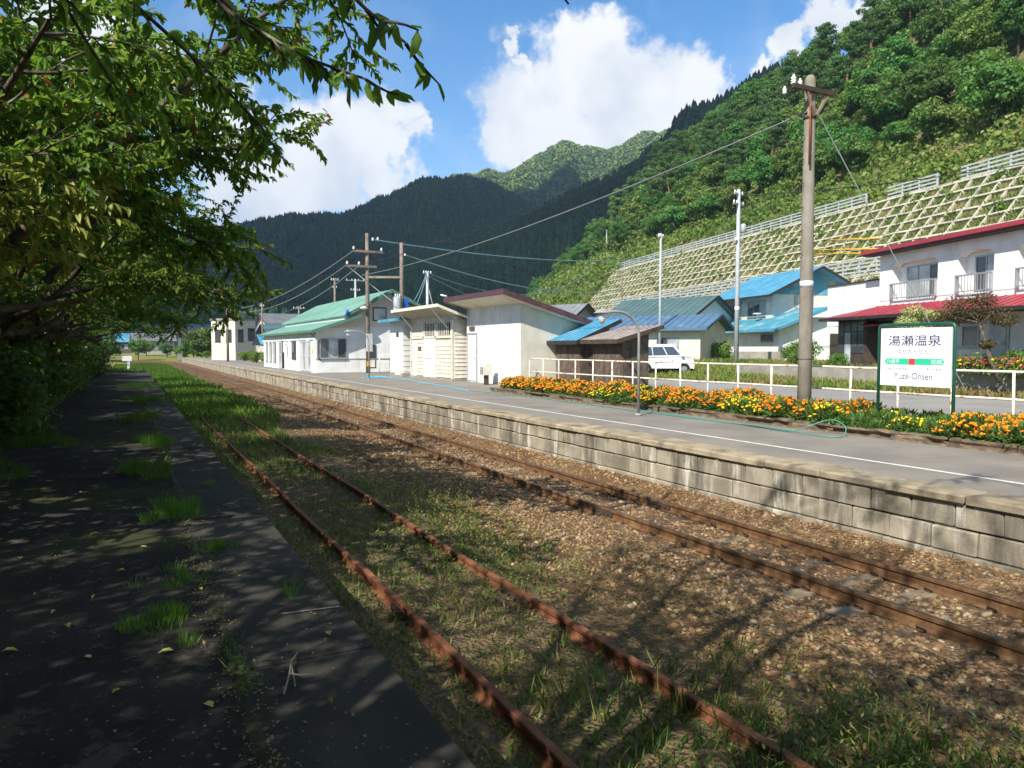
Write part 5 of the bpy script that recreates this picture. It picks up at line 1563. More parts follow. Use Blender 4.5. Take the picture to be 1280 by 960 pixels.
# wires
wire((13.75, 12.35, 8.5), (14.0, 48.7, 8.05), .55, .013, 'thin upper wire from the concrete pole crossarm to the wooden pole', 'wire_dark')
wire((13.9, 12.35, 8.4), (14.9, 48.7, 8.9), .8, .011, 'thin second wire from the concrete pole crossarm to the wooden pole', 'wire_dark')
wire((14.2, 12.4, 7.95), (14.0, 48.7, 7.3), .5, .022, 'thick pale cable from the concrete pole to the lower wooden crossarm', 'wire')
wire((14.8, 48.7, 9.7), (75.5, 90.0, 17.0), 1.3, .045, 'blue-grey cable from the wooden pole top across to the slope', 'wire_blue')
wire((16.7, 47.8, 8.7), (60.0, 82.0, 10.5), 1.4, .045, 'blue-grey cable from the second wooden pole across to the slope', 'wire_blue')
wire((21.6, 56.4, 8.5), (70.0, 105.0, 16.0), 3.0, .04, 'upper cable from the slim pole toward the wooded spur', 'wire_blue')
wire((21.6, 56.4, 8.3), (62.0, 100.0, 9.0), 1.8, .04, 'lower cable from the slim pole toward the slope foot', 'wire_blue')
wire((16.6, 47.9, 4.9), (21.5, 56.4, 8.4), .5, .028, 'upper short cable between the second wooden pole and the slim pole', 'wire_blue')
wire((16.6, 47.9, 4.6), (21.5, 56.4, 8.2), .8, .028, 'lower short cable between the second wooden pole and the slim pole', 'wire_blue')
for k, (dx, z0, z1, sg_) in enumerate(((-.95, 8.9, 7.5, 1.2), (-1.4, 7.95, 7.4, 1.4), (-.6, 7.9, 7.3, 2.0))):
    wire((14.4 + dx, 48.7, z0), (10.9 + .4 * k, 101.3, z1), sg_, .03, ['topmost wire from the wooden pole away over the station roof', 'middle wire from the wooden pole away over the station roof', 'lowest wire from the wooden pole away over the station roof'][k], 'wire')
wire((13.0, 48.7, 7.9), (17.5, 49.2, 4.8), .05, .025, 'pale stay wire from the lower wooden crossarm down to the gable', 'porcelain', 6, 'guy wires')
wire((33.0, 33.8, 11.6), (75.0, 22.0, 20.0), 1.0, .03, 'cable from the pale utility pole up to the slope', 'wire_dark')

# ---- small things on the platform -----------------------------------------
e = empty('hooded_box', (14.55, 30.6, PZ), label='grey hooded metal box on a short post by the white hut', cat='metal box')
MB().box(-.07, .1, -.1, .1, 0, .5).build('post', 'brown_trim', e)
MB().prism([(-.22, .45), (.2, .45), (.2, 1.0), (-.05, .98), (-.2, .8)], 'y', -.2, .2).build('hood', 'beige_wall', e)
MB().prism([(-.24, .5), (-.19, .5), (-.17, .82), (-.22, .82)], 'y', -.16, .16).build('front_panel', 'galv', e)
def hose(pts, mat, label, r=.014):
    P_ = [Vector(p) for p in pts]; out = []
    for i in range(len(P_) - 1):     # Catmull-Rom
        p0, p1, p2, p3_ = P_[max(i - 1, 0)], P_[i], P_[i + 1], P_[min(i + 2, len(P_) - 1)]
        for k in range(6):
            t_ = k / 6
            out.append(.5 * ((2 * p1) + (p2 - p0) * t_ + (2 * p0 - 5 * p1 + 4 * p2 - p3_) * t_ ** 2 + (3 * p1 - p0 - 3 * p2 + p3_) * t_ ** 3))
    out.append(P_[-1])
    return link('garden_hose', MB().tube(out, r, 8).mesh('garden_hose'), mat, label=label, cat='hose')
hz = PZ + .016
hose([(11.9, 26.5, hz), (12.1, 24, hz), (12.15, 20, hz), (12.05, 17, hz), (11.95, 14.5, hz), (11.9, 12.0, hz), (11.75, 10.6, hz), (11.85, 10.2, hz + .12), (12.08, 10.0, hz + .24), (12.12, 9.75, hz + .27), (12.08, 9.5, hz + .16), (11.95, 9.45, hz + .02), (11.7, 9.5, hz), (11.6, 10.1, hz + .025), (11.75, 11.0, hz + .025), (12.0, 13.0, hz), (12.1, 16, hz + .02)], 'hose_green', 'green garden hose lying along the timbers with a raised loop', .011)
hose([(11.6, 40.4, hz), (12.6, 40.6, hz), (13.3, 41.5, hz), (12.9, 42.4, hz), (12.2, 41.6, hz + .02), (13.0, 40.4, hz), (13.2, 38.0, hz), (12.6, 33.5, hz), (12.2, 29, hz), (11.9, 26.6, hz)], 'hose_blue', 'pale blue garden hose curling in front of the huts', .022)
e = empty('gate', (14.6, 46.9, PZ), label='small white pipe gate between the station and the huts', cat='gate')
for x_ in (0, .9, 1.8): MB().tube([(x_, 0, 0), (x_, 0, 1.25)], .035, 8).build('post', 'rusty_white_pipe', e)
for z_ in (.25, .75, 1.22): MB().tube([(0, 0, z_), (1.8, 0, z_)], .03, 8).build('rail', 'rusty_white_pipe', e)
e = empty('mesh_panel', (15.9, 46.2, PZ), label='grey mesh panel fence beside the blue-roofed hut', cat='fence')
MB().box(0, 1.4, -.01, .01, .1, 1.25).build('mesh_sheet', 'concrete_grey', e)
for x_ in (-.03, 1.43): MB().tube([(x_, 0, 0), (x_, 0, 1.35)], .03, 8).build('post', 'rusty_white_pipe', e)
MB().tube([(-.03, 0, 1.3), (1.43, 0, 1.3)], .025, 8).build('rail', 'rusty_white_pipe', e)
# small white marker post on the disused platform's far end
e = empty('marker_post', (.05, 62, .72), label='small white marker post at the far end of the shaded platform', cat='marker')
MB().box(-.09, .09, -.06, .06, 0, .75).build('post', 'sign_white', e)
MB().box(-.42, .22, -.09, .05, .76, 1.15).build('head', 'sign_white', e)
MB().box(-.52, -.43, -.07, .03, .98, 1.2).build('lens_box', 'galv', e)
link('low_wall', MB().box(-11, -3.0, 168, 168.4, -.3, 1.05).mesh('low_wall'), 'concrete_grey', label='low white wall beyond the bend of the track', cat='wall')
e = empty('signal_box', (8.6, 150, -.1), label='grey relay cabinet beside the track past the platform end', cat='cabinet')
MB().box(-.4, .4, -.3, .3, .2, 1.5).build('cabinet', 'galv', e); MB().box(-.45, .45, -.35, .35, 1.5, 1.58).build('lid', 'galv', e); MB().box(-.3, .3, -.2, .2, 0, .2).build('plinth', 'concrete_grey', e)
# garden retaining wall by the road
link('garden_wall', MB().beam((29.9, 30.5, 1.15), (26.9, 4, 1.15), .25, .95).mesh('garden_wall'), 'concrete_grey', label='low concrete garden wall in front of the red-roofed house', cat='wall')
link('garden_wall', MB().beam((37.4, 40.2, 1.75), (40.0, 36.6, 1.75), .2, .9).mesh('garden_wall'), 'concrete_grey', label='short grey block wall before the blue-roofed house', cat='wall')

# ---- white van --------------------------------------------------------------
van = empty('van', (28.95, 35.7, .93), rad(-33), label='white boxy minivan parked on the grass behind the sheds', cat='van')
VW = .74
def loft(rows):
    b = MB()
    n = len(rows[0])
    for r_ in rows: b.v.extend(r_)
    for i in range(len(rows) - 1):
        for j in range(n):
            b.f.append((i * n + j, i * n + (j + 1) % n, (i + 1) * n + (j + 1) % n, (i + 1) * n + j)); b.sm.append(False)
    b.f.append(tuple(range(n))[::-1]); b.sm.append(False)
    b.f.append(tuple((len(rows) - 1) * n + j for j in range(n))); b.sm.append(False)
    return b
low = [(-1.66, .26), (-1.70, .55), (-1.70, .88), (-1.66, .97), (1.12, 1.03), (1.55, .93), (1.70, .76), (1.73, .5), (1.70, .26)]
rows = []
for s_, w_, k in ((-1, VW - .06, .97), (-1, VW, 1.0), (1, VW, 1.0), (1, VW - .06, .97)):
    rows.append([(x_ * k, s_ * w_, z_) for x_, z_ in low])
body = loft(rows).build('body', 'van_white', van)
cab_b = [(-1.66, .965), (1.13, 1.02)]
C8 = [(-1.665, -VW + .01, .96), (1.12, -VW + .01, 1.02), (1.12, VW - .01, 1.02), (-1.665, VW - .01, .96), (-1.52, -.62, 1.66), (.52, -.62, 1.68), (.52, .62, 1.68), (-1.52, .62, 1.66)]
MB().hexa(C8).build('cabin', 'van_white', van)
MB().hexa([(-1.54, -.63, 1.66), (.54, -.63, 1.68), (.54, .63, 1.68), (-1.54, .63, 1.66), (-1.42, -.54, 1.73), (.40, -.54, 1.75), (.40, .54, 1.75), (-1.42, .54, 1.73)]).build('roof_panel', 'van_white', van)
def lerp3(a, b_, t_): return Vector(a).lerp(Vector(b_), t_)
for s_, (i0, i1, j1, j0) in ((-1, (0, 1, 5, 4)), (1, (3, 2, 6, 7))):
    A, B_, Cc, Dd = C8[i0], C8[i1], C8[j1], C8[j0]
    def P2(u, v): return lerp3(lerp3(A, B_, u), lerp3(Dd, Cc, u), v) + Vector((0, s_ * .012, 0))
    for (u0, u1, nm) in ((.04, .345, 'quarter_window'), (.355, .655, 'door_window'), (.67, .95, 'front_window')):
        MB().ngon([P2(u0, .12), P2(u1, .12), P2(min(u1, .95), .88), P2(u0 + .01, .88)]).build(nm, 'glass', van)
    for x_ in (-.55, .45):
        MB().box(x_ - .006, x_ + .006, s_ * VW - .004, s_ * VW + .004, .34, .95).build('door_seam', 'dark_steel', body)
    for x_ in (-.35, .3):
        MB().box(x_, x_ + .16, min(s_ * VW, s_ * (VW + .03)), max(s_ * VW, s_ * (VW + .03)), .80, .835).build('door_handle', 'van_white', body)
    MB().box(.92, 1.06, min(s_ * (VW - .02), s_ * (VW + .16)), max(s_ * (VW - .02), s_ * (VW + .16)), 1.02, 1.17).build('wing_mirror', 'van_white', van)
    MB().box(1.50, 1.69, min(s_ * .40, s_ * .70), max(s_ * .40, s_ * .70), .70, .84).build('headlight', 'lamp_glass', van)
    MB().box(-1.715, -1.69, min(s_ * .58, s_ * .71), max(s_ * .58, s_ * .71), .7, 1.0).build('tail_lamp', 'red_lamp', van)
    for x_ in (-1.12, 1.14):
        y0 = s_ * (VW - .17)
        MB().tube([(x_, s_ * (VW - .2), .29), (x_, s_ * (VW + .006), .29)], .33, 20).build('wheel_arch', 'tyre', van)
        w_ = MB().tube([(x_, y0, .27), (x_, s_ * (VW + .012), .27)], .27, 20).build('wheel', 'tyre', van)
        MB().tube([(x_, s_ * (VW + .006), .27), (x_, s_ * (VW + .02), .27)], .17, 16).build('rim', 'rim', w_)
A, B_, Cc, Dd = C8[1], C8[2], C8[6], C8[5]
MB().ngon([lerp3(lerp3(A, B_, u), lerp3(Dd, Cc, u), v) + Vector((.012, 0, .008)) for u, v in ((.06, .1), (.94, .1), (.92, .92), (.08, .92))]).build('windscreen', 'glass', van)
MB().box(1.715, 1.745, -.5, .5, .45, .6).build('grille', 'dark_steel', van)
MB().box(-1.72, 1.73, -VW + .02, VW - .02, .24, .30).build('underbody', 'tyre', van)
# ================================================================== VEGETATION
rnd = random.Random(23)
def jitter(d, a):
    return (d + Vector((rnd.uniform(-a, a), rnd.uniform(-a, a), rnd.uniform(-a, a)))).normalized()
class Tree:
    def __init__(s):
        s.wood = MB(); s.lp = []; s.ld = []
    def limb(s, pts, r0, r1, n=6):
        k = len(pts)
        s.wood.tube(pts, [r0 + (r1 - r0) * i / (k - 1) for i in range(k)], n, False)
    def path(s, p, d, L, segs, wob, lift):
        pts = [p.copy()]
        for i in range(segs):
            d = jitter(d, wob); d.z += lift; d.normalize()
            p = p + d * (L / segs); pts.append(p.copy())
        return pts
    def twig(s, p, d, L, n):
        pts = s.path(p, d, L, 3, .22, -.10)
        s.limb(pts, .007, .003, 3)
        for i in range(n):
            t_ = (i + rnd.random()) / n * 3; k = min(int(t_), 2)
            q = pts[k].lerp(pts[k + 1], t_ - k); dd = (pts[k + 1] - pts[k]).normalized()
            s.lp.append(tuple(q)); s.ld.append(tuple(dd))
    floor = staticmethod(lambda p: False)
    def bough(s, pts, r0, nsub, ntwig, nleaf, sublen=1.6, start=.22, r1=.012):
        cut = next((i for i in range(2, len(pts)) if s.floor(pts[i])), len(pts))
        pts = pts[:max(cut, 3)]
        s.limb(pts, r0, r1, 7)
        m = len(pts) - 1
        for i in range(nsub):
            t_ = (start + (1 - start) * (i + rnd.random()) / nsub) * m; k = min(int(t_), m - 1)
            q = pts[k].lerp(pts[k + 1], t_ - k); ax = (pts[k + 1] - pts[k]).normalized()
            if s.floor(q): continue
            side = jitter(ax.cross(Vector((0, 0, 1))).normalized() * (1 if i % 2 else -1), .55)
            d = (ax * .55 + side * .8).normalized(); d.z += .08
            L = sublen * rnd.uniform(.65, 1.15) * (1.1 - .55 * t_ / m)
            sp = s.path(q, d, L, 4, .16, -.03)
            s.limb(sp, max(.008, r0 * .28 * (1 - .5 * t_ / m)), .005, 4)
            for j in range(ntwig):
                u = (.15 + .85 * (j + rnd.random()) / ntwig) * 4; kk = min(int(u), 3)
                qq = sp[kk].lerp(sp[kk + 1], u - kk); a2 = (sp[kk + 1] - sp[kk]).normalized()
                if s.floor(qq): continue
                s2 = jitter(a2.cross(Vector((0, 0, 1))).normalized() * (1 if j % 2 else -1), .7)
                s.twig(qq, (a2 * .6 + s2 * .8).normalized(), rnd.uniform(.35, .7), nleaf)
    def leaves(s, name, Lmin, Lmax, wr, droop, tone_sd=.25, keep=None, kind=6):
        P = np.array(s.lp); Dv = np.array(s.ld); n = len(P)
        if keep is not None:
            k_ = keep(P); P, Dv = P[k_], Dv[k_]; n = len(P)
        D_ = unit(Dv * .6 + rdir(n) * .75 + np.array([0, 0, -droop]))
        N_ = unit(np.array([0, 0, 1.0]) + rdir(n) * .8)
        L = Lmin + (Lmax - Lmin) * rng.random(n)
        tone = np.clip(.42 + fbm(P[:, 0] * .9, P[:, 1] * .9 + P[:, 2] * 1.1, 3) * .9 + rng.normal(size=n) * tone_sd, 0, 1)
        return leafmesh(name, P, D_, N_, L, L * wr, tone, .18, kind)
def cherry(seed, trunk_h, nl, limb_L, elev0, elev1, nsub=11, ntwig=8, nleaf=26, lead=1.3, bias=.3, extra=()):
    global rnd
    rnd = random.Random(seed)
    T = Tree()
    T.floor = lambda p: p.z < 2.15 + .30 * max(p.x - 1.0, 0)
    tr = T.path(Vector((0, 0, -.3)), Vector((.05, .02, 1)), trunk_h + .3, 5, .07, .0)
    T.limb(tr, .24, .17, 12)
    top = tr[-1]
    for i in range(nl):
        az = 2 * math.pi * (i + rnd.uniform(-.3, .3)) / nl
        el = rad(elev0 + (elev1 - elev0) * ((i * 5) % nl + rnd.random()) / nl)
        d = Vector((math.cos(az) * math.cos(el), math.sin(az) * math.cos(el), math.sin(el)))
        L = limb_L * rnd.uniform(.85, 1.1) * (1 + bias * math.cos(az))
        st_ = tr[-2].lerp(top, rnd.random())
        T.bough(T.path(st_, d, L, 6, .12, .02 if el > .7 else -.012), .09, nsub, ntwig, nleaf, 1.75)
    fl = T.floor; T.floor = lambda p: False
    for tgt in extra:                # long limbs reaching out over the track
        v = Vector(tgt) - top; p_ = [top.copy()]
        for i in range(1, 7):
            u = i / 6; p_.append(top + v * u + Vector((rnd.uniform(-.1, .1), rnd.uniform(-.1, .1), rnd.uniform(-.08, .08) + .55 * math.sin(u * math.pi))))
        T.bough(p_, .075, nsub + 1, ntwig - 1, nleaf, 1.35, .35)
    T.floor = fl
    for i in range(5):               # upright leaders, leaning out to the light
        a_ = i * 1.26 + rnd.random()
        d = Vector((.35 * math.cos(a_) + .25, .35 * math.sin(a_), 1)).normalized()
        T.bough(T.path(top, d, limb_L * lead * rnd.uniform(.8, 1.1), 6, .12, .03), .11, nsub + 2, ntwig, nleaf, 1.9)
    return T
def tree_thing(T, name, lmat, loc, rz, label, cat, group, bark='bark', Lr=(.07, .112), wr=.46, droop=.45, keep=None, kind=6, scale=1.0):
    e = empty(name, loc, rz, label=label, cat=cat, group=group)
    e.scale = (scale,) * 3
    link('trunk', T.wood.mesh('trunk', False), bark, e)
    link('crown', T.leaves('crown', Lr[0], Lr[1], wr, droop, keep=keep, kind=kind), lmat, e)
    return e
GR = 'cherry trees lining the shaded platform'
T1 = cherry(101, 2.2, 10, 4.3, 18, 60, 13, 9, 32, 1.0, extra=((4.0, -.4, 4.2), (3.7, 1.0, 3.1), (3.4, -1.4, 4.9)))
t1 = tree_thing(T1, 'cherry_tree', 'leaf_cherry', (-2.25, 9.6, .8), 0.2, 'large leafy cherry tree nearest the camera overhanging the shaded platform', 'tree', GR)
T2 = cherry(202, 2.1, 9, 4.4, 16, 58, 13, 9, 31, 1.0, extra=((4.3, -.6, 2.5), (3.9, .9, 3.6)))
t2 = tree_thing(T2, 'cherry_tree', 'leaf_cherry', (-2.3, 15.6, .8), -.2, 'second cherry tree of the row along the shaded platform', 'tree', GR)
T3 = cherry(303, 2.4, 8, 2.3, 0, 45, 10, 7, 24, .8)
t3 = tree_thing(T3, 'cherry_tree', 'leaf_autumn', (-2.6, 7.2, .8), .4, 'smaller yellowing red-tinged tree at the left picture edge', 'tree', GR, Lr=(.10, .15), wr=.42, droop=.8, scale=.88)
rowl = ['third cherry tree of the row along the shaded platform', 'fourth cherry tree of the row along the shaded platform', 'fifth cherry tree of the row along the shaded platform', 'sixth cherry tree of the row along the shaded platform', 'farthest cherry tree of the row, by the white marker post']
for k, (x_, y_, rz, src, sc_) in enumerate(((-2.2, 21.6, .3, t1, (1, -1, 1)), (-2.2, 28.0, .3, t2, (1.02, -1, 1)), (-2.3, 35.5, -.2, t1, (1.0, 1.05, .95)), (-2.7, 44, .3, t2, (1, 1, .95)), (-4.2, 53.5, .2, t1, (.9, -.9, .9)))):
    copy_tree(src, (x_, y_, .8), rz, sc_, rowl[k], GR)
# trees behind and beside the camera: they throw the dappled shade over the foreground
for k, (x_, y_, rz, src, sc_, lb) in enumerate(((-3.6, -4.4, .2, t2, (1.1, 1.1, 1.2), 'cherry tree standing behind the camera beside the platform'), (-3.6, -11, -.4, t1, (1.1, 1.1, 1.15), 'farthest cherry tree behind the camera'), (-6.6, 2.6, -.3, t2, (1.0, -1.0, 1.0), 'cherry tree set back from the platform beside the camera'), (-6.8, -3.0, .3, t1, (1.0, 1.0, 1.0), 'cherry tree set back from the platform behind the camera'), (-7.6, 12.5, .4, t1, (1.1, -1.1, 1.15), 'cherry tree in the second row behind the nearest one'), (-7.5, 20.5, .9, t2, (1.1, 1.1, 1.1), 'cherry tree in the second row farther along'))):
    copy_tree(src, (x_, y_, .8), rz, sc_, lb, GR)
# the tree at the photographer's shoulder: two sprays hang into the top of the view
rnd = random.Random(77)
TN = Tree()
tr = TN.path(Vector((-3.0, 1.0, .5)), Vector((.08, .03, 1)), 2.6, 5, .06, 0)
TN.limb(tr, .22, .16, 12)
hub = tr[-1]
for az, el, L in ((2.6, 35, 4.0), (3.6, 45, 4.0), (4.6, 40, 4.2), (1.9, 50, 3.8), (5.6, 55, 4.2), (.6, 62, 4.6), (0, 70, 4.8), (1.2, 72, 4.6), (4.9, 68, 4.8), (.1, 58, 5.8), (.6, 63, 5.6), (5.9, 60, 5.8)):
    d = Vector((math.cos(az) * math.cos(rad(el)), math.sin(az) * math.cos(rad(el)), math.sin(rad(el))))
    TN.bough(TN.path(hub, d, L * 1.25, 6, .12, .03), .09, 12, 8, 24, 1.8)
limb_pts = [hub, Vector((-1.9, 1.5, 4.0)), Vector((-.8, 2.2, 4.35)), Vector((-.1, 2.75, 4.15)), Vector((.12, 2.85, 3.98))]
TN.limb(limb_pts, .08, .02, 8)
SPR = []
def spray(pts, n, nl):
    V_ = [Vector(p) for p in pts]
    TN.limb(V_, .011, .004, 5)
    m = len(V_) - 1
    for i in range(n):
        t_ = (.12 + .88 * (i + rnd.random()) / n) * m; k = min(int(t_), m - 1)
        q = V_[k].lerp(V_[k + 1], t_ - k); ax = (V_[k + 1] - V_[k]).normalized()
        d = jitter(ax * .8 + Vector((0, 0, -.12)) + ax.cross(Vector((0, 0, 1))).normalized() * (.5 if i % 2 else -.5), .25)
        TN.twig(q, d, rnd.uniform(.07, .15), nl)
spray([(-.1, 2.95, 4.15), (.12, 2.95, 3.86), (.33, 2.62, 3.54), (.52, 2.45, 3.38), (.69, 2.33, 3.30)], 17, 6)
spray([(-.1, 2.95, 4.15), (.3, 2.5, 3.85), (.47, 2.23, 3.61), (.62, 2.11, 3.42), (.75, 2.11, 3.34)], 9, 5)
spray([(-.8, 2.2, 4.35), (-.35, 2.9, 4.0), (0.0, 3.15, 3.77), (.27, 3.02, 3.50), (.42, 3.02, 3.36), (.50, 3.06, 3.28)], 17, 6)
spray([(-.1, 2.95, 4.15), (.12, 2.85, 3.85), (.32, 2.72, 3.62), (.44, 2.66, 3.5)], 11, 6)
spray([(-.8, 2.2, 4.35), (-.35, 2.95, 3.95), (-.12, 3.2, 3.6), (.02, 3.3, 3.4)], 10, 6)
spray([(.47, 2.23, 3.61), (.85, 1.95, 3.72), (1.0, 1.80, 3.52), (1.05, 1.77, 3.42)], 3, 2)
near_keep = lambda P: ~((P[:, 2] < 4.9) & (P[:, 1] > -.2) & (P[:, 0] > .14 * P[:, 1] - 1.1) & (np.linalg.norm(P - np.array([.3, 2.6, 3.5]), axis=1) > .95))
e = empty('cherry_tree', (0, 0, 0), label='cherry tree at the photographer\'s shoulder with dark leafy sprays hanging across the sky', cat='tree', group=GR)
e.location = (-3.0, 1.0, .8)
o = link('trunk', TN.wood.mesh('trunk', False), 'bark'); put(o, e)
o = link('crown', TN.leaves('crown', .05, .085, .48, .4, keep=near_keep), 'leaf_cherry'); put(o, e)

# shrubs under the trees
def shrub_proto(name, r, h, nb, per, leaf, mat, label, cat, group, loc, flat=.85, stem='bark', tone0=.1):
    th = rng.random(nb) * 2 * math.pi; q = np.sqrt(rng.random(nb)) * r * .75
    C = np.stack([np.cos(th) * q, np.sin(th) * q, h * (.18 + .62 * rng.random(nb) * (1 - .5 * (q / r) ** 2))], 1)
    rr = r * (.28 + .2 * rng.random(nb))
    P, D_, N_, L_, rn = blobs_leaves(C, rr, per, leaf, flat, .35, .3, tone0 + .3 * rng.random(nb))
    P[:, 2] = np.maximum(P[:, 2], .02)
    e = empty(name, loc, 0, label=label, cat=cat, group=group)
    b = MB()
    for k in range(6):
        a_ = k * 1.05; b.tube([(0, 0, -.1), (math.cos(a_) * r * .25, math.sin(a_) * r * .25, h * .4), (math.cos(a_) * r * .5, math.sin(a_) * r * .5, h * .75)], [.03, .02, .008], 5)
    link('stem', b.mesh('stem', False), stem, e)
    link('foliage', leafmesh('foliage', P, D_, N_, L_, L_ * .5, rn), mat, e)
    return e
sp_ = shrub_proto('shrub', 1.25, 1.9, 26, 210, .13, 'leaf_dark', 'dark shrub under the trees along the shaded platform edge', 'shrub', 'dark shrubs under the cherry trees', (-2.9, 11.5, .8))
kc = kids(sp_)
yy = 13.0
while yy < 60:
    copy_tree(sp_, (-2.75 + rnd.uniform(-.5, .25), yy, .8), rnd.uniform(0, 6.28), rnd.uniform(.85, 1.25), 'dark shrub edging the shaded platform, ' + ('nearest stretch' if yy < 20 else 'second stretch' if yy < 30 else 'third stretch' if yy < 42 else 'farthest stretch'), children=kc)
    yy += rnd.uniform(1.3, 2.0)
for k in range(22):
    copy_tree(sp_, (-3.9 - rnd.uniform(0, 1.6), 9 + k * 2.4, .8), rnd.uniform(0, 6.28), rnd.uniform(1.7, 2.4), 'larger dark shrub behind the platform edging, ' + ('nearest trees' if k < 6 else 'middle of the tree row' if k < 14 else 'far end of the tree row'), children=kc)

# ---------------------------------------------------------------- hillside trees
def broadleaf(nb, rx, hz_, per, leaf, label, loc, group, name='hillside_tree', mat='leaf_hill'):
    u = rdir(nb); q = rng.random(nb) ** .45
    C = np.stack([u[:, 0] * rx * q, u[:, 1] * rx * q, hz_ * .58 + u[:, 2] * hz_ * .36 * q], 1)
    rr = rx * (.26 + .16 * rng.random(nb))
    tone = np.clip(.22 + (C[:, 2] / hz_ - .6) * .35 + rng.normal(size=nb) * .12, 0, .5)
    P, D_, N_, L_, rn = blobs_leaves(C, rr, per, leaf, .7, .55, .3, tone)
    e = empty(name, loc, 0, label=label, cat='tree', group=group)
    b = MB().tube([(0, 0, -.8), (.1, .05, hz_ * .3), (.0, .1, hz_ * .6), (.1, 0, hz_ * .85)], [.2, .16, .1, .03], 6)
    for k in range(6):
        a_ = k * 1.1; b.tube([(0, 0, hz_ * (.28 + .05 * k)), (math.cos(a_) * rx * .4, math.sin(a_) * rx * .4, hz_ * (.45 + .05 * k)), (math.cos(a_) * rx * .75, math.sin(a_) * rx * .75, hz_ * (.55 + .05 * k))], [.09, .05, .02], 4)
    link('trunk', b.mesh('trunk', False), 'bark', e)
    link('crown', leafmesh('crown', P, D_, N_, L_, L_ * .62, rn), mat, e)
    return e
GH = 'broadleaf trees on the hillside'; LH = 'green broadleaf tree in the wooded hillside above the lattice slope'
def hloc(s, xp): 
    x_, y_ = hp(s, xp); return (float(x_), float(y_), float(hill_z(s, xp)))
pr = [broadleaf(46, 3.3, 8.0, 110, .46, LH, hloc(60, 82), GH), broadleaf(38, 2.8, 9.5, 120, .44, LH, hloc(75, 86), GH), broadleaf(30, 2.9, 5.5, 120, .42, LH, hloc(90, 79), GH)]
prk = [kids(p) for p in pr]
def pine(seed, h, label, loc, group):
    r0 = random.Random(seed)
    b = MB(); pts = [Vector((0, 0, -1))]
    d = Vector((r0.uniform(-.06, .06), r0.uniform(-.06, .06), 1)).normalized()
    for k in range(7):
        d = (d + Vector((r0.uniform(-.07, .07), r0.uniform(-.07, .07), .04))).normalized(); pts.append(pts[-1] + d * (h + 1) / 7)
    b.tube(pts, [.26, .24, .21, .18, .15, .12, .08, .03], 7)
    C = []; rr = []
    for k in range(26):
        t_ = .48 + .52 * k / 25; i = min(int(t_ * 7), 6); q = pts[i].lerp(pts[i + 1], t_ * 7 - i)
        a_ = r0.uniform(0, 6.28); L = (3.4 * (1 - t_) ** .6 + .7) * r0.uniform(.45, 1.05)
        tip = q + Vector((math.cos(a_) * L, math.sin(a_) * L, L * .12))
        b.tube([q, q.lerp(tip, .5) + Vector((0, 0, .1)), tip], [.06, .04, .015], 4)
        for f in (.55, 1.0):
            C.append(tuple(q.lerp(tip, f) + Vector((0, 0, .15)))); rr.append(r0.uniform(.65, 1.15))
    C = np.array(C); rr = np.array(rr)
    P, D_, N_, L_, rn = blobs_leaves(C, rr, 95, .42, .38, .3, -.35, .1 + .3 * rng.random(len(C)))
    e = empty('pine_tree', loc, 0, label=label, cat='tree', group=group)
    link('trunk', b.mesh('trunk', False), 'pine_bark', e)
    link('crown', leafmesh('crown', P, D_, N_, L_, L_ * .42, rn), 'leaf_pine', e)
    return e
GP = 'red pines on the hillside'; LP = 'tall pine with bare reddish trunk standing out of the hillside scrub'
pp = [pine(5, 13, LP, hloc(120, 84), GP), pine(9, 11, LP, hloc(132, 88), GP)]
ppk = [kids(p) for p in pp]
placed = []
def try_place(n, s0, s1, x0, x1, dmin, fn, cap):
    c = 0
    for _ in range(n):
        if c >= cap: break
        s_ = rnd.uniform(s0, s1); x_ = rnd.uniform(x0, x1)
        if all((s_ - a_) ** 2 + (x_ - b_) ** 2 > dmin ** 2 for a_, b_ in placed):
            placed.append((s_, x_)); fn(s_, x_); c += 1
rnd = random.Random(41)
def zone(what, s_, x_):
    where = ('above the red house roof' if s_ < 62 else 'right of the concrete pole' if s_ < 92 else 'left of the concrete pole' if s_ < 135 else 'above the houses by the sheds' if s_ < 190 else 'on the falling end of the spur')
    row = ('low on the hillside' if x_ < 80 else 'midway up the hillside' if x_ < 93 else 'near the hill crest')
    return '%s %s, %s' % (what, row, where)
def put_pine(s_, x_):
    k = rnd.randrange(2); copy_tree(pp[k], hloc(s_, x_), rnd.uniform(0, 6.28), rnd.uniform(.75, 1.1), zone('tall red-trunked pine', s_, x_), children=ppk[k])
def put_broad(s_, x_):
    k = rnd.choices((0, 1, 2), (4, 3, 3 if x_ > 74 else 8))[0]; copy_tree(pr[k], hloc(s_, x_), rnd.uniform(0, 6.28), rnd.uniform(.7, 1.15), zone(('round-crowned green tree', 'tall narrow green tree', 'low spreading green tree')[k], s_, x_), children=prk[k])
try_place(400, 105, 215, 78, 100, 5.0, put_pine, 46)
try_place(60, 70, 105, 92, 104, 6.0, put_pine, 7)
try_place(4000, 26, 250, 72, 108, 3.7, put_broad, 275)
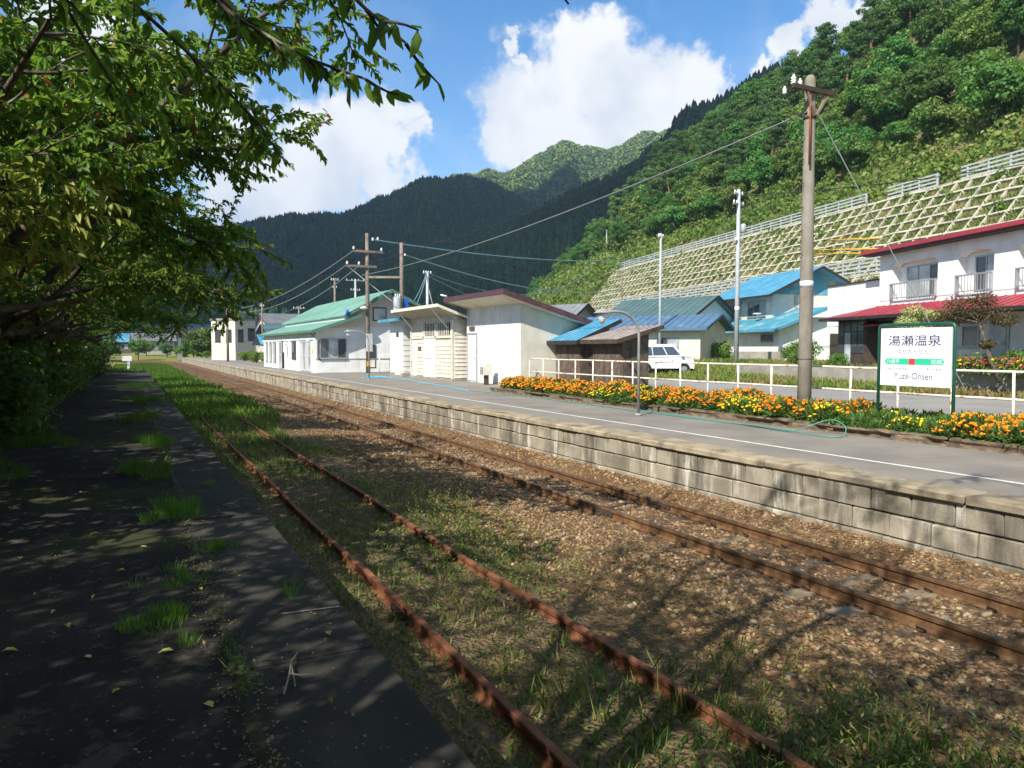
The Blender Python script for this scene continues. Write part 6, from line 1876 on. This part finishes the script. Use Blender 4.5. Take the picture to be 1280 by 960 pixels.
# low scrub between the guard fence and the trees, and the wooded spur's foot
ns = 2600
s_ = 22 + 240 * rng.random(ns); x_ = 64.8 + 15 * rng.random(ns) ** 1.3
a_, b_ = hp(s_, x_)
k_ = (fbm(s_ * .08, x_ * .15, 3) > -.16) | (x_ > 68)
crowns('scrub', np.stack([a_, b_, hill_z(s_, x_)], 1)[k_], (.7 + .9 * rng.random(ns) ** 2)[k_], 30, .48, 'leaf_scrub', 'bright green scrub covering the slope above the guard fence', .8, 'scrub')
ns = 900
s_ = 150 + 160 * rng.random(ns); x_ = 42 + 28 * rng.random(ns)
a_, b_ = hp(s_, x_)
crowns('scrub', np.stack([a_, b_, hill_z(s_, x_)], 1), 1.4 + 1.6 * rng.random(ns), 46, .7, 'leaf_scrub', 'leafy thicket at the left end of the lattice slope', .85, 'scrub')
# upper wood behind the individual trees
ns = 700
s_ = 150 + 190 * rng.random(ns); x_ = 70 + 50 * rng.random(ns)
a_, b_ = hp(s_, x_)
crowns('forest', np.stack([a_, b_, hill_z(s_, x_)], 1), 2.2 + 1.3 * rng.random(ns), 70, .82, 'leaf_hill', 'mass of green treetops along the spur of the near hill', .9)
# grass in the lattice cells
ns = 30000
s_ = 24 + 130 * rng.random(ns); x_ = np.where(rng.random(ns) < .45, 45 + 7 * rng.random(ns), 54 + 8 * rng.random(ns))
a_, b_ = hp(s_, x_)
P = np.stack([a_, b_, np.interp(x_, [45, 52, 54, 62], [1.5, 9.45, 9.55, 18.85])], 1)
D_ = unit(np.array([-.5, .1, 1.0]) + rdir(ns) * .6)
link('grass', leafmesh('grass', P, D_, rdir(ns), .22 + .3 * rng.random(ns), .14, np.clip(.45 + fbm(s_ * .15, x_ * .3, 3) * 1.4 + rng.normal(size=ns) * .15, 0, 1)), 'leaf_weed', label='grass tufts filling the lattice cells', cat='grass', kind='stuff')

# plants that have overgrown parts of the lattice
ns = 150
s_ = 26 + 122 * rng.random(ns); x_ = np.where(rng.random(ns) < .5, 45 + 7 * rng.random(ns), 53.6 + 8.5 * rng.random(ns))
a_, b_ = hp(s_, x_)
crowns('scrub', np.stack([a_, b_, np.interp(x_, [45, 52, 54, 62], [1.5, 9.45, 9.55, 18.85])], 1), .35 + .7 * rng.random(ns) ** 2, 40, .3, 'leaf_scrub', 'scattered bushes overgrowing the lattice frame', .75, 'scrub')
# ---------------------------------------------------------------- flower bed
GT = 'old sleepers edging the flower bed'
def old_timber(L, D_, H, amp, seed):
    import bmesh
    bm = bmesh.new(); n, m, k = 28, 5, 4; grid = {}
    r0 = random.Random(seed)
    for i in range(n + 1):
        for j in range(m + 1):
            for l in range(k + 1):
                if 0 < j < m and 0 < l < k and 0 < i < n: continue
                x_, y_, z_ = D_ * j / m, L * i / n, H * l / k
                w_ = float(fbm(y_ * 3 + seed, (j + l * 1.7) * 1.9, 3)) * amp + float(fbm(y_ * 11 + seed, (j * 2 + l) * 3.1, 2)) * amp * .6
                if l == k: z_ += w_ - amp * .3
                if j == 0: x_ += w_ + (amp * 1.2 if (l in (1, 2) and fbm(y_ * 1.6 + seed * 2, 4.0, 2) > .02) else 0)
                if i in (0, n): y_ += r0.uniform(-amp, amp)
                grid[i, j, l] = bm.verts.new((x_, y_, z_))
    def q(*ks):
        try: bm.faces.new([grid[a] for a in ks])
        except ValueError: pass
    for i in range(n):
        for j in range(m):
            q((i, j, k), (i, j + 1, k), (i + 1, j + 1, k), (i + 1, j, k)); q((i, j, 0), (i + 1, j, 0), (i + 1, j + 1, 0), (i, j + 1, 0))
        for l in range(k):
            q((i, 0, l), (i, 0, l + 1), (i + 1, 0, l + 1), (i + 1, 0, l)); q((i, m, l), (i + 1, m, l), (i + 1, m, l + 1), (i, m, l + 1))
    for j in range(m):
        for l in range(k):
            q((0, j, l), (0, j + 1, l), (0, j + 1, l + 1), (0, j, l + 1)); q((n, j, l), (n, j, l + 1), (n, j + 1, l + 1), (n, j + 1, l))
    bmesh.ops.recalc_face_normals(bm, faces=bm.faces)
    me = bpy.data.meshes.new('timber'); bm.to_mesh(me); bm.free()
    return me
tb = [old_timber(2.05, .21, .18, .03, 1), old_timber(1.2, .20, .16, .02, 2), old_timber(2.3, .22, .17, .07, 3)]
spec = [(25.1, 0.75, 0), (24.2, 1.4, 1), (22.6, 2.1, 0), (20.35, 2.25, 2), (18.2, 2.1, 0), (16.6, .62, 1), (15.85, .9, 1), (14.8, 2.3, 2), (12.4, 2.05, 0), (10.2, 2.3, 2), (7.8, 2.3, 2), (5.4, 2.3, 0)]
tl = ['short timber at the far end of the flower bed edging', 'second timber of the flower bed edging from the far end', 'flat timber by the densest orange marigolds', 'cracked and split timber before the yellow marigolds', 'long timber left of the platform lamp', 'short stub of timber just behind the platform lamp', 'square-cut short timber right of the platform lamp', 'splintered timber between lamp and hose loop', 'timber behind the raised hose loop', 'rotten splintered timber in front of the station sign', 'last timber before the picture edge under the orange marigolds', 'timber of the bed edging beyond the picture edge']
for (y_, L_, v_), lb in zip(spec, tl):
    o = link('timber', tb[v_], 'timber', loc=(12.42 + rnd.uniform(-.03, .03), y_, PZ - .012), rot=rnd.uniform(-.02, .02), label=lb, cat='timber', group=GT)
    o.scale = (1, L_ / (2.05, 1.2, 2.3)[v_], rnd.uniform(.9, 1.1))
link('flower_bed', MB().box(12.64, 14.75, 3, 25.8, .5, PZ + .06).mesh('flower_bed'), 'soil', label='soil of the long flower bed behind the timbers', cat='flower bed', kind='structure')
def marigold(nb, h, r, mats, label, group, nleaf=420):
    e = empty('marigold_plant', (0, 0, 0), 0, label=label, cat='flowering plant', group=group)
    u = rdir(nleaf); q = rng.random(nleaf) ** .5
    P = np.stack([u[:, 0] * r * q, u[:, 1] * r * q, h * .45 + u[:, 2] * h * .45 * q], 1)
    D_ = unit(u + np.array([0, 0, .6]) + rdir(nleaf) * .6)
    L_ = .07 + .06 * rng.random(nleaf)
    link('foliage', leafmesh('foliage', P, D_, rdir(nleaf), L_, L_ * .38, rng.random(nleaf)), 'leaf_marigold', e)
    if nb:
        th = rng.random(nb) * 6.283; q = np.sqrt(rng.random(nb)) * r * 1.05
        z_ = h * (.98 - .42 * (q / r) ** 2 - .12 * rng.random(nb)) + .03
        C = np.stack([np.cos(th) * q, np.sin(th) * q, z_], 1)
        for mt in mats:
            sel = np.arange(nb) % len(mats) == mats.index(mt)
            Cs = C[sel]
            link('blooms', scatter_solid('blooms', Cs, .028 + .016 * rng.random(len(Cs)), ICO_V, ICO_F, .62, .2), mt, e, kind='stuff')
    return e
GO, GY = 'orange marigold plants in the bed', 'yellow marigold plants in the bed'
mo = [marigold(70, .50, .34, ['bloom_orange'], 'orange marigold plant in the flower bed', GO), marigold(50, .46, .36, ['bloom_orange'], 'orange marigold plant in the flower bed', GO)]
my = [marigold(34, .42, .34, ['bloom_yellow'], 'yellow marigold plant in the flower bed', GY), marigold(12, .36, .33, ['bloom_yellow'], 'yellow marigold plant in the flower bed', GY)]
mg = marigold(0, .34, .32, [], 'bloomless green plant in the flower bed', 'green plants in the bed', 520)
mk = {p.name: kids(p) for p in mo + my + [mg]}
used = set()
def put_plant(p, x_, y_):
    loc = (x_, y_, PZ + .05)
    row = 'front row' if x_ < 13.15 else 'back row' if x_ > 13.8 else 'middle row'
    part = ('at the far bed end' if y_ > 22.3 else 'behind the flat timber' if y_ > 18.6 else 'left of the platform lamp' if y_ > 16.6 else 'right of the platform lamp' if y_ > 13.6 else 'just left of the concrete pole' if y_ > 12.3 else 'around the concrete pole foot' if y_ > 10.4 else 'beneath the station sign' if y_ > 8 else 'right of the station sign')
    lb = '%s, %s, %s' % (p['label'].split(' in the')[0], row, part)
    if p.name not in used:
        used.add(p.name); p.location = loc; p['full'] = lb; return
    copy_tree(p, loc, rnd.uniform(0, 6.28), rnd.uniform(.75, 1.25), lb, children=mk[p.name])
def bed(y0, y1, mixw, xr=(12.85, 14.3), step=.42):
    y_ = y0
    while y_ < y1:
        x_ = xr[0]
        while x_ < xr[1]:
            v_ = rnd.random(); acc = 0
            for p, w_ in mixw:
                acc += w_
                if v_ < acc:
                    put_plant(p, x_ + rnd.uniform(-.12, .12), y_ + rnd.uniform(-.14, .14)); break
            x_ += step
        y_ += step
bed(22.3, 25.4, ((mo[0], .45), (my[0], .35), (mo[1], .15), (mg, .05)))
bed(18.6, 22.3, ((mo[0], .75), (mo[1], .2), (my[0], .05)))
bed(16.6, 18.6, ((my[0], .5), (mo[1], .25), (mg, .25)))
bed(13.6, 16.6, ((mo[0], .6), (mo[1], .3), (mg, .1)))
bed(12.3, 13.6, ((my[0], .5), (my[1], .2), (mo[1], .2), (mg, .1)))
bed(10.4, 12.3, ((mo[1], .6), (mo[0], .2), (my[0], .1), (mg, .1)), (12.85, 13.9))
bed(8.0, 10.4, ((my[1], .55), (mg, .4), (my[0], .05)), (12.85, 14.2))
bed(4.2, 8.0, ((mo[0], .7), (mo[1], .2), (mg, .1)), (12.75, 14.2))

for p in mo + my + [mg]:
    if 'full' in p: p['label'] = p['full']; del p['full']
# ---------------------------------------------------------------- gardens
gs = shrub_proto('garden_shrub', .8, 1.4, 14, 150, .12, 'leaf_garden', 'rounded leafy shrub before the blue-roofed house', 'shrub', 'garden shrubs', (39.6, 35.4, 1.45), tone0=.3)
gk = kids(gs)
for (x_, y_, sc_, lb) in ((38.6, 33.6, 1.3, 'largest green shrub right beside the concrete pole, before the blue-roofed house'), (31.2, 27.6, .6, 'low shrub under the glazed porch of the red-roofed house'), (30.5, 24.5, .6, 'low shrub left of the station sign at the garden edge'), (29.6, 15.8, .75, 'leafy shrub right of the station sign at the picture edge'), (29.0, 13.8, .8, 'last leafy shrub at the garden edge beyond the door'), (33.6, 29.4, .8, 'shrub at the corner of the white annex')):
    copy_tree(gs, (x_, y_, 1.5), rnd.uniform(0, 6), sc_, lb, 'garden shrubs', children=gk)
for (x_, y_, z_, sc_, lb) in ((34.5, 44.5, 1.5, 2.2, 'tall loose shrub against the lattice behind the garage'), (37.5, 47.5, 1.5, 2.6, 'bushy tree between the grey-green roof and the lattice'), (36.5, 38.6, 1.5, 1.2, 'dark shrub beside the small garage')):
    copy_tree(gs, (x_, y_, z_), rnd.uniform(0, 6), sc_, lb, 'garden shrubs', children=gk)
# cloud-pruned pale pine and dark maple
def pruned(name, loc, pads, mat, label, trunk):
    e = empty(name, loc, 0, label=label, cat='tree')
    b = MB().tube(trunk, [.10, .09, .07, .05][:len(trunk)], 8)
    for (x_, y_, z_, r_) in pads: b.tube([trunk[-1], (x_, y_, z_ - .05)], [.04, .02], 5)
    b.build('trunk', 'bark', e)
    C = np.array([p[:3] for p in pads]); rr = np.array([p[3] for p in pads])
    P, D_, N_, L_, rn = blobs_leaves(C, rr, 420, .085, .5, .5, .1, .1 + .3 * rng.random(len(C)))
    link('crown', leafmesh('crown', P, D_, N_, L_, L_ * .6, rn), mat, e)
pruned('garden_pine', (27.9, 18.9, 1.45), [(-.5, .4, 1.3, .5), (.45, .5, 1.35, .5), (0, 0, 1.75, .55), (.25, .35, 2.15, .55), (-.35, .1, 2.0, .45), (.1, .1, 2.5, .45), (.5, -.3, 2.35, .4)], 'leaf_palepine', 'pale yellowish pruned pine standing behind the station sign', [(0, 0, -.2), (.05, 0, .7), (0, .05, 1.3)])
pruned('garden_maple', (27.3, 16.3, 1.45), [(-.3, .6, 2.25, .7), (.1, -.1, 2.45, .8), (0, .9, 2.0, .55), (.1, -.8, 2.25, .65), (-.2, .3, 2.65, .6), (.2, -1.1, 2.0, .45), (0, -.45, 2.75, .5), (.05, -.6, 1.15, .3)], 'leaf_maple', 'dark reddish maple with slanting pale trunk behind the station sign', [(0, -1.1, -.2), (.0, -.75, .6), (.05, -.5, 1.3), (0, -.35, 1.9)])
def flowerline(n, x0, x1, y0, y1, z_, mats, label):
    t_ = rng.random(n)
    C = np.stack([x0 + (x1 - x0) * t_ + rng.normal(size=n) * .25, y0 + (y1 - y0) * t_, z_ + .35 * rng.random(n)], 1)
    e = empty('flower_border', (float(x0), float(y0), z_ - .1), label=label, cat='flower border')
    o = link('foliage', leafmesh('foliage', np.repeat(C, 6, 0) + rng.normal(size=(n * 6, 3)) * .12, unit(rdir(n * 6) + np.array([0, 0, .7])), rdir(n * 6), .16, .06, rng.random(n * 6)), 'leaf_garden'); put(o, e)
    for k, mt in enumerate(mats):
        o = link('blooms', scatter_solid('blooms', C[k::len(mats)] + np.array([0, 0, .12]), .05 + .03 * rng.random(len(C[k::len(mats)])), ICO_V, ICO_F, .6), mt, kind='stuff'); put(o, e)
flowerline(520, 27.9, 27.45, 17.4, 12.5, 1.62, ['bloom_red', 'bloom_red', 'bloom_red', 'bloom_yellow'], 'crimson and yellow garden border on the low wall right of the sign')
# rough grass on the field beyond the yard
n = 26000
x_ = 26.9 + 10 * rng.random(n) ** 1.4; y_ = 8 + 52 * rng.random(n)
P = np.stack([x_, y_, land_z(x_, y_)], 1)
link('grass', leafmesh('grass', P, unit(np.array([0, 0, 1.2]) + rdir(n) * .7), rdir(n), .12 + .2 * rng.random(n), .07, np.clip(.72 + fbm(x_ * .3, y_ * .3, 3) * 1.0 + rng.normal(size=n) * .15, 0, 1)), 'leaf_weed', label='dry rough grass between the yard and the houses', cat='grass', kind='stuff')
# shrubs and a tree past the platform end
bt = copy_tree(pr[2], (12.0, 146, -.1), 1.0, 1.15, 'small bushy tree past the far end of the platform', 'trees past the platform end', children=prk[2])
for k, (x_, y_, sc_) in enumerate(((13.2, 83, .8), (14.6, 85, .7), (13.0, 88, .9), (15.4, 90, .8), (13.6, 94, .8), (15.8, 97, .9), (13.4, 101, .8), (14.8, 106, .9), (12.8, 112, .8), (14.2, 117, 1.0), (13.0, 124, .9), (11.5, 131, .8))):
    copy_tree(gs, (x_, y_, PZ), rnd.uniform(0, 6), sc_ * 1.25, 'low leafy bush on the far part of the platform beyond the station', 'bushes beyond the station', children=gk)
for k, (x_, y_, sc_) in enumerate(((-6, 160, 1.0), (2, 172, .8), (-12, 170, 1.1), (16, 168, .9), (22, 175, 1.1), (8, 186, .8), (-3, 152, .9), (-8, 182, 1.0), (4, 196, .9), (13, 178, 1.0), (18, 190, 1.1), (-15, 190, 1.2), (10, 160, .7), (27, 165, 1.1), (-4, 198, 1.0))):
    copy_tree(pr[k % 3], (x_, y_, float(land_z(x_, y_))), rnd.uniform(0, 6), sc_ * .7, 'scattered green tree between the track bend and the village', 'trees before the village', children=prk[k % 3])
for k in range(26):
    x_, y_ = -10 - 16 * rnd.random(), 4 + k * 4.6
    copy_tree(pr[k % 2], (x_, y_, .6), rnd.uniform(0, 6), rnd.uniform(.9, 1.3), 'tree in the dark wood behind the cherry row', 'trees behind the cherry row', children=prk[k % 2])

# ---------------------------------------------------------------- weeds on the siding
def patch(x, y):
    return fbm(x * .55 + 3, y * .45, 4)
n = 60000
y_ = 1.6 + 50 * rng.random(n) ** 1.7; x_ = 1.15 + 4.0 * rng.random(n)
lim = 3.9 + patch(x_ * 0 + 9, y_) * 2.6 + .9 * smooth(18, 40, y_)
k_ = (x_ < lim) & (patch(x_, y_) + rng.normal(size=n) * .05 > -.07 - .30 * smooth(8, 26, y_)) & (np.abs(x_ - 2.135) > .05) & (np.abs(x_ - 3.265) > .05)
x_, y_ = x_[k_], y_[k_]; n = len(x_)
P = np.stack([x_, y_, bed_z(x_, y_) - .01], 1)
H = (.03 + .10 * rng.random(n) ** 1.7) * (1 + .9 * smooth(10, 30, y_))
tone = np.clip(.42 + patch(x_ * 2, y_ * 2) * 1.4 + rng.normal(size=n) * .22 + .22 * smooth(3.3, 4.4, x_), 0, 1)
link('weeds', leafmesh('weeds', P, unit(np.array([0, 0, 1.0]) + rdir(n) * .65), rdir(n), H, .010 + .014 * rng.random(n) + .02 * smooth(12, 30, y_), tone), 'leaf_weed', label='fine weeds and grass growing over the rusty siding', cat='weeds', kind='stuff')
# taller leafy stems
n = 2600
y_ = 1.8 + 34 * rng.random(n) ** 1.6; x_ = 1.2 + 3.8 * rng.random(n)
lim = 4.3 + patch(x_ * 0 + 9, y_) * 2.6
k_ = (x_ < lim) & (patch(x_ + 5, y_) > -.02) & (np.abs(x_ - 2.135) > .09) & (np.abs(x_ - 3.265) > .09)
x_, y_ = x_[k_], y_[k_]; n = len(x_); m = 12
hh = .12 + .26 * rng.random(n)
t_ = np.tile(np.linspace(.05, 1, m), n); ix = np.repeat(np.arange(n), m)
lean = rng.normal(size=(n, 2)) * .12
P = np.stack([x_[ix] + lean[ix, 0] * t_, y_[ix] + lean[ix, 1] * t_, bed_z(x_, y_)[ix] + hh[ix] * t_], 1)
an = np.tile(np.arange(m) * 2.4, n) + np.repeat(rng.random(n) * 6, m)
D_ = np.stack([np.cos(an), np.sin(an), .5 + 0 * an], 1)
tone = np.clip(np.repeat(.3 + .5 * rng.random(n), m) + .3 * t_ * (rng.random(n * m) < .3), 0, .95)
link('weeds', leafmesh('weeds', P, D_, np.tile([0, 0, 1.0], (n * m, 1)), .03 + .035 * (1 - t_) + .01, .016, tone), 'leaf_weed', label='upright leafy weed stems between the rails of the siding', cat='weeds', kind='stuff')
# brown leaf litter between the weeds
n = 9000
x_ = 1.2 + 4.2 * rng.random(n); y_ = 1.6 + 22 * rng.random(n) ** 1.6
P = np.stack([x_, y_, bed_z(x_, y_) + .006 + .012 * rng.random(n)], 1)
D_ = rdir(n); D_[:, 2] *= .3
link('leaf_litter', leafmesh('leaf_litter', P, D_, unit(np.array([0, 0, 1.0]) + rdir(n) * .5), .03 + .04 * rng.random(n), .022, rng.random(n) * .85), 'leaf_dry', label='brown leaf litter scattered among the weeds of the siding', cat='leaf litter', kind='stuff')
# rank grass at the bottom of the view
n = 800
c_ = np.stack([2.3 + 2.2 * rng.random(130), 2.0 + 2.4 * rng.random(130)], 1)
ix = rng.integers(0, 130, n)
P = np.stack([c_[ix, 0] + rng.normal(size=n) * .05, c_[ix, 1] + rng.normal(size=n) * .05, np.full(n, .0)], 1)
P[:, 2] = bed_z(P[:, 0], P[:, 1])
link('grass', leafmesh('grass', P, unit(np.array([0, 0, 1.0]) + rdir(n) * .55), rdir(n), .08 + .15 * rng.random(n), .005 + .004 * rng.random(n), rng.random(n), kind=6, fold=.1), 'leaf_weed', label='long grass blades at the near end of the siding', cat='grass', kind='stuff')
# dead straw
n = 2200
P = np.stack([3.5 + 1.6 * rng.random(n), 2.6 + 4.5 * rng.random(n), np.zeros(n)], 1); P[:, 2] = bed_z(P[:, 0], P[:, 1]) + .02
D_ = rdir(n); D_[:, 2] *= .25
link('straw', leafmesh('straw', P, D_, np.tile([0, 0, 1.0], (n, 1)), .12 + .15 * rng.random(n), .006, rng.random(n)), 'leaf_dry', label='dead straw lying beside the rusty rail', cat='straw', kind='stuff')
# bright grass over the buried far end of the siding
n = 26000
y_ = 26 + 95 * rng.random(n); x_ = -1.6 + 6.6 * rng.random(n)
k_ = (x_ > np.where(y_ < 58, 1.1, -1.5)) & (x_ < 4.7 + patch(x_ * 0 + 4, y_) * 2)
x_, y_ = x_[k_], y_[k_]; n = len(x_)
z_ = np.where(x_ > 1.05, bed_z(np.maximum(x_, 1.1), y_), land_z(x_, y_))
link('grass', leafmesh('grass', np.stack([x_, y_, z_], 1), unit(np.array([0, 0, 1.0]) + rdir(n) * .6), rdir(n), .18 + .25 * rng.random(n), .07, np.clip(.4 + patch(x_, y_) + rng.normal(size=n) * .2, 0, 1)), 'leaf_grass', label='bright grass swallowing the far end of the siding', cat='grass', kind='stuff')

# grass tufts on the left platform
def tuft(loc, r, n, h, label):
    q = np.sqrt(rng.random(n)) * r; th = rng.random(n) * 6.283
    nc = 9; cc = rng.normal(size=(nc, 2)) * r * np.array([.42, .75]); cr_ = r * (.12 + .35 * rng.random(nc)); ci = rng.integers(0, nc, n)
    P = np.stack([cc[ci, 0] + np.cos(th) * q / r * cr_[ci], cc[ci, 1] + np.sin(th) * q / r * cr_[ci] * 1.3, np.zeros(n)], 1)
    D_ = unit(np.stack([np.cos(th) * .35, np.sin(th) * .35, np.ones(n)], 1) + rdir(n) * .5)
    e = link('grass_tuft', leafmesh('grass_tuft', P, D_, rdir(n), h * (.4 + .6 * rng.random(n)) * (1.1 - .5 * (q / r) ** 2), .004, rng.random(n)), 'leaf_grass', loc=loc, label=label, cat='grass tuft', group='grass tufts on the shaded platform', kind='stuff')
for (x_, y_, r_, n, h_, lb) in ((.24, 10.4, .42, 1500, .22, 'big bright grass tuft farthest along the cracks of the shaded platform'), (.34, 7.75, .34, 1400, .17, 'bright wide grass tuft in the middle of the shaded platform'), (.62, 6.2, .16, 380, .12, 'small grass tuft near the platform edge slabs'), (.15, 4.72, .24, 800, .11, 'dark grass tuft nearest the camera on the shaded platform'), (.2, 5.5, .2, 380, .09, 'faint flat grass tuft between the two larger ones'), (.3, 13.5, .5, 1500, .25, 'long grass tuft beyond the bright ones on the platform'), (.25, 18.5, .6, 1500, .28, 'grass tuft halfway along the shaded platform'), (.5, 25, .8, 1600, .3, 'grass growing over the far part of the shaded platform'), (.6, 34, 1.0, 1700, .35, 'grass patch near the end of the shaded platform'), (-1.55, 10.8, .6, 1500, .3, 'grass clump at the left picture edge under the shrubs'), (-1.3, 14.5, .6, 1200, .28, 'grass clump at the foot of the dark shrubs'), (.85, 9.2, .12, 120, .1, 'tiny weed on the concrete edge slabs'), (.88, 4.75, .05, 40, .22, 'thin upright weed by the painted mark on the edge slabs')):
    tuft((x_, y_, LZ + .004), r_, n, h_, lb)
# crumbs of bark, grit and old leaves on the platform
n = 5200
y_ = 2.4 + 22 * rng.random(n) ** 1.7; sd = rng.random(n)
x_ = np.where(sd < .35, .42 + rng.normal(size=n) * .07, np.where(sd < .6, -1.7 + np.abs(rng.normal(size=n)) * .35, -1.7 + 2.8 * rng.random(n)))
k_ = (x_ < 1.08); x_, y_ = x_[k_], y_[k_]; n = len(x_)
D_ = rdir(n); D_[:, 2] *= .25
link('litter', leafmesh('litter', np.stack([x_, y_, LZ + .006 + np.where(x_ > .44, .013, 0.0) + .004 * rng.random(n)], 1), D_, unit(np.array([0, 0, 1.0]) + rdir(n) * .5), .010 + .022 * rng.random(n) ** 2, .010 + .006 * rng.random(n), rng.random(n) * .7), 'leaf_dry', label='crumbs of bark and old leaves on the shaded platform', cat='litter', kind='stuff')
# ragged weeds following the seam behind the edge slabs
n = 2600
y_ = 3 + 30 * rng.random(n) ** 1.3; k_ = vnoise(y_ * 1.3, y_ * 0 + 7.7) + rng.normal(size=n) * .05 > .60
y_ = y_[k_]; n = len(y_); x_ = .45 + rng.normal(size=n) * .035
link('weeds', leafmesh('weeds', np.stack([x_, y_, np.full(n, LZ + .012)], 1), unit(np.array([0, 0, 1.0]) + rdir(n) * .8), rdir(n), .03 + .07 * rng.random(n), .006, rng.random(n)), 'leaf_grass', label='ragged weeds along the seam behind the edge slabs', cat='weeds', kind='stuff')
# fallen leaves and a twig
lf = None
leaf_spots = [(.76, 3.26), (.30, 3.45), (-.35, 4.9), (-.55, 5.6), (-.2, 4.3), (-.75, 6.6), (-.6, 6.4), (-.42, 5.2), (.18, 4.2), (-.05, 5.9), (.1, 6.5), (-.25, 7.2), (-.9, 8.4), (.05, 8.2), (-.5, 9.4), (.55, 7.2), (.4, 5.2), (.95, 4.0), (-.1, 3.8), (-.62, 4.6)]
P0 = np.array([[0, 0, .012]]); 
lme = leafmesh('fallen_leaf', P0, np.array([[1, 0, .05]]), np.array([[0, 0, 1.0]]), .075, .042, np.array([.6]), .25, 6)
lme2 = leafmesh('fallen_leaf', P0, np.array([[1, 0, .12]]), np.array([[.2, 0, 1.0]]), .055, .03, np.array([.25]), .4, 6)
for k, (x_, y_) in enumerate(leaf_spots):
    o = link('fallen_leaf', lme if k % 3 else lme2, 'fallen_leaf', loc=(x_, y_, LZ + .002 + (.014 if x_ > .44 else 0)), rot=rnd.uniform(0, 6.28), label='small fallen yellowish leaf lying on the dark platform', cat='leaf', group='fallen leaves on the shaded platform')
    o.scale = (rnd.uniform(.7, 1.1),) * 3
link('twig', MB().tube([(.60, 3.42, LZ + .02), (.66, 3.60, LZ + .03), (.69, 3.72, LZ + .035), (.75, 3.86, LZ + .02)], .005, 5).tube([(.66, 3.60, LZ + .03), (.70, 3.56, LZ + .03), (.78, 3.55, LZ + .022)], .004, 5).tube([(.69, 3.72, LZ + .03), (.67, 3.55, LZ + .028), (.66, 3.47, LZ + .02)], .004, 5).mesh('twig'), 'twig', label='forked dry twig lying on the shaded platform', cat='twig')

cloud((-690, 560, 1100), (1150, 800, 600), 'big cumulus drifting over the valley, shading the dark mountain', 2)
cloud((-830, -60, 1150), (430, 330, 400), 'smaller cumulus over the valley shading the conifer slope', 6)

# the valley air: far slopes fade to blue
t = NT('valley_haze')
pv = t.n('ShaderNodeVolumePrincipled')
pv.inputs['Color'].default_value = (0.62, 0.80, 1.0, 1)
pv.inputs['Density'].default_value = 0.00016
pv.inputs['Anisotropy'].default_value = 0.0
t.l(pv.outputs[0], t.out.inputs['Volume'])
link('haze', MB().box(-3100, 3100, -700, 4100, -1.6, 800).mesh('haze'), t.m, label='thin bluish valley haze over the whole scene', cat='haze', kind='stuff')
